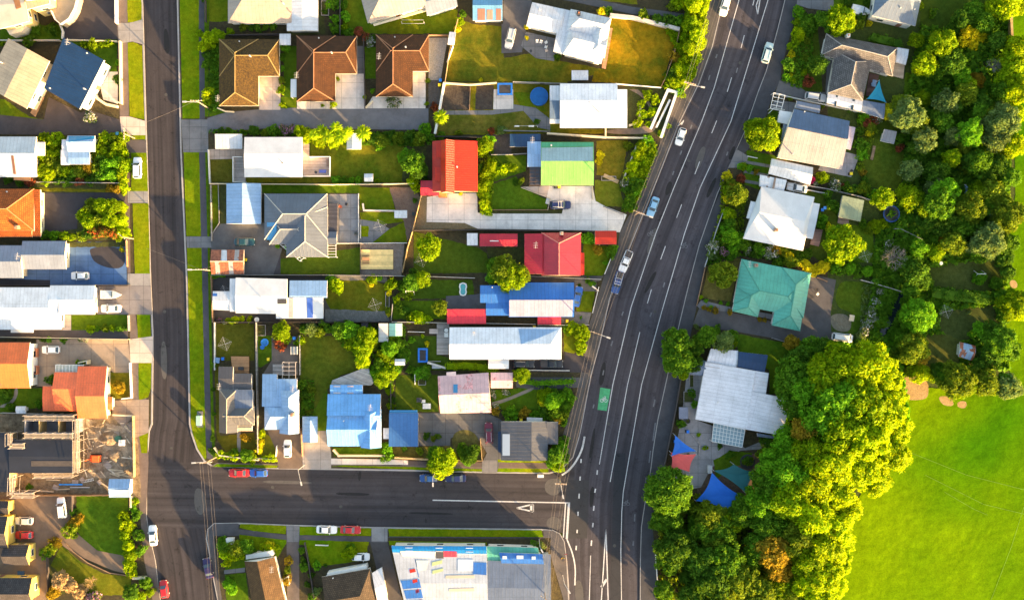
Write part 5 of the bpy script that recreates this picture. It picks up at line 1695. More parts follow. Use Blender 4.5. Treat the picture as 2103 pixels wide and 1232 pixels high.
# middle gardens
plants('685 584 13 y;692 590 11 h;680 575 9 l;763 575 8 y;762 583 6 Y;797 590 6 h;803 585 10 y;800 602 6 Y;797 638 7 o;798 645 5 Y;780 572 5 l;845 580 17 g;865 575 17 y;835 590 12 g;850 560 9 d;880 508 26 y 1.05;845 595 9 y;815 615 8 h;830 605 9 o;862 653 14 h;850 648 11 y;875 656 10 y;840 655 8 o;902 632 16 o;820 630 9 d;830 638 8 d;838 612 7 y;1035 555 26 o 1.15;1050 570 28 y 1.1;1020 550 20 g 1.1;1070 565 20 o 1.1;1010 570 12 l;1045 585 18 y;1010 540 10 d')
plants('498 655 5 h;485 657 7 h;470 658 6 y;450 655 5 p;460 662 4 w;512 656 6 h;440 565 7 l;456 563 8 l;503 533 4 l;590 508 6 l;570 505 4 l;580 680 17 y;570 690 13 o;585 693 10 y;578 705 11 r;618 698 10 y;614 705 8 y;640 675 13 s;655 682 12 o;670 672 12 g;625 675 9 g;700 680 18 g;720 680 18 l;735 690 18 g;755 690 20 y 1.1;770 690 12 h;725 705 18 y;745 715 20 y 1.1;705 670 14 d;745 740 16 h 1.1;735 715 14 y;765 705 13 o;810 690 9 l;795 700 13 g;800 715 16 l;820 710 14 g;790 730 14 y;830 730 13 g;780 745 13 g;805 745 12 y;800 765 15 y;785 780 16 y 1.1;775 765 14 l;795 785 12 d;815 755 9 l;842 760 9 g;862 765 11 l;875 765 11 g;850 775 7 d;800 800 8 y;805 820 6 d;803 835 7 y;620 790 9 g;625 810 9 d;628 830 8 g;640 800 8 o;620 850 6 g;845 700 6 l;877 705 5 Y;868 690 4 h')
hedge('918 752 935 752 955 750 975 752 1000 756 1018 764', 2.0, 1.7, 'y', 'long yellow green hedge')
plants('1015 765 9 o;1012 757 9 b')
hedge('1078 784 1100 787 1130 786 1155 785 1178 783', 1.4, 1.2, 'l', 'low bright green hedge')
plants('1072 772 16 y;1065 765 9 y;1172 782 5 w;1175 673 13 y;1190 680 14 y;1200 690 11 y;1195 708 12 y;1190 722 9 y;1165 675 9 g')
plants('1210 487 11 l;1206 492 10 l;1228 512 9 b;1255 516 11 g;1262 510 8 l;1244 540 5 l;1216 582 6 l;1206 575 5 g;1190 586 3 d;1193 652 3 l')
# corner garden
plants('1120 815 15 y;1135 825 16 l;1150 820 14 l;1170 818 12 l;1160 835 13 g;1140 845 15 g;1120 840 12 d;1115 825 9 Y;1150 850 12 o;1145 860 9 b;1165 805 9 g;1125 805 9 d;1140 805 8 g;1052 850 12 l;1040 848 8 g;1078 848 11 b;1098 850 8 l;1017 845 9 b;1020 835 5 w;1040 805 7 w;1010 805 6 w;1015 815 5 w;1110 855 9 g')
plants('1150 920 15 l 1.1;1140 935 17 g 1.1;1155 940 15 g;1145 955 15 y;1135 950 13 l;1158 908 10 g')
plants('907 945 26 y 1.25;895 930 18 g 1.3;915 960 17 h 1.2;925 940 14 h 1.2;890 955 15 o 1.2;965 935 16 d;950 925 13 g;975 925 10 d;960 942 13 g;903 975 9 h 1.6')
plants('796 925 11 l;795 938 10 g;795 915 8 l;452 933 7 h;465 935 7 y;480 937 10 h;483 930 8 g;508 935 13 g;518 940 9 h;505 942 8 y;436 925 6 d;535 910 8 Y;537 890 7 h;533 925 8 Y;502 897 8 b;512 903 4 b;560 940 8 h;545 942 7 h;440 750 5 g;438 800 4 d;440 850 4 d;438 900 5 d;475 660 5 y;876 895 6 d;890 900 7 o;900 895 6 d;830 920 6 d;862 925 7 o')
# below the cross street
plants('460 1120 13 g;462 1135 11 h;465 1155 9 h;455 1110 9 g;490 1125 17 o;505 1120 16 g;485 1140 12 h;515 1130 13 g;548 1125 11 h;552 1118 8 Y;568 1124 6 h;473 1203 15 l 1.0;590 1170 8 o;592 1150 8 b;590 1190 9 b;620 1130 7 g;622 1150 7 d;625 1165 8 g;650 1160 9 l;640 1180 6 d;650 1215 8 s;640 1225 8 g;632 1200 6 d;720 1133 13 y;718 1125 9 g;728 1140 9 h;707 1140 6 h;1105 1125 11 s;1100 1118 8 g;990 1215 8 Y;985 1205 7 o;994 1228 9 h;668 1160 3 d')
# along the right pavement
plants('1640 25 10 l;1638 45 9 y;1650 50 12 g;1640 70 13 h;1635 85 10 y;1622 95 6 y;1625 113 8 Y;1618 135 11 g;1625 155 4 Y;1615 158 8 l;1628 165 5 y;1655 85 7 o;1655 120 6 o;1652 150 6 y;1660 170 10 r;1680 135 19 d;1690 40 16 g;1725 40 30 y 1.0;1710 50 18 g;1740 50 18 h;1765 50 10 o;1770 35 9 d;1785 50 7 Y;1660 45 14 g;1670 55 11 g;1780 5 8 d;1745 5 9 d')
plants('1565 275 32 y 1.0;1580 260 18 h;1580 290 20 h;1545 262 16 g;1590 275 14 h;1552 290 16 y;1622 203 5 o;1690 218 5 o;1745 225 6 d')
plants('1494 363 10 Y;1500 375 10 o;1495 390 10 y;1492 408 9 Y;1515 400 20 o;1505 395 12 b;1520 415 12 o;1527 343 7 y;1538 346 7 l;1522 343 6 l;1553 353 5 b;1523 367 7 r;1495 440 13 y;1498 460 14 g;1490 470 12 l;1500 485 16 l;1515 495 14 l;1525 505 14 g;1505 510 12 l;1475 490 8 d;1465 505 10 w;1485 515 8 p;1490 520 7 p;1460 525 9 s;1500 525 9 g;1535 510 10 w;1555 508 11 g;1565 515 9 l;1580 520 12 w;1592 515 10 b;1610 520 10 o;1620 525 10 Y;1625 540 12 o;1598 540 9 g;1545 520 8 d;1640 535 9 d;1660 520 8 d')
plants('1485 565 27 o .9;1475 555 14 o;1460 630 4 l;1440 610 4 y;1445 632 5 b;1455 635 5 b;1470 637 6 b;1498 641 6 b;1450 618 4 l;1480 622 4 l;1495 624 4 l;1560 655 5 b;1570 657 5 b')
plants('1650 540 10 Y;1658 550 11 Y;1665 556 9 Y;1690 548 13 Y;1680 555 10 Y;1672 562 6 Y;1700 540 9 y;1715 550 12 l;1730 553 12 g;1745 552 13 l;1760 555 12 g;1780 558 13 l;1800 560 13 g;1815 575 11 g;1730 500 37 y 1.0;1715 485 18 l;1745 510 20 l;1720 515 16 g')
plants('1667 370 7 m;1690 365 13 y;1694 370 7 Y;1676 378 6 w;1715 382 12 w;1712 375 8 w;1740 386 9 g;1752 388 9 d;1730 380 5 r;1770 385 13 o;1780 392 10 o;1690 450 11 l;1685 460 10 l;1702 465 6 Y 1.8;1705 480 9 g;1700 400 10 g;1710 425 12 g;1765 270 9 d;1768 300 12 g;1770 315 11 l;1775 235 10 l;1770 245 8 l;1780 255 9 r;1790 262 11 o;1795 250 9 r;1785 275 7 Y;1768 345 8 o;1772 355 7 b;1775 370 7 d;1796 466 14 y;1810 462 12 y;1785 470 10 o;1770 460 8 g;1800 248 8 w')
# nursery trees
plants('1390 705 30 g 1.1;1395 740 30 g 1.1;1400 760 20 y 1.1;1380 720 22 g;1378 745 14 l;1425 745 18 d;1430 715 16 d;1450 690 22 g 1.1;1435 700 14 g;1487 700 20 s 1.1;1480 712 12 Y 1.9;1500 690 14 g;1505 705 10 y;1470 680 12 g;1430 670 5 s;1478 915 6 d;1435 893 4 y;1448 920 5 y;1400 870 9 g;1425 830 7 l;1420 808 8 d;1580 905 15 d;1535 945 10 d;1600 915 12 d;1415 935 4 d;1500 935 8 g;1565 930 9 o')
plants('1373 1008 54 gr .95;1370 1062 34 g .9;1385 1125 38 d 1.05;1375 1150 28 g;1400 1110 22 g;1395 1140 22 y;1362 1212 20 g 1.1;1368 1228 16 o;1455 1060 34 o .9;1440 1085 30 g .9;1480 1090 32 g .9;1500 1070 26 y .9;1470 1115 26 o;1425 1050 14 d;1415 1180 20 d;1440 1150 36 d 1.0;1490 1150 40 g 1.0;1460 1190 40 d 1.0;1520 1190 38 o 1.0;1425 1220 30 d;1480 1225 34 o;1540 1150 24 g;1560 1120 30 g 1.1;1590 1130 38 b 1.15;1600 1165 30 b 1.1;1570 1100 22 b 1.0;1625 1130 20 b 1.1;1560 1215 36 o 1.0;1600 1205 30 y 1.0;1620 1225 30 o 1.0;1535 1225 22 b')
plants('1630 775 40 g 1.1;1640 735 28 d;1665 715 24 g;1690 720 24 d;1625 705 16 b;1665 755 26 d 1.0;1620 810 26 g 1.2;1655 800 38 l 1.25;1640 835 28 g 1.3;1700 770 46 y 1.35;1730 745 40 y 1.3;1790 745 44 h 1.35;1760 770 46 h 1.4;1815 775 36 h 1.3;1830 810 30 h 1.25;1720 820 48 l 1.4;1770 830 48 y 1.45;1815 850 42 h 1.35;1840 885 30 h 1.3;1680 860 40 l 1.4;1730 880 46 y 1.45;1780 900 46 h 1.45;1825 930 36 h 1.35;1845 940 24 h 1.25;1650 880 24 b 1.9;1615 910 30 l 1.3;1660 930 40 y 1.4;1710 945 46 h 1.45;1765 960 40 h 1.4;1800 985 30 h 1.3;1585 950 32 l 1.3;1620 970 40 l 1.35;1575 990 32 g 1.25;1670 990 42 h 1.4;1720 1005 38 h 1.4;1740 1040 28 h 1.3;1620 1025 42 y 1.35;1560 1035 34 l 1.2;1525 1050 30 g 1.1;1580 1075 34 g 1.2;1670 1060 42 h 1.4;1715 1080 36 h 1.35;1640 1100 36 o 1.3;1735 1110 22 h 1.25;1690 1120 38 h 1.35;1720 1150 30 h 1.3;1660 1150 34 y 1.3;1690 1180 36 h 1.3;1715 1200 24 h 1.2;1655 1200 30 h 1.25;1680 1230 30 h 1.25;1640 1180 22 o 1.2;1700 1230 22 h 1.2')  # yellower leaves on the right put the sunlit side into the colour
# wood behind the right hand gardens
plants('1934 89 30 y 1.1;1917 27 9 g;1977 41 20 d;2019 48 22 g;2000 20 18 g;1960 60 14 d;2067 8 28 h 1.1;2035 20 20 y;2095 15 16 h;1881 85 16 y;1888 12 7 y;1900 133 24 y;1890 140 16 h 1.2;1925 150 16 g;1955 130 26 d;1973 155 20 l;2006 164 14 b;2042 136 19 kb;2045 85 20 d;2091 105 30 h;2085 135 28 y;2070 165 24 y;2085 190 30 h;2060 190 22 g;2095 165 22 h;1862 235 36 s 1.0;1850 215 22 o;1880 250 24 o;1825 232 14 Y 1.5;1893 203 15 y;1870 200 12 g;1944 211 24 s;1930 200 14 g;1960 220 16 d;1985 191 22 o;1990 175 16 y;2016 211 18 d;2010 230 18 g;1989 273 29 l 1.0;1980 300 16 o;1936 250 20 g;1925 240 16 g;1955 280 19 s;1965 275 8 Y 2.3;1897 286 26 s;1880 300 16 d;1849 285 12 g;1846 304 9 r 1.0;1870 310 14 d;2057 250 34 s 1.0;2035 240 22 o;2091 235 16 h;2045 285 26 s;2081 300 24 h;2095 300 14 h;2070 310 18 y;1953 324 19 y;2009 334 26 g;1990 330 18 d;1982 345 14 o;1886 324 14 d;1900 340 14 d;1869 351 22 s;1870 330 14 g;1917 355 22 d;1935 350 16 g;1936 396 31 l 1.0;1920 385 22 s;1869 406 24 y 1.0;1855 395 16 y;1885 415 18 g;1811 406 22 y;1800 400 14 l;1820 415 14 y;2036 399 28 o;2010 395 20 y;2055 410 18 g;2074 365 20 g;2050 341 20 d;1925 418 34 g 1.0;1900 430 20 y;1991 429 32 o 1.0;1970 420 20 g;2025 420 22 g;2068 444 34 o 1.0;2050 430 22 s;2028 495 36 s 1.0;2050 500 24 d;2010 520 20 g;2040 470 20 s;1955 499 24 o;1940 490 14 b;1970 510 16 o;1929 462 20 d;1950 455 20 d;1977 466 24 g;2000 465 20 d;1905 460 16 d;1838 528 30 kb 1.0;1855 505 15 g;1825 500 8 w;1887 510 18 l;1870 500 14 g;1922 521 16 y;1878 560 26 d;1860 545 18 g;1895 575 18 d;1871 594 18 g;1905 585 14 g;1850 575 14 d;1835 565 14 g;2011 572 15 l;2046 583 15 g;2070 560 16 d;2060 530 20 d;2075 500 18 g;2082 623 30 y 1.0;2090 640 18 h;2060 610 16 g;1885 648 42 lr .9;1865 665 16 g;2013 678 16 l;2000 685 9 l;2053 700 33 g 1.0;2035 680 22 d;2070 720 24 g;2040 725 22 d;1874 714 32 o 1.0;1855 700 18 g;1890 730 18 b;1845 690 14 g;1840 720 14 d;1962 780 38 o 1.0;1945 770 24 g;1980 790 24 y;2024 785 28 o 1.0;2040 795 18 y;2068 793 26 s 1.0;2085 800 16 s;2060 780 16 g;1889 765 20 h .8;1870 760 14 y;1910 770 14 y;1925 760 16 d;2010 750 16 d;2020 735 14 s;1798 655 9 w;1790 640 9 w;1780 665 11 w;1775 680 10 w;1770 690 9 s;1800 620 9 w;1808 600 9 w;1815 640 12 g;1810 660 11 g;1800 690 10 g;1765 705 10 d;1815 610 9 g;2060 650 12 g;1980 625 4 y;1945 75 5 d;1990 640 5 s;2070 275 12 d;2030 365 16 d;1960 360 12 d;1905 110 12 g')
plants('1992 78 26 Yb;1985 70 12 Y 2.0;2005 62 11 Y 2.0;1978 88 11 Y 2.0;1998 92 9 Y 2.0;2015 80 8 Y 2.0')
hedge('1915 600 1940 605 1970 608 2000 612 2030 616', 3.2, 2.4, 'd', 'thick dark green hedge')
hedge('1790 75 1800 80 1830 86 1850 92', 2.5, 1.6, 'd', 'low dark green hedge')
hedge('1880 452 1920 455 1960 462 1990 470', 3.0, 2.6, 'd', 'thick dark green hedge')


def undergrowth(poly, holes, n, size, kind, name='undergrowth', tall=1.0):
    """Ground cover nobody could count: leaves over a patch of ground."""
    q = nums(poly)
    V = [(q[i], q[i + 1]) for i in range(0, len(q), 2)]
    Hs = [[(h[i], h[i + 1]) for i in range(0, len(h), 2)] for h in map(nums, holes)]

    def inside(x, y, V):
        r = False
        for (a, b), (c, d) in zip(V, V[1:] + V[:1]):
            if (b > y) != (d > y) and x < (c - a) * (y - b) / (d - b) + a:
                r = not r
        return r
    xs, ys = [a for a, _ in V], [b for _, b in V]
    R = random.Random(5)
    pp = []
    while len(pp) < n:
        x, y = R.uniform(min(xs), max(xs)), R.uniform(min(ys), max(ys))
        if inside(x, y, V) and not any(inside(x, y, h) for h in Hs):
            hmp = .5 + .5 * math.sin(x * .13) * math.sin(y * .11 + 1)
            p = P(x, y, GZ + .1 + tall * hmp * R.uniform(.2, 1.3))
            pp.append(tuple(p))
    cs = np.array(pp)
    ns = rng.normal(0, .35, (n, 3)) + np.array([0, 0, 1.0])
    me = leaf_mesh(name, cs, ns / np.linalg.norm(ns, axis=1)[:, None], size)
    me.materials[0] = LEAF[kind][1]
    o = bpy.data.objects.new(name, me)
    C.objects.link(o)
    o['kind'] = 'stuff'
    return o


WOOD_HOLES = ('1905 548 2060 530 2065 590 2035 600 1915 590', '1895 690 1975 680 1970 745 1900 760', '1930 640 2040 625 2060 690 1975 700 1930 680', '1832 598 1856 600 1845 640 1835 660 1815 694 1803 690 1822 650', '1770 230 1818 245 1840 262 1860 310 1850 390 1790 385 1765 360 1780 300', '1890 -40 2050 -40 2040 60 1960 60 1890 50')
undergrowth('1870 150 1905 0 2078 0 2078 300 2072 400 2075 560 2060 640 2075 760 1850 760 1800 700 1850 600 1790 590 1800 470 1850 400 1860 300', WOOD_HOLES, 16000, 1.0, 'g')
undergrowth('1790 590 1850 595 1830 640 1800 700 1760 710 1775 660', (), 900, .8, 'g')
undergrowth('1350 1060 1440 1010 1520 1060 1640 1000 1740 1010 1720 1240 1355 1240', (), 5000, 1.0, 'o')
undergrowth('1620 700 1850 700 1870 880 1800 1000 1620 960 1600 900 1630 800', (), 5000, 1.0, 'l')
undergrowth('1456 500 1530 492 1665 520 1660 545 1520 525 1450 545', (), 1500, .6, 'g', tall=.6)
undergrowth('80 290 258 286 262 370 80 372', (), 2200, .6, 'o', tall=.5)
undergrowth('430 266 860 272 870 300 640 296 620 280 430 274', (), 1600, .6, 'g', tall=.5)
undergrowth('1365 60 1458 0 1446 50 1425 161 1392 200 1362 180 1390 110', (), 2200, .7, 'y', tall=.9)
undergrowth('1288 372 1340 286 1350 312 1300 436 1283 430', (), 1300, .7, 'y', tall=.8)
undergrowth('1105 805 1172 800 1178 820 1160 878 1140 862 1108 858', (), 1200, .6, 'g', tall=.7)
undergrowth('1480 355 1530 380 1525 500 1455 505 1480 430', (), 900, .6, 'o', tall=.6)
undergrowth('1640 10 1670 40 1670 150 1640 185 1606 165 1625 90', (), 900, .6, 'g', tall=.5)
undergrowth('690 665 832 665 832 750 800 790 770 790 740 740 690 700', (), 1100, .7, 'g', tall=.6)
undergrowth('433 82 452 82 450 226 428 232', (), 500, .55, 'g', tall=.5)
undergrowth('620 780 645 780 645 860 618 860', (), 350, .5, 'g', tall=.5)
undergrowth('983 290 1015 290 1012 435 985 438', (), 600, .5, 'o', tall=.6)
undergrowth('1760 225 1800 235 1795 290 1765 330', (), 500, .5, 'o', tall=.5)
undergrowth('1770 585 1812 585 1800 700 1765 705', (), 500, .5, 's', tall=.5)
# ------------------------------------------------------------------ vehicles
RUBBER, CHROME = plain((.02, .02, .02), .8), plain((.5, .5, .5), .3)
LAMP, TAIL = glass((.6, .6, .55), .15), glass((.35, .02, .02), .2)


def car_body(L, W, Hh, c, hood=.92, bed=None):
    """Hull and cabin. c = x of: screen foot, roof front, roof back, rear window foot (front is +x)."""
    bm = bmesh.new()
    xs = [-L / 2, -L / 2 + .25, -L * .3, 0, L * .3, L / 2 - .35, L / 2 - .1, L / 2]
    ws = [.80, .95, 1, 1, 1, .95, .86, .66]
    top = [hood * .86, hood * .97, hood, hood, hood * .98, hood * .86, hood * .78, hood * .66]
    rings = []
    for x, w, t in zip(xs, ws, top):
        h = W / 2 * w
        rings.append([bm.verts.new(p) for p in ((x, -h * .92, .28), (x, -h, .5), (x, -h, t - .16), (x, -h * .86, t - .02), (x, 0, t + .02), (x, h * .86, t - .02), (x, h, t - .16), (x, h, .5), (x, h * .92, .28))])
    for a, b in zip(rings, rings[1:]):
        for i in range(8):
            bm.faces.new((a[i], b[i], b[i + 1], a[i + 1]))
        bm.faces.new((a[8], b[8], b[0], a[0]))
    bm.faces.new(rings[0])
    bm.faces.new(rings[-1][::-1])
    w0, w1 = W / 2 * .88, W / 2 * .70
    z0 = hood - .06
    B = [bm.verts.new(p) for p in ((c[0], -w0, z0), (c[0] - .0, w0, z0), (c[3], w0, z0), (c[3], -w0, z0))]
    M = [bm.verts.new(p) for p in ((c[1], -w1, Hh - .04), (c[1], w1, Hh - .04), (c[2], w1, Hh - .04), (c[2], -w1, Hh - .04))]
    T = [bm.verts.new(p) for p in ((c[1] - .14, -w1 * .86, Hh), (c[1] - .14, w1 * .86, Hh), (c[2] + .14, w1 * .86, Hh), (c[2] + .14, -w1 * .86, Hh))]
    for a, b in ((B, M), (M, T)):
        for i in range(4):
            bm.faces.new((a[i], a[(i + 1) % 4], b[(i + 1) % 4], b[i]))
    bm.faces.new(T)
    bmesh.ops.recalc_face_normals(bm, faces=bm.faces)
    me = bpy.data.meshes.new('body')
    bm.to_mesh(me)
    bm.free()
    return me, (w0, w1, z0)


def make_car(kind):
    L, W, Hh, c, hood = dict(hatch=(4.0, 1.74, 1.5, (.85, .25, -1.35, -1.9), .95), sedan=(4.6, 1.78, 1.45, (.95, .3, -1.0, -1.65), .92), wagon=(4.75, 1.85, 1.68, (1.05, .45, -1.95, -2.3), 1.02),
                             ute=(5.1, 1.85, 1.72, (1.05, .55, -.55, -.78), 1.05), van=(4.7, 1.78, 1.95, (1.75, 1.2, -2.05, -2.3), 1.1))[kind]
    root = empty('car', (0, 0, 0))
    me, (w0, w1, z0) = car_body(L, W, Hh, c, hood)
    me.materials.append(None)
    b = bpy.data.objects.new('body', me)
    C.objects.link(b)
    b.parent = root
    mb = MB()

    def pane(name, q, sh=.09, up=.02):
        q = [Vector(v) for v in q]
        ce = sum(q, Vector()) / 4
        n = (q[1] - q[0]).cross(q[2] - q[1]).normalized()
        if n.dot(ce - Vector((0, 0, .8))) < 0:
            n = -n
            q = q[::-1]
        r = [v.lerp(ce, sh) + n * up for v in q]
        m = MB()
        m.face(r)
        for i in range(4):
            m.face([r[i] - n * .05, r[(i + 1) % 4] - n * .05, r[(i + 1) % 4], r[i]])
        m.build(name, PANE, root)
    zt = Hh - .04
    pane('windscreen', [(c[0], -w0, z0 + .05), (c[0], w0, z0 + .05), (c[1], w1, zt), (c[1], -w1, zt)], .10)
    pane('rear_window', [(c[3], -w0, z0 + .08), (c[3], w0, z0 + .08), (c[2], w1, zt), (c[2], -w1, zt)], .16)
    for s in (-1, 1):
        pane('side_window', [(c[0] - .2, s * w0, z0 + .08), (c[3] + .12, s * w0, z0 + .08), (c[2], s * w1, zt), (c[1], s * w1, zt)], .12)
    for sx in (L * .31, -L * .29):
        for s in (-1, 1):
            m = MB()
            m.bar((sx, s * (W / 2 - .2), .32), (sx, s * (W / 2 + .01), .32), .32, 0, 12)
            w = m.build('wheel', RUBBER, root)
            m = MB()
            m.bar((sx, s * (W / 2), .32), (sx, s * (W / 2 + .025), .32), .19, 0, 8)
            m.build('rim', CHROME, w)
    for s in (-1, 1):
        m = MB()
        m.box((L / 2 - .12, s * W * .33, hood * .68), (.16, .34, .14))
        m.build('headlight', LAMP, root)
        m = MB()
        m.box((-L / 2 + .03, s * W * .35, hood * .72), (.1, .26, .2))
        m.build('taillight', TAIL, root)
        m = MB()
        m.box((c[0] - .22, s * (W / 2 + .08), z0 + .12), (.12, .2, .13))
        o = m.build('wing_mirror', None, root)
    if kind == 'ute':
        m = MB()
        x0, x1, h = -L / 2 + .12, -.95, hood
        m.box(((x0 + x1) / 2, 0, h + .006), (x1 - x0, W * .80, .03))
        m.build('cargo_bed', plain((.05, .05, .055), .7), root)
    if kind in ('wagon', 'van'):
        for s in (-1, 1):
            m = MB()
            m.bar((c[1] - .2, s * w1 * .8, Hh + .05), (c[2] + .2, s * w1 * .8, Hh + .05), .03)
            m.build('roof_rail', CHROME, root)
    return root


PROTO = {}
CAR_COL = dict(white=(.78, .78, .78), silver=(.45, .46, .48), red=(.48, .012, .015), blue=(.02, .10, .42), lblue=(.22, .42, .62), navy=(.012, .02, .09), teal=(.01, .05, .065), maroon=(.12, .006, .025),
               black=(.012, .013, .018), pale=(.42, .55, .55), purple=(.02, .012, .07), dblue=(.01, .06, .22))


def car(kind, x, y, ang, col, label, z=None, rack=False, length=1.0, group=None):
    """ang: where the nose points in the photo, 0 right, 90 down."""
    z = GZ + .045 if z is None else z
    r = copy_tree(PROTO[kind]) if kind in PROTO else make_car(kind)
    if kind not in PROTO:
        PROTO[kind] = r
    p = P(x, y, z + .7)
    r.location = (p.x, p.y, z)
    r.rotation_euler = (0, 0, -math.radians(ang))
    r.scale = (length, 1, 1)
    r.name = {'ute': 'pickup_truck', 'van': 'van'}.get(kind, 'car')
    tag(r, label, {'ute': 'pickup truck', 'van': 'van'}.get(kind, 'car'), group or 'parked and driving cars')
    m = paint(CAR_COL[col])
    for o in r.children:
        if o.name.startswith(('body', 'wing_mirror')):
            o.material_slots[0].link = 'OBJECT'
            o.material_slots[0].material = m
    if rack:
        mb = MB()
        zz = 1.86
        for xx in (-.9, -.1, .5) if kind == 'ute' else (-.5, .1):
            mb.bar((xx, -.7, zz), (xx, .7, zz), .035)
        for yy in (-.7, .7):
            mb.bar((-2.2 if kind == 'ute' else -.6, yy, zz), (.6, yy, zz), .035)
        mb2 = MB()
        mb2.v, mb2.f, mb2.m, mb2.u = mb.v, mb.f, mb.m, mb.u
        o = mb2.build('roof_rack', WHITE)
        o.parent = r
    return r


RZ = .005
for a in (
    ('wagon', 282, 345, -90, 'white', 'white estate car parked on the grass verge of the left street'), ('hatch', 164, 566.5, 180, 'white', 'white hatchback parked on blue concrete drive'),
    ('sedan', 228, 633.5, 180, 'white', 'white saloon parked beside the small boat on its trailer'), ('hatch', 104, 718, 180, 'white', 'white hatchback on beige courtyard of white gabled orange house'),
    ('wagon', 127, 1042, -97, 'white', 'white estate car alone on brown driveway below the building site'), ('hatch', 49, 1069, 180, 'silver', 'silver hatchback parked above the red car by the yellow house'),
    ('hatch', 49, 1098, 180, 'red', 'red car parked by the yellow house below the silver hatchback'), ('sedan', 502, 497, 0, 'teal', 'dark teal saloon in court above the rusty iron shed'),
    ('wagon', 1004, 889, -92, 'maroon', 'maroon estate car on drive beside the slate grey house'), ('hatch', 590.5, 921, -90, 'white', 'white car on drive in front of the pale blue cottage'),
    ('wagon', 1151, 421, 0, 'navy', 'navy car with roof rack on the pale forecourt of green roofed house', None, True), ('sedan', 1186, 609, -78, 'blue', 'bright blue car half hidden under the cobalt blue roof'),
    ('wagon', 1076, 747, 0, 'black', 'black car with sunroof close to the white porch of long white house'), ('ute', 1133, 747, 0, 'black', 'black pickup truck nearest the pavement beside the long white house'),
    ('wagon', 1048, 79, 103, 'silver', 'silver estate car parked on rough grass drive below the blue rusty shed'), ('wagon', 1675, 200, 8, 'silver', 'silver four wheel drive in drive left of the taupe hipped house'),
    ('sedan', 1637, 386, 190, 'white', 'white car tucked behind the broad white house beside a carport'), ('van', 1730, 693, 8, 'white', 'white van at the end of the shared drive by the teal house'),
    ('hatch', 741, 1143, 0, 'white', 'white car half hidden beside a small tree on the lower lawn'), ('sedan', 671, 1087, 2, 'white', 'white saloon on the verge in front of red sports saloon'),
    ('sedan', 720, 1087.5, 2, 'red', 'red saloon parked on the verge right of a white saloon')):
    car(*a)
for a in (
    ('sedan', 314, 1099, -94, 'white', 'white saloon parked at the kerb of left street beside tall hedge'), ('hatch', 337, 1209, -98, 'red', 'red hatchback parked at the kerb by the bottom edge'),
    ('sedan', 427, 1166, -102, 'purple', 'dark purple saloon parked at right kerb of the left street'), ('sedan', 490.5, 970.5, 180, 'red', 'red saloon parked at the kerb directly left of a blue hatchback'),
    ('hatch', 531, 970.8, 180, 'blue', 'bright blue hatchback parked right behind the red saloon'), ('hatch', 880, 981.5, 180, 'dblue', 'dark blue hatchback under the left side of yellow street tree'),
    ('sedan', 936, 981.5, 180, 'navy', 'navy saloon parked just right of the yellow street tree'), ('wagon', 1489, 12, 105, 'white', 'white car on the main road at the top edge of photo'),
    ('wagon', 1576, 109, -74, 'pale', 'pale green grey estate car on right side of the main road'), ('hatch', 1398, 281, 108, 'white', 'white hatchback on the main road below the zigzag ramp'),
    ('sedan', 1341, 425, 110, 'lblue', 'pale blue saloon parked on main road beside a power pole'), ('ute', 1285, 537, 112, 'white', 'white pickup truck parked on the main road above blue pickup'),
    ('ute', 1268, 580, 106, 'dblue', 'dark blue pickup truck with ladder rack on the main road')):
    car(*a, z=RZ, rack=a[-1].endswith('rack on the main road'))

mb = MB()
# ------------------------------------------------------------------ small boats
def boat(x, y, ang, L, W, label, hull, cover):
    r = empty('boat', P(x, y, GZ + .05), -math.radians(ang))
    n = 9
    for name, z0, z1, k, m in (('hull', .35, 1.1, 1.0, hull), ('cockpit', 1.1, 1.14, .78, cover)):
        b = MB()
        out = []
        for i in range(n):
            t = i / (n - 1)
            w = W / 2 * k * (1 - max(0, (t - .35) / .65) ** 2.2)
            out.append((-L / 2 * k + L * k * t, w))
        poly = [Vector((a, -w, 0)) for a, w in out] + [Vector((a, w, 0)) for a, w in out[::-1] if w > .01]
        b.prism(poly, z0, z1)
        o = b.build(name, m)
        o.parent = r
    b = MB()
    b.box((L * .08, 0, 1.3), (.12, W * .7, .4))
    o = b.build('windshield', PANE)
    o.parent = r
    b = MB()
    b.bar((-L * .45, -W * .55, .25), (-L * .45, W * .55, .25), .25)
    o = b.build('trailer', RUBBER)
    o.parent = r
    tag(r, label, 'boat')


boat(231, 605, 0, 4.6, 1.9, 'small white motor boat with grey cover parked beside a white saloon', WHITE, plain((.42, .48, .52), .5))
boat(1767, 25, 12, 4.6, 2.0, 'white covered boat beside the blue hipped white house', WHITE, plain((.62, .64, .68), .5))


# ------------------------------------------------------------------ fences, walls and hedging boards
FM = dict(white=(WHITE, 'white'), wood=(timber((.30, .19, .11), .3), 'brown timber'), grey=(timber((.30, .29, .28), .3), 'weathered grey timber'), pale=(plain((.52, .48, .43), .8), 'pale concrete'), cream=(CREAM, 'cream rendered'), dark=(plain((.07, .06, .06), .8), 'dark stained'),
          yel=(timber((.48, .33, .16), .3), 'honey coloured timber'), steel=(STEEL, 'grey wire'))


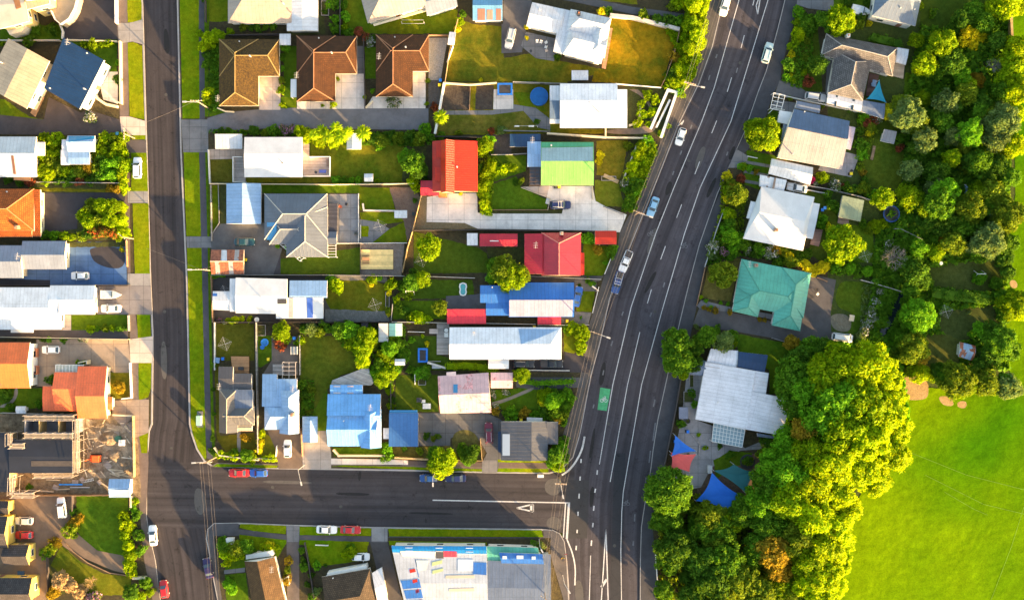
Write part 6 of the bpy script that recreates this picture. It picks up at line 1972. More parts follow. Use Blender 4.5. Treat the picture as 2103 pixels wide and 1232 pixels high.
def fence(m, line, h=1.5, w=.08, kind='fence'):
    mt, look = FM[m]
    q = nums(line)
    p = pts(line, GZ + h)
    c = sum(p, Vector()) / len(p)
    r = empty(kind, (c.x, c.y, GZ))
    mb = MB()
    mb.ribbon(p, w, GZ - .05, GZ + h)
    mb.build('panel' if kind == 'fence' else 'wall_body', mt, r)
    mb = MB()
    mb.ribbon([v + Vector((0, 0, .0)) for v in p], w + .03, GZ + h - .01, GZ + h + .04)
    mb.build('capping', mt, r)
    if kind == 'fence':
        k = 0
        for a, b in zip(p, p[1:]):
            n = max(1, int((b - a).length / 6))
            for i in range(n):
                if k > 12:
                    break
                k += 1
                t = a.lerp(b, i / n)
                mb = MB()
                mb.box((t.x, t.y, GZ + h / 2 + .05), (w + .06, w + .06, h + .08))
                mb.build('post', mt, r)
    x, y = sum(q[::2]) / (len(q) // 2), sum(q[1::2]) / (len(q) // 2)
    L_ = sum((b - a).length for a, b in zip(p, p[1:]))
    want(r, f'{"long " if L_ > 22 else ("short " if L_ < 8 else "")}{look} {"fence" if kind == "fence" else "garden wall"}', x, y, kind.replace('_', ' '), 'plot fences and walls')


for a in (('white', '236 -40 237 47', 1.4, .3, 'garden_wall'), ('cream', '245 84 247 212 237 208', 1.3, .25, 'garden_wall'), ('pale', '0 83 122 83', 1.0, .2, 'garden_wall'), ('cream', '130 82 240 85', 1.0, .2, 'garden_wall'), ('cream', '190 187 200 203 216 214 240 219', 1.0, .5, 'garden_wall'), ('white', '122 50 128 65 127 80', .9, .2, 'garden_wall'),
          ('grey', '75 374 245 376', 1.2), ('wood', '258 495 260 548', 1.0), ('dark', '0 586 263 585', 1.5), ('grey', '262 648 263 680', 1.2), ('cream', '0 692 262 697', 1.4), ('white', '266 745 269 817 249 819', .8, .25, 'garden_wall'), ('cream', '231 852 272 854', .8, .3, 'garden_wall'), ('cream', '160 745 178 741 178 748', 2.0, .2, 'garden_wall'),
          ('grey', '0 848 90 850', 1.4), ('yel', '272 855 274 980', 1.2), ('wood', '20 1018 222 1017', 1.5), ('dark', '147 1018 147 1050', 1.2), ('cream', '268 1020 268 1042', 1.3, .3, 'garden_wall'), ('cream', '272 1187 296 1187 296 1196', 1.2, .5, 'garden_wall'), ('dark', '95 1145 98 1232', 1.2), ('wood', '135 1115 150 1132 180 1155 225 1176 265 1182', .2, .16, 'garden_wall'),
          ('dark', '420 -30 421 45', 1.2), ('dark', '470 72 596 70', 1.4), ('dark', '698 0 698 72', 1.4), ('dark', '746 80 749 222', 1.3), ('wood', '880 72 920 72', 1.5), ('yel', '940 40 922 110 914 168', 1.5), ('white', '930 95 918 128', 1.3, .14), ('cream', '446 222 462 229 480 230', .7, .25, 'garden_wall'), ('cream', '750 222 765 207', .5, .3, 'garden_wall'),
          ('white', '912 170 902 228 893 275', 1.2, .45, 'garden_wall'), ('cream', '912 170 965 174 1020 170', 1.2, .2), ('grey', '1054 168 1165 172', 1.6), ('wood', '966 176 964 226', .3, .15), ('dark', '893 280 990 282', 1.5), ('grey', '1035 268 1130 270', 1.3), ('cream', '1125 274 1245 282', 1.4, .3), ('cream', '1244 262 1244 282 1330 284', 1.2, .3), ('grey', '1010 318 1050 317 1082 315', 1.0),
          ('pale', '1253 31 1300 36 1396 60', 1.2, .7, 'garden_wall'), ('wood', '1396 62 1385 110 1367 160 1358 178', 1.2), ('white', '1265 172 1310 176 1358 180', 1.1), ('white', '1337 264 1372 185 1390 190 1358 282', 1.0, .55, 'garden_wall'), ('white', '1348 262 1376 205', .8, .4, 'garden_wall'), ('cream', '1292 258 1308 254 1314 240 1316 215', .5, .4, 'garden_wall'),
          ('white', '427 308 430 376', 1.1), ('cream', '430 377 560 378 680 379 850 377', 1.5), ('grey', '432 380 434 495', .9), ('grey', '448 380 450 458 434 482', .4), ('white', '736 398 736 498', .6), ('pale', '745 418 747 432 812 433', .8, .3, 'garden_wall'), ('pale', '740 462 740 490', .5, .2, 'garden_wall'), ('white', '685 500 836 499', .9), ('grey', '434 565 670 565 830 567', 1.5), ('yel', '865 400 848 470 836 510 826 560', 1.5), ('dark', '740 500 740 562', .8),
          ('wood', '433 568 436 660', 1.2), ('dark', '436 661 525 662 680 662 805 660', 1.4), ('white', '440 663 440 760', 1.0), ('grey', '525 662 526 760 529 930', 1.5), ('grey', '615 690 615 770', 1.3), ('white', '566 937 568 915', 1.0), ('wood', '617 880 620 938', 1.2), ('cream', '685 925 695 936 790 936', 1.3, .3), ('yel', '812 940 880 944', 1.0, .3), ('yel', '940 945 990 946 986 900', .6), ('cream', '440 920 450 935 530 945', 1.0, .2), ('grey', '508 940 567 943', .8),
          ('dark', '848 473 980 472 1210 475', 1.3), ('pale', '880 568 975 571', .9), ('grey', '806 625 803 658', 1.1), ('pale', '805 661 918 663 1000 664 1100 666', 1.2), ('pale', '1105 668 1210 667', 1.1), ('white', '1256 528 1242 563', 1.0), ('pale', '1062 566 1235 574', .9), ('white', '1230 590 1217 643', 1.0), ('wood', '1008 431 1125 431', .5), ('cream', '1125 431 1130 408 1070 385', .4), ('dark', '800 690 803 850', 1.3), ('pale', '880 745 915 756', 1.2, .4), ('white', '852 768 852 790', 1.0), ('white', '1085 760 1170 761', .8), ('pale', '875 742 905 742', .4), ('white', '838 681 872 682', .8),
          ('grey', '1240 424 1280 440', 1.0), ('cream', '1217 385 1218 410', .8), ('pale', '1307 300 1280 370', .8, .3, 'garden_wall'), ('yel', '1240 360 1270 374', .3, .8, 'garden_wall'),
          ('dark', '625 1115 632 1150 645 1230', 1.1), ('white', '648 1119 674 1120', .7), ('white', '805 1122 830 1232', .8, .14), ('white', '580 1190 592 1183 594 1200', .9),
          ('white', '1589 192 1680 212 1730 222 1800 238', 1.0), ('white', '1580 232 1590 222 1612 226', .9), ('steel', '1487 430 1470 478 1448 548', .9), ('wood', '1449 548 1431 628', .6), ('grey', '1606 372 1700 388 1768 404 1810 418', 1.2), ('wood', '1680 570 1700 578', .8), ('pale', '1770 575 1830 592 1855 600', 1.0), ('grey', '1838 470 1850 470 1895 492', 1.0), ('white', '1347 1140 1351 1198', 1.2), ('dark', '1399 779 1389 840 1366 954', 1.1), ('grey', '1507 690 1505 720', 1.0), ('grey', '1586 694 1616 703', .5), ('yel', '2076 20 2080 90', 1.6, .5), ('white', '1536 321 1556 325', .6), ('steel', '1620 382 1700 398', 1.0), ('wood', '1790 328 1796 300', .3, .6, 'garden_wall')):
    fence(*a)


# ------------------------------------------------------------------ poles and overhead wires
POLE, WIRE = plain((.34, .25, .17), .8), plain((.16, .14, .13), .6)
TOPS = []


def pole(x, y, h, rot, label, lamp=None, arms=1):
    """x, y: photo pixel of the pole's head; rot: direction of the crossarm in the photo."""
    p = P(x, y, GZ + h)
    r = empty('power_pole', (p.x, p.y, GZ))
    mb = MB()
    mb.bar((p.x, p.y, GZ - .2), (p.x, p.y, GZ + h + .3), .15, 0, 9, .10)
    mb.build('shaft', POLE, r)
    d = Vector((math.cos(math.radians(rot)), -math.sin(math.radians(rot)), 0))
    for k in range(arms):
        z = GZ + h - .8 * k
        mb = MB()
        mb.bar(Vector((p.x, p.y, z)) - d * 1.3, Vector((p.x, p.y, z)) + d * 1.3, .09, 0, 4)
        a = mb.build('crossarm', POLE, r)
        for t in (-1.15, -.55, .55, 1.15):
            mb = MB()
            q = Vector((p.x, p.y, z)) + d * t
            mb.bar(q, q + Vector((0, 0, .3)), .06, 0, 6)
            mb.build('insulator', WHITE, a)
    if lamp:
        l = Vector((math.cos(math.radians(lamp)), -math.sin(math.radians(lamp)), 0))
        z = Vector((p.x, p.y, GZ + h - 1.6))
        mb = MB()
        mb.bar(z, z + l * 2.6 + Vector((0, 0, .4)), .06)
        mb.build('lamp_arm', STEEL, r)
        mb = MB()
        e = z + l * 3.0 + Vector((0, 0, .38))
        mb.box(e, (.9, .32, .16), 0, math.atan2(l.y, l.x))
        mb.build('lamp_head', GREYW, r)
    tag(r, label, 'power pole', 'timber power poles')
    TOPS.append((Vector((p.x, p.y, GZ + h + .3)), d))
    return r


pole(403, 207, 8.2, 0, 'timber power pole on the verge beside the mossy tiled house', 180)
pole(413.5, 553.5, 8.2, 0, 'timber power pole on the verge beside the rusty iron shed', 180)
pole(422, 950, 8.2, -5, 'timber power pole at street corner left of the red saloon', 176, 2)
pole(1418, 171, 8.2, 15, 'timber power pole beside the zigzag ramp on the main road', 12, 2)
pole(1312, 436, 8.2, 18, 'timber power pole beside the pale blue saloon', 18)
pole(1224, 684, 8.2, 20, 'timber power pole beside the long white house on main road', 20)
pole(1152, 994, 8.2, 2, 'timber power pole in the side street mouth with double crossarms', 80, 2)
pole(1120, 1229, 8.2, 35, 'timber power pole beside the commercial building at bottom edge', None)
pole(255, 275, 6, 90, 'short timber pole beside the left street drive entrance', None)
pole(252, 487, 6, 40, 'short timber pole at corner of the blue concrete drive', None)


def wire(a, b, label, sag=.5):
    mb = MB()
    n = 8
    q = []
    for i in range(n + 1):
        t = i / n
        q.append(a.lerp(b, t) - Vector((0, 0, sag * 4 * t * (1 - t))))
    i0 = None
    for u, v in zip(q, q[1:]):
        s = [Vector(c) for c in ((0, 0, .028), (0, .03, -.02), (0, -.03, -.02))]
        d = (v - u).normalized()
        x = Vector((-d.y, d.x, 0)).normalized()
        base = len(mb.v)
        if i0 is None:
            mb.v += [u + Vector((0, 0, .016)), u + x * .016, u - x * .016]
            i0 = base
        k = len(mb.v) - 3
        mb.v += [v + Vector((0, 0, .016)), v + x * .016, v - x * .016]
        for j in range(3):
            mb.f.append([k + j, k + (j + 1) % 3, k + 3 + (j + 1) % 3, k + 3 + j]); mb.m.append(0); mb.u.append(None)
    o = mb.build('power_line', WIRE)
    tag(o, label, 'power line', 'overhead power lines')


def span(i, j, label, offs=(-1.15, -.55, .55, 1.15)):
    (a, d), (b, e) = TOPS[i], TOPS[j]
    if d.dot(e) < 0:
        e = -e
    for o in offs:
        wire(a + d * o, b + e * o, label)


far_top = (P(1520, -140, 9.9), Vector((.97, -.26, 0)))
TOPS.append(far_top)
span(3, 10, 'one of the parallel overhead wires above the yellow roadside hedge')
span(3, 4, 'one of the parallel overhead wires between zigzag ramp and pale blue saloon')
span(4, 5, 'one of the parallel overhead wires passing over the two pickup trucks')
span(5, 6, 'one of the parallel overhead wires between long white house and side street', (-1.15, -.4, .55, 1.15))
span(6, 7, 'one of the parallel overhead wires beside the commercial building')
TOPS.append((P(445, 1290, 9.5), Vector((1, 0, 0))))
span(2, 11, 'one of the thin overhead wires crossing the side street by the left corner')
wire(TOPS[0][0], P(298, 252, 5.5), 'single service wire from power pole across the left street')
wire(TOPS[1][0], P(300, 510, 5.5), 'single service wire crossing the left street to a short pole')
wire(TOPS[1][0], P(440, 545, 3.5), 'single service wire from power pole to the rusty iron shed')


def street_lamp(x, y, ang, reach, label):
    p = P(x, y, GZ)
    r = empty('street_lamp', p)
    mb = MB()
    mb.bar((p.x, p.y, GZ), (p.x, p.y, GZ + 7), .09, 0, 7, .06)
    mb.build('shaft', STEEL, r)
    d = Vector((math.cos(math.radians(ang)), -math.sin(math.radians(ang)), 0))
    mb = MB()
    t = Vector((p.x, p.y, GZ + 7))
    mb.bar(t, t + d * reach + Vector((0, 0, .4)), .05)
    mb.build('lamp_arm', STEEL, r)
    mb = MB()
    mb.box(t + d * (reach + .35) + Vector((0, 0, .4)), (.9, .3, .15), 0, math.atan2(d.y, d.x))
    mb.build('lamp_head', GREYW, r)
    tag(r, label, 'street lamp', 'street lamps')


street_lamp(626, 954, 75, 2.6, 'slender grey street lamp leaning over the side street from drive mouth')
street_lamp(894, 968, 88, 1.2, 'slender grey street lamp beneath the yellow street tree')
street_lamp(1107, 1106, 62, .6, 'short grey street lamp on the verge by the commercial building')
street_lamp(1393, 259, 120, .4, 'short grey street lamp on main road pavement above a white hatchback')
street_lamp(1224, 598, 215, 1.0, 'grey street lamp by the white fence of cobalt blue house')
street_lamp(1156, 1180, 58, 1.5, 'leaning grey street lamp beside commercial building pavement')


# ------------------------------------------------------------------ things in the gardens
def simple(name, look, x, y, cat, parts, group=None, rot=0, h=0.0):
    """parts: (name, function on an MB in local metres, material)"""
    p = P(x, y, GZ + h)
    r = empty(name, (p.x, p.y, GZ), -math.radians(rot))
    for nm, fn, m in parts:
        mb = MB()
        fn(mb)
        o = mb.build(nm, m)
        o.parent = r
    want(r, look, x, y, cat, group)
    return r


BLUEM, BINM, BINY = plain((.02, .15, .55), .5), plain((.04, .05, .05), .5), plain((.75, .55, .02), .5)
MESHM = plain((.04, .04, .045), .9)


def tramp(w, l):
    def frame(mb):
        for sx, sy, ox, oy in ((w, .4, 0, l / 2 - .2), (w, .4, 0, -l / 2 + .2), (.4, l - .8, w / 2 - .2, 0), (.4, l - .8, -w / 2 + .2, 0)):
            mb.box((ox, oy, .85), (sx, sy, .08))
        for sx in (-1, 1):
            for sy in (-1, 1):
                mb.bar((sx * (w / 2 - .1), sy * (l / 2 - .1), 0), (sx * (w / 2 - .1), sy * (l / 2 - .1), .82), .04)
    return [('padded_frame', frame, BLUEM), ('jumping_mat', lambda mb: mb.box((0, 0, .84), (w - .8, l - .8, .03)), MESHM)]


simple('trampoline', 'rectangular blue framed trampoline', 869, 729, 'trampoline', tramp(2.2, 3.2), 'trampolines')
simple('trampoline', 'rectangular bright blue trampoline', 1037, 185, 'trampoline', tramp(3.4, 2.7), 'trampolines')


def disc(r, z0, z1, n=28):
    return lambda mb: mb.bar((0, 0, z0), (0, 0, z1), r, 0, n)


def ringf(r, w, z0, z1, n=28):
    return lambda mb: mb.ribbon([Vector((r * math.cos(k * 2 * math.pi / n), r * math.sin(k * 2 * math.pi / n), 0)) for k in range(n)], w, z0, z1, 0, True)


simple('trampoline', 'round dark blue trampoline', 1828, 440, 'trampoline', [('padded_frame', ringf(1.75, .3, .75, .85), plain((.02, .06, .2))), ('jumping_mat', disc(1.65, .74, .78), MESHM)] + [('leg', (lambda a: lambda mb: mb.bar((1.6 * math.cos(a), 1.6 * math.sin(a), 0), (1.6 * math.cos(a), 1.6 * math.sin(a), .75), .04))(k * 1.57), STEEL) for k in range(4)], 'trampolines')
simple('swimming_pool', 'round blue covered above ground swimming pool', 1107, 200, 'swimming pool', [('pool_wall', ringf(1.95, .14, 0, 1.1), plain((.02, .12, .35))), ('pool_cover', disc(1.93, .9, 1.0), plain((.012, .10, .30), .4))])
simple('paddling_pool', 'white and aqua figure eight paddling pool', 951, 594, 'paddling pool', [('rim', lambda mb: mb.ribbon([Vector((x * .85, y, 0)) for x, y in ((0, 1.4), (.75, 1.15), (.9, .55), (.7, 0), (.85, -.7), (.6, -1.25), (0, -1.4), (-.6, -1.25), (-.85, -.7), (-.7, 0), (-.9, .55), (-.75, 1.15))], .28, 0, .35, 0, True), WHITE), ('pool_water', lambda mb: mb.box((0, 0, .12), (1.15, 2.3, .1)), glass((.10, .40, .42), .1))])
simple('paddling_pool', 'round bright blue paddling pool', 544, 703, 'paddling pool', [('rim', ringf(.75, .2, 0, .35, 16), BLUEM), ('pool_water', disc(.7, .05, .2, 16), glass((.03, .2, .5), .1))])
simple('paddling_pool', 'small blue paddling pool', 539, 713, 'paddling pool', [('rim', ringf(.4, .14, 0, .3, 12), BLUEM), ('pool_water', disc(.36, .05, .18, 12), glass((.03, .2, .5), .1))])


def clothesline(x, y, r=1.6):
    def arms(mb):
        for k in range(4):
            a = k * 1.571 + .3
            mb.bar((0, 0, 1.95), (r * math.cos(a), r * math.sin(a), 2.15), .025, 0, 4)

    def lines(mb):
        for f in (.5, .75, 1.0):
            q = [Vector((r * f * math.cos(k * 1.571 + .3), r * f * math.sin(k * 1.571 + .3), 0)) for k in range(4)]
            mb.ribbon(q, .012, 2.1, 2.115, 0, True)
    simple('clothesline', 'grey rotary clothesline', x, y, 'clothesline', [('centre_post', lambda mb: mb.bar((0, 0, 0), (0, 0, 2.0), .04), STEEL), ('arm_frame', arms, STEEL), ('cord_mesh', lines, STEEL)], 'rotary clotheslines', 0, 2)


for x, y in ((780, 465), (770, 626), (1777, 525), (1943, 640), (865, 535), (462, 600), (462, 706), (945, 782)):
    clothesline(x, y)


def bin_(x, y, m, look, rot=0):
    simple('wheelie_bin', look, x, y, 'wheelie bin', [('bin_body', lambda mb: mb.box((0, 0, .5), (.55, .6, 1.0)), BINM), ('lid', lambda mb: mb.box((.02, 0, 1.04), (.62, .66, .1)), m), ('wheel', lambda mb: mb.bar((-.3, -.3, .12), (-.3, .3, .12), .12, 0, 8), RUBBER)], 'wheelie bins', rot)


for x, y, m, c in ((507, 534, BINY, 'yellow lidded'), (502, 542, BINY, 'yellow lidded'), (553, 737, BINY, 'yellow lidded'), (1141, 385, BINM, 'black'), (1148, 385, BINY, 'yellow lidded'), (1164, 659, BINY, 'yellow lidded'), (1097, 672, BINY, 'yellow lidded'), (1070, 861, BINY, 'yellow lidded'), (1411, 885, BLUEM, 'blue lidded'), (1385, 905, BLUEM, 'blue lidded'), (905, 167, BLUEM, 'blue lidded'), (903, 177, BINY, 'yellow lidded'), (244, 276, plain((.05, .25, .35)), 'green lidded'), (460, 736, BLUEM, 'blue lidded'), (732, 480, BINM, 'black'), (1745, 358, BINY, 'yellow lidded'), (850, 440, BINM, 'black'), (1686, 432, BLUEM, 'blue lidded'), (1691, 428, BLUEM, 'blue lidded'), (606, 694, BLUEM, 'blue lidded')):
    bin_(x, y, m, f'{c} wheelie bin')


def chair(x, y, rot, m, look):
    simple('garden_chair', look, x, y, 'garden chair', [('seat', lambda mb: mb.box((0, 0, .42), (.6, .6, .08)), m), ('backrest', lambda mb: mb.box((-.28, 0, .7), (.08, .6, .55)), m)] + [('leg', (lambda a, b: lambda mb: mb.box((a, b, .2), (.06, .06, .4)))(a, b), m) for a in (-.25, .25) for b in (-.25, .25)], 'garden chairs', rot)


for x, y, r, m, c in ((1103, 87, 90, WHITE, 'white'), (1111, 88, 110, WHITE, 'white'), (1121, 89, 150, WHITE, 'white'), (1121, 98, 200, WHITE, 'white'), (1122, 105, 250, plain((.6, .48, .4)), 'pale pink'), (1678, 604, 40, WHITE, 'white'), (1679, 595, 0, DARKM, 'dark'), (1668, 610, 80, DARKM, 'dark'), (1748, 352, 30, DARKM, 'dark'), (930, 820, 0, WHITE, 'white'), (1790, 175, 0, LBLUE, 'pale blue'), (700, 425, 20, plain((.35, .1, .05)), 'rust red'), (712, 420, 200, DARKM, 'dark')):
    chair(x, y, r, m, f'{c} garden chair')


def table(x, y, w, l, rot, m, look, bench=False):
    ps = [('table_top', lambda mb: mb.box((0, 0, .74), (w, l, .06)), m)] + [('leg', (lambda a, b: lambda mb: mb.box((a, b, .36), (.08, .08, .72)))(a * (w / 2 - .15), b * (l / 2 - .15)), m) for a in (-1, 1) for b in (-1, 1)]
    if bench:
        ps += [('bench', (lambda s: lambda mb: mb.box((0, s * (l / 2 + .4), .44), (w, .3, .05)))(s), m) for s in (-1, 1)]
    simple('garden_table', look, x, y, 'garden table', ps, 'garden tables', rot)


table(752, 533, 1.6, .9, 0, DECKW, 'brown picnic table with benches', True)
table(664, 353, 1.6, .7, 0, plain((.12, .14, .4)), 'dark blue garden table')
table(674, 336, .5, 1.6, 0, plain((.25, .16, .12)), 'brown bench table')
table(870, 823, .9, .7, 0, WHITE, 'white outdoor table')
table(877, 833, 1.8, 1.2, 0, plain((.7, .66, .62)), 'pale slatted table')
table(917, 683, .9, 2.0, 0, WHITE, 'white spa bath table')
table(891, 680, 1.9, 1.1, 0, timber((.5, .42, .38)), 'pale wooden garden table')
table(1747, 653, 1.1, 1.4, 10, plain((.62, .5, .34)), 'honey coloured garden table')
table(1793, 578, 1.2, .5, 15, WHITE, 'white narrow garden table')
table(1793, 173, .9, 1.5, 10, LBLUE, 'pale blue garden table')
table(897, 753, 2.0, .7, 0, STEEL, 'grey slatted garden table')
table(447, 739, 1.3, 1.2, 10, LBLUE, 'pale blue outdoor table')
simple('picnic_deck', 'square honey coloured timber deck platform', 774, 533, 'deck', [('deck_boards', lambda mb: mb.box((0, 0, .2), (7.4, 4.4, .3)), timber((.95, .66, .26)))])
simple('spa_bath', 'oval dark rimmed white spa bath', 917, 678, 'spa bath', [('rim', ringf(.55, .12, 0, .8, 14), DARKM), ('cover', disc(.5, .6, .76, 14), WHITE)])
simple('sandpit', 'small circular grass ringed fire pit', 1917, 27, 'fire pit', [('stone_ring', ringf(.7, .25, 0, .25, 14), plain((.12, .16, .06)))])
simple('vegetable_bed', 'long empty timber edged vegetable bed', 668, 18, 'raised bed', [('frame', lambda mb: mb.ribbon([Vector(v) for v in ((-.8, -1.6, 0), (.8, -1.6, 0), (.8, 1.6, 0), (-.8, 1.6, 0))], .12, 0, .35, 0, True), DECKG), ('soil_fill', lambda mb: mb.box((0, 0, .12), (1.5, 3.1, .2)), BED)])
for x, y, w, l in ((537, 678, 1.9, 2.4), (796, 615, .8, 3.2), (867, 778, 1.6, 2.6), (1250, 367, 3.2, .9), (1420, 782, .9, 2.8), (1415, 815, 2.4, 2.4)):
    simple('vegetable_bed', 'timber edged vegetable bed', x, y, 'raised bed', [('frame', (lambda w, l: lambda mb: mb.ribbon([Vector(v) for v in ((-w / 2, -l / 2, 0), (w / 2, -l / 2, 0), (w / 2, l / 2, 0), (-w / 2, l / 2, 0))], .12, 0, .35, 0, True))(w, l), DECKG), ('soil_fill', (lambda w, l: lambda mb: mb.box((0, 0, .12), (w - .1, l - .1, .2)))(w, l), BED)], 'raised beds')
# washing line frame and goal-like frames
simple('washing_line', 'pale washing line between two posts', 849, 50, 'washing line', [('post', lambda mb: mb.bar((-2.5, 0, 0), (-2.5, 0, 1.8), .05), WHITE), ('post', lambda mb: mb.bar((2.5, 0, 0), (2.5, 0, 1.8), .05), WHITE), ('cord', lambda mb: mb.ribbon([Vector((-2.5, -.4, 0)), Vector((2.5, -.4, 0))], .04, 1.75, 1.8), WHITE), ('cord', lambda mb: mb.ribbon([Vector((-2.5, .4, 0)), Vector((2.5, .4, 0))], .04, 1.75, 1.8), WHITE)])
simple('washing_line', 'long washing line hung with white laundry', 1080, 262, 'washing line', [('cord', lambda mb: mb.ribbon([Vector((-2.6, 0, 0)), Vector((2.6, 0, 0))], .04, 1.75, 1.8), WHITE), ('post', lambda mb: mb.bar((-2.6, 0, 0), (-2.6, 0, 1.8), .05), WHITE), ('post', lambda mb: mb.bar((2.6, 0, 0), (2.6, 0, 1.8), .05), WHITE), ('cloth', lambda mb: mb.box((-2.0, 0, 1.5), (1.0, .25, .5)), WHITE), ('cloth', lambda mb: mb.box((1.2, 0, 1.5), (1.2, .3, .5)), WHITE)])
simple('swing_set', 'pale a-frame child swing on the lawn', 843, 598, 'swing', [('frame', lambda mb: [mb.bar(a, b, .05) for a, b in (((-.9, -.8, 0), (-.9, 0, 2)), ((-.9, .8, 0), (-.9, 0, 2)), ((.9, -.8, 0), (.9, 0, 2)), ((.9, .8, 0), (.9, 0, 2)), ((-.9, 0, 2), (.9, 0, 2)))], WHITE), ('seat', lambda mb: mb.box((0, 0, .5), (.5, .25, .05)), DARKM)])
simple('swing_set', 'white framed child swing in the back lawn', 2008, 563, 'swing', [('frame', lambda mb: [mb.bar(a, b, .08) for a, b in (((-.9, -.8, 0), (-.9, 0, 2)), ((-.9, .8, 0), (-.9, 0, 2)), ((.9, -.8, 0), (.9, 0, 2)), ((.9, .8, 0), (.9, 0, 2)), ((-.9, 0, 2), (.9, 0, 2)))], WHITE), ('seat', lambda mb: mb.box((0, 0, .5), (.5, .25, .05)), DARKM)])
simple('slide', 'pale blue garden slide under the trees', 1980, 391, 'slide', [('chute', lambda mb: mb.ribbon([Vector((-.3, .9, 0)), Vector((.2, .5, 0)), Vector((.3, -.3, 0)), Vector((0, -.9, 0))], .55, .5, .9), LBLUE), ('ladder', lambda mb: mb.box((-.3, 1.1, .6), (.5, .1, 1.2)), STEEL)])
simple('garden_statue', 'white stone bird bath on the back lawn', 1929, 541, 'bird bath', [('pedestal', lambda mb: mb.bar((0, 0, 0), (0, 0, .8), .16, 0, 8, .1), WHITE), ('basin', disc(.42, .78, .95, 12), WHITE)])
simple('barbecue', 'dark kettle barbecue on patio', 1090, 107, 'barbecue', [('bowl', disc(.3, .6, .95, 12), DARKM), ('stand', lambda mb: mb.bar((0, 0, 0), (0, 0, .6), .05), STEEL)])
simple('barbecue', 'dark kettle barbecue on deck', 650, 355, 'barbecue', [('bowl', disc(.3, .6, .95, 12), DARKM), ('stand', lambda mb: mb.bar((0, 0, 0), (0, 0, .6), .05), STEEL)])
simple('barbecue', 'large dark barbecue under cover', 497, 756, 'barbecue', [('bowl', lambda mb: mb.box((0, 0, .85), (1.2, .7, .3)), DARKM), ('stand', lambda mb: mb.box((0, 0, .35), (1.0, .5, .7)), STEEL)])
simple('play_tower', 'dark timber climbing frame on the lawn', 862, 820, 'climbing frame', [('platform', lambda mb: mb.box((0, 0, 1.1), (1.2, 1.0, .1)), DARKM)] + [('leg', (lambda a, b: lambda mb: mb.box((a, b, .9), (.1, .1, 1.8)))(a, b), DARKM) for a in (-.5, .5) for b in (-.4, .4)])
simple('fuse_box', 'green painted roadside transformer box on concrete pad', 411, 857, 'transformer box', [('pad', lambda mb: mb.box((0, -.4, .06), (1.3, 3.6, .14)), CONC_GREY), ('cabinet', lambda mb: mb.box((0, -.6, .7), (1.0, 2.2, 1.2)), plain((.30, .48, .40)))])
simple('utility_cabinet', 'white utility cabinet on the corner pavement', 475, 1108, 'utility cabinet', [('cabinet', lambda mb: mb.box((0, 0, .6), (1.6, 1.2, 1.2)), WHITE), ('lid', lambda mb: mb.box((0, 0, 1.23), (1.7, 1.3, .08)), WHITE)])
simple('utility_cabinet', 'grey utility cabinet beside the shade sails', 1456, 962, 'utility cabinet', [('cabinet', lambda mb: mb.box((0, 0, .6), (.9, 1.7, 1.2)), GREYW), ('lid', lambda mb: mb.box((0, 0, 1.23), (1.0, 1.8, .06)), GREYW)])
simple('letterbox_post', 'white slab sign post on the corner verge', 1110, 976, 'utility cabinet', [('cabinet', lambda mb: mb.box((0, 0, .5), (1.4, .6, 1.0)), WHITE)])
simple('satellite_dish', 'round pale satellite dish on the ground', 529, 656, 'satellite dish', [('dish', disc(.55, .6, .75, 14), WHITE), ('stand', lambda mb: mb.bar((0, 0, 0), (0, 0, .6), .05), STEEL)])
simple('glasshouse', 'small grey glasshouse frame', 607, 719, 'glasshouse', [('frame', lambda mb: [mb.box((x, 0, .9), (.07, 1.8, 1.8)) for x in (-.7, 0, .7)], STEEL), ('glazing', lambda mb: mb.box((0, 0, .85), (1.36, 1.7, 1.6)), glass((.25, .28, .28), .2))])
simple('tree_stump_table', 'dark slatted compost box', 750, 667, 'compost box', [('box_frame', lambda mb: mb.box((0, 0, .5), (1.4, .9, 1.0)), DECKD)])

# white slatted pergola over the drive entrance
p4 = [P(x, y, GZ + 2.3) for x, y in ((1589, 191), (1612, 196), (1604, 228), (1582, 223))]
r = empty('pergola', (p4[0].x, p4[0].y, GZ))
mb = MB()
for i in range(5):
    t = i / 4
    mb.bar(p4[0].lerp(p4[3], t), p4[1].lerp(p4[2], t), .08, 0, 4)
for i in range(3):
    t = i / 2
    up = Vector((0, 0, .12))
    mb.bar(p4[0].lerp(p4[1], t) + up, p4[3].lerp(p4[2], t) + up, .08, 0, 4)
mb.build('beam_lattice', WHITE, r)
for v in p4:
    mb = MB()
    mb.bar((v.x, v.y, GZ), v, .07, 0, 5)
    mb.build('post', WHITE, r)
tag(r, 'white slatted pergola over the path beside the main road pavement', 'pergola')


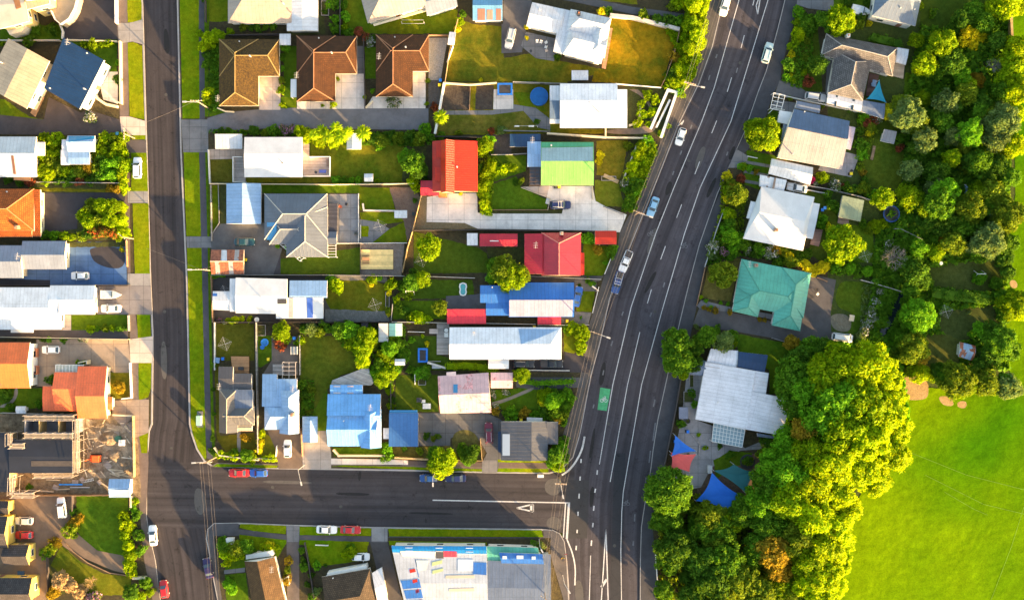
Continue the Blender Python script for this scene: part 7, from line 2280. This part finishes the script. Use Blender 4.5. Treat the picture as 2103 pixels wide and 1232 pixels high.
# ------------------------------------------------------------------ shade sails
def sail(px, zs, m, label, poles=True):
    q = nums(px)
    V = [P(q[i], q[i + 1], GZ + z) for i, z in zip(range(0, len(q), 2), zs)]
    c = sum(V, Vector()) / len(V)
    r = empty('shade_sail', (c.x, c.y, GZ))
    n = len(V)
    E = []
    k = 8
    for i in range(n):
        a, b = V[i], V[(i + 1) % n]
        for j in range(k):
            t = j / k
            p = a.lerp(b, t)
            p = p.lerp(c, .22 * 4 * t * (1 - t) * .75)
            E.append(p)
    mb = MB()
    rings = [E] + [[p.lerp(c - Vector((0, 0, .25)), f) for p in E] for f in (.35, .7)]
    N = len(E)
    mb.v = [p for R_ in rings for p in R_] + [c - Vector((0, 0, .3))]
    for g in range(2):
        for i in range(N):
            mb.f.append([g * N + i, g * N + (i + 1) % N, (g + 1) * N + (i + 1) % N, (g + 1) * N + i]); mb.m.append(0); mb.u.append(None)
    for i in range(N):
        mb.f.append([2 * N + i, 2 * N + (i + 1) % N, 3 * N]); mb.m.append(0); mb.u.append(None)
    o = mb.build('fabric', m, r, True)
    for v in V:
        mb = MB()
        mb.bar((v.x, v.y, GZ), (v.x, v.y, v.z + .1), .06)
        mb.build('post', STEEL, r)
    tag(r, label, 'shade sail', 'shade sails')


FB, FR, FT, FC = (membrane(c, .8, .12) for c in ((.012, .13, .55), (.62, .10, .10), (.012, .10, .11), (.02, .25, .36)))
sail('1386 893 1430 926 1379 936', (3.2, 2.6, 2.6), FB, 'triangular blue shade sail above the red shade sail')
sail('1377 928 1430 932 1416 969 1377 962', (2.4, 2.8, 2.4, 2.6), FR, 'faded red four cornered shade sail beside the main road')
sail('1466 966 1507 953 1554 970 1533 1013', (3.2, 3.8, 3.2, 3.6), FT, 'dark teal shade sail partly above the big blue sail')
sail('1462 970 1528 1021 1497 1050 1429 1028', (3.0, 2.6, 3.0, 2.6), FB, 'large bright blue four cornered shade sail beside the tall trees')
sail('1806 165 1820 211 1780 204', (3.0, 2.6, 2.4), FC, 'small turquoise triangular shade sail in the courtyard of taupe house')
simple('play_mound', 'dark round play mat beside teal shade sail', 1535, 948, 'play mat', [('mat', disc(1.7, 0, .12, 20), DARKM)])
simple('tricycle', 'small dark bicycle wheel planter in nursery yard', 1412, 864, 'planter', [('tub', ringf(.5, .18, 0, .4, 14), DARKM), ('soil_fill', disc(.42, 0, .3, 12), BED)])
simple('play_bench', 'long low wooden kerb bench in the nursery yard', 1432, 905, 'bench', [('seat', lambda mb: mb.ribbon([Vector((-1.4, 1.6, 0)), Vector((0, 0, 0)), Vector((.5, -.8, 0)), Vector((.3, -3.2, 0))], .2, 0, .4), DECKG)])
simple('play_hut', 'navy roofed play hut beside the main road fence', 1401, 846, 'play hut', [('hut_roof', lambda mb: mb.box((0, 0, 1.8), (2.0, 2.6, .12)), metal_roof((.2, .22, .3))), ('hut_wall', lambda mb: mb.box((0, 0, .85), (1.7, 2.3, 1.7)), DECKG)])


# ------------------------------------------------------------------ the building site
def scaffold(line, label, h=4.6):
    p = pts(line, GZ + h)
    r = empty('scaffold', (p[0].x, p[0].y, GZ))
    for a, b in zip(p, p[1:]):
        mb = MB()
        L_ = (b - a).length
        n = max(1, int(L_ / 2))
        d = (b - a).xy.normalized()
        nn = Vector((-d.y, d.x, 0)) * .55
        for i in range(n + 1):
            t = a.lerp(b, i / n)
            for s in (-1, 1):
                q = t + nn * s
                mb.bar((q.x, q.y, GZ), (q.x, q.y, GZ + h + 1.0), .04, 0, 4)
            mb.bar(t - nn * 1.2, t + nn * 1.2, .04, 0, 4)
        for s in (-1, 1):
            for z in (0, .95, -2.2):
                mb.bar(a + nn * s + Vector((0, 0, z)), b + nn * s + Vector((0, 0, z)), .04, 0, 4)
        mb.build('tube_frame', plain((.45, .40, .36), .5), r)
        mb = MB()
        for s in (-.28, .28):
            q0, q1 = a + nn * s * 1.7, b + nn * s * 1.7
            mb.ribbon([q0 + Vector((0, 0, .05)), q1 + Vector((0, 0, .05))], .4, GZ + h + .05, GZ + h + .11)
        mb.build('plank_deck', timber((.36, .29, .21), .25), r)
    tag(r, label, 'scaffold', 'scaffolding of the building site')


scaffold('158 862 158 970', 'scaffold with plank deck along right side of half built house')
scaffold('50 894 150 894', 'scaffold across the middle of half built house roof', 5.2)
scaffold('50 858 152 858', 'scaffold along the upper wall of half built house')
scaffold('70 976 150 974', 'scaffold along the lower edge of black roof membrane', 3.2)
scaffold('26 980 24 1016 70 1016', 'scaffold round the lower bay of half built house', 4.0)
scaffold('20 890 20 915 50 915', 'scaffold tower between the two black roofs', 5.0)
simple('mini_excavator', 'orange mini excavator on the dirt of building site', 199, 940, 'excavator', [('cab', lambda mb: mb.box((.4, 0, 1.3), (1.5, 1.4, 1.1)), plain((.62, .12, .03))), ('chassis', lambda mb: mb.box((0, 0, .65), (2.4, 1.5, .4)), plain((.55, .10, .03))), ('boom', lambda mb: (mb.bar((-.9, 0, .9), (-1.9, -.3, 2.0), .13), mb.bar((-1.9, -.3, 2.0), (-2.6, -.5, .7), .1)), plain((.55, .10, .03))), ('bucket', lambda mb: mb.box((-2.6, -.5, .45), (.45, .6, .5)), DARKM), ('track', lambda mb: mb.box((0, .75, .28), (2.4, .4, .5)), RUBBER), ('track', lambda mb: mb.box((0, -.75, .28), (2.4, .4, .5)), RUBBER)])
simple('water_tank', 'white plastic tank in building site yard', 253, 908, 'tank', [('tank_body', lambda mb: mb.box((0, 0, .5), (1.3, 1.3, 1.0)), WHITE), ('lid', lambda mb: mb.box((0, 0, 1.03), (.5, .5, .1)), STEEL)])
simple('skip_bag', 'dark green rubbish bag in building site yard', 244, 900, 'rubbish bag', [('sack', disc(.7, 0, .7, 9), plain((.05, .14, .09)))])
simple('drain_pipe', 'long bright blue pipe lying on ground', 146, 994, 'pipe', [('pipe_length', lambda mb: mb.bar((-2.6, 0, .2), (2.6, 0, .2), .17, 0, 8), plain((.03, .25, .75)))])
simple('drain_pipe', 'long grey pipe lying on ground', 165, 1000, 'pipe', [('pipe_length', lambda mb: mb.bar((-2.2, 0, .2), (2.2, 0, .2), .13, 0, 8), GREYW)])
simple('ladder', 'white ladder lying on ground', 181, 986, 'ladder', [('ladder_frame', lambda mb: [mb.box((0, s * .25, .1), (2.6, .08, .08)) for s in (-1, 1)] + [mb.box((-1.2 + k * .34, 0, .1), (.08, .5, .06)) for k in range(8)], WHITE)], None, -12)
for i, (x, y, a, l) in enumerate(((240, 965, 5, 3.6), (245, 970, -8, 3.2), (250, 975, 12, 3.4), (236, 975, 20, 2.4), (222, 950, -30, 2.2), (180, 915, 60, 3.0), (182, 900, 75, 3.2), (186, 930, 85, 2.6), (110, 985, 2, 3.2), (130, 1004, -3, 3.0), (95, 1008, 4, 3.4), (215, 995, 35, 2.4), (262, 880, 40, 1.8), (230, 880, 15, 2.2), (205, 885, 70, 2.0))):
    simple('timber_plank', 'loose timber plank', x, y, 'plank', [('plank_body', (lambda l: lambda mb: mb.box((0, 0, .12), (l, .28, .1)))(l), timber((.55, .44, .30), .3))], 'planks on the building site', a)
for x, y, s in ((222, 955, 1.6), (170, 985, 1.2), (155, 990, 1.4), (205, 990, 1.1), (115, 1000, 1.3), (240, 890, 1.2), (210, 905, .9)):
    simple('pallet', 'weathered timber pallet', x, y, 'pallet', [('slat_deck', (lambda s: lambda mb: mb.box((0, 0, .16), (s, s * .8, .12)))(s), timber((.34, .28, .24), .22)), ('base_block', (lambda s: lambda mb: mb.box((0, 0, .05), (s * .9, s * .7, .1)))(s), DECKG)], 'pallets on the building site', x * 7 % 60)
R9 = random.Random(4)
for i in range(34):
    x, y = R9.uniform(172, 270), R9.uniform(864, 980)
    l = R9.uniform(.8, 2.6)
    simple('timber_offcut', 'small timber offcut', x, y, 'offcut', [('plank_body', (lambda l: lambda mb: mb.box((0, 0, .15), (l, .2, .12)))(l), timber(R9.choice(((.55, .44, .30), (.30, .22, .15), (.62, .54, .42))), .3))], 'timber offcuts on the building site', R9.uniform(0, 180))


def mound(x, y, r, h, m, look):
    v, f = [], []
    n = 14
    for k, (a, b) in enumerate(((1, 0), (.75, .4), (.4, .85))):
        for i in range(n):
            q = i * 2 * math.pi / n
            w = r * a * R9.uniform(.85, 1.15)
            v.append((w * math.cos(q), w * math.sin(q) * .75, h * b * R9.uniform(.8, 1.2)))
    v.append((0, 0, h))
    for k in range(2):
        for i in range(n):
            f.append((k * n + i, k * n + (i + 1) % n, (k + 1) * n + (i + 1) % n, (k + 1) * n + i))
    for i in range(n):
        f.append((2 * n + i, 2 * n + (i + 1) % n, 3 * n))
    me = bpy.data.meshes.new('earth_mound')
    me.from_pydata(v, [], f)
    me.materials.append(m)
    o = bpy.data.objects.new('earth_mound', me)
    o.location = P(x, y, GZ + .02)
    C.objects.link(o)
    want(o, look, x, y, 'earth mound', 'earth mounds on the building site')


for x, y, r, h in ((225, 900, 2.4, .9), (235, 935, 2.0, .7), (255, 950, 1.6, .6), (205, 875, 1.5, .5), (185, 960, 1.4, .5), (262, 965, 1.3, .6)):
    mound(x, y, r, h, soil((.14, .10, .065), (.40, .32, .23), .9), 'low heap of rubble and earth')
# people-free street furniture near the corner
simple('road_sign', 'red and white give way sign post', 1161, 1132, 'road sign', [('sign_plate', lambda mb: mb.bar((0, 0, 2.3), (0, .04, 2.3), .42, 0, 3), plain((.6, .03, .05))), ('shaft', lambda mb: mb.bar((0, 0, 0), (0, 0, 2.5), .04), STEEL)])
simple('rubbish_bin', 'small yellow public bin', 1156, 1147, 'bin', [('bin_body', disc(.35, 0, .95, 10), plain((.6, .38, .03))), ('lid', disc(.38, .95, 1.02, 10), DARKM)])

write_labels()

# ------------------------------------------------------------------ camera and daylight
sc = bpy.context.scene
cam = bpy.data.objects.new('camera', bpy.data.cameras.new('camera'))
C.objects.link(cam)
cam.location = (0, 0, H)
cam.rotation_euler = (0, 0, 0)
cam.data.sensor_width = 36
cam.data.lens = 36 * H / (2103 * S)
cam.data.clip_start, cam.data.clip_end = 1, 4000
sc.camera = cam
EL, AZ = math.radians(SUN_EL), math.radians(135)
d = Vector((math.cos(EL) * math.sin(AZ), math.cos(EL) * math.cos(AZ), math.sin(EL)))
sun = bpy.data.objects.new('sun', bpy.data.lights.new('sun', 'SUN'))
C.objects.link(sun)
sun.data.energy = SUN_E
sun.data.color = SUN_C
sun.data.angle = math.radians(.6)
sun.rotation_euler = d.to_track_quat('Z', 'Y').to_euler()
w = bpy.data.worlds.new('World')
sc.world = w
w.use_nodes = True
nt = w.node_tree
sky = nt.nodes.new('ShaderNodeTexSky')
sky.sky_type = 'NISHITA'
sky.sun_disc = False
sky.sun_elevation, sky.sun_rotation = EL, AZ
sky.air_density, sky.dust_density, sky.ozone_density = 1.0, 2.5, .3
nt.links.new(sky.outputs[0], nt.nodes['Background'].inputs[0])
nt.nodes['Background'].inputs[1].default_value = SKY_E
vs = sc.view_settings
vs.view_transform, vs.look, vs.gamma, vs.exposure = 'Standard', 'None', 1, EXPO
sc.cycles.max_bounces = 6
sc.cycles.transparent_max_bounces = 4
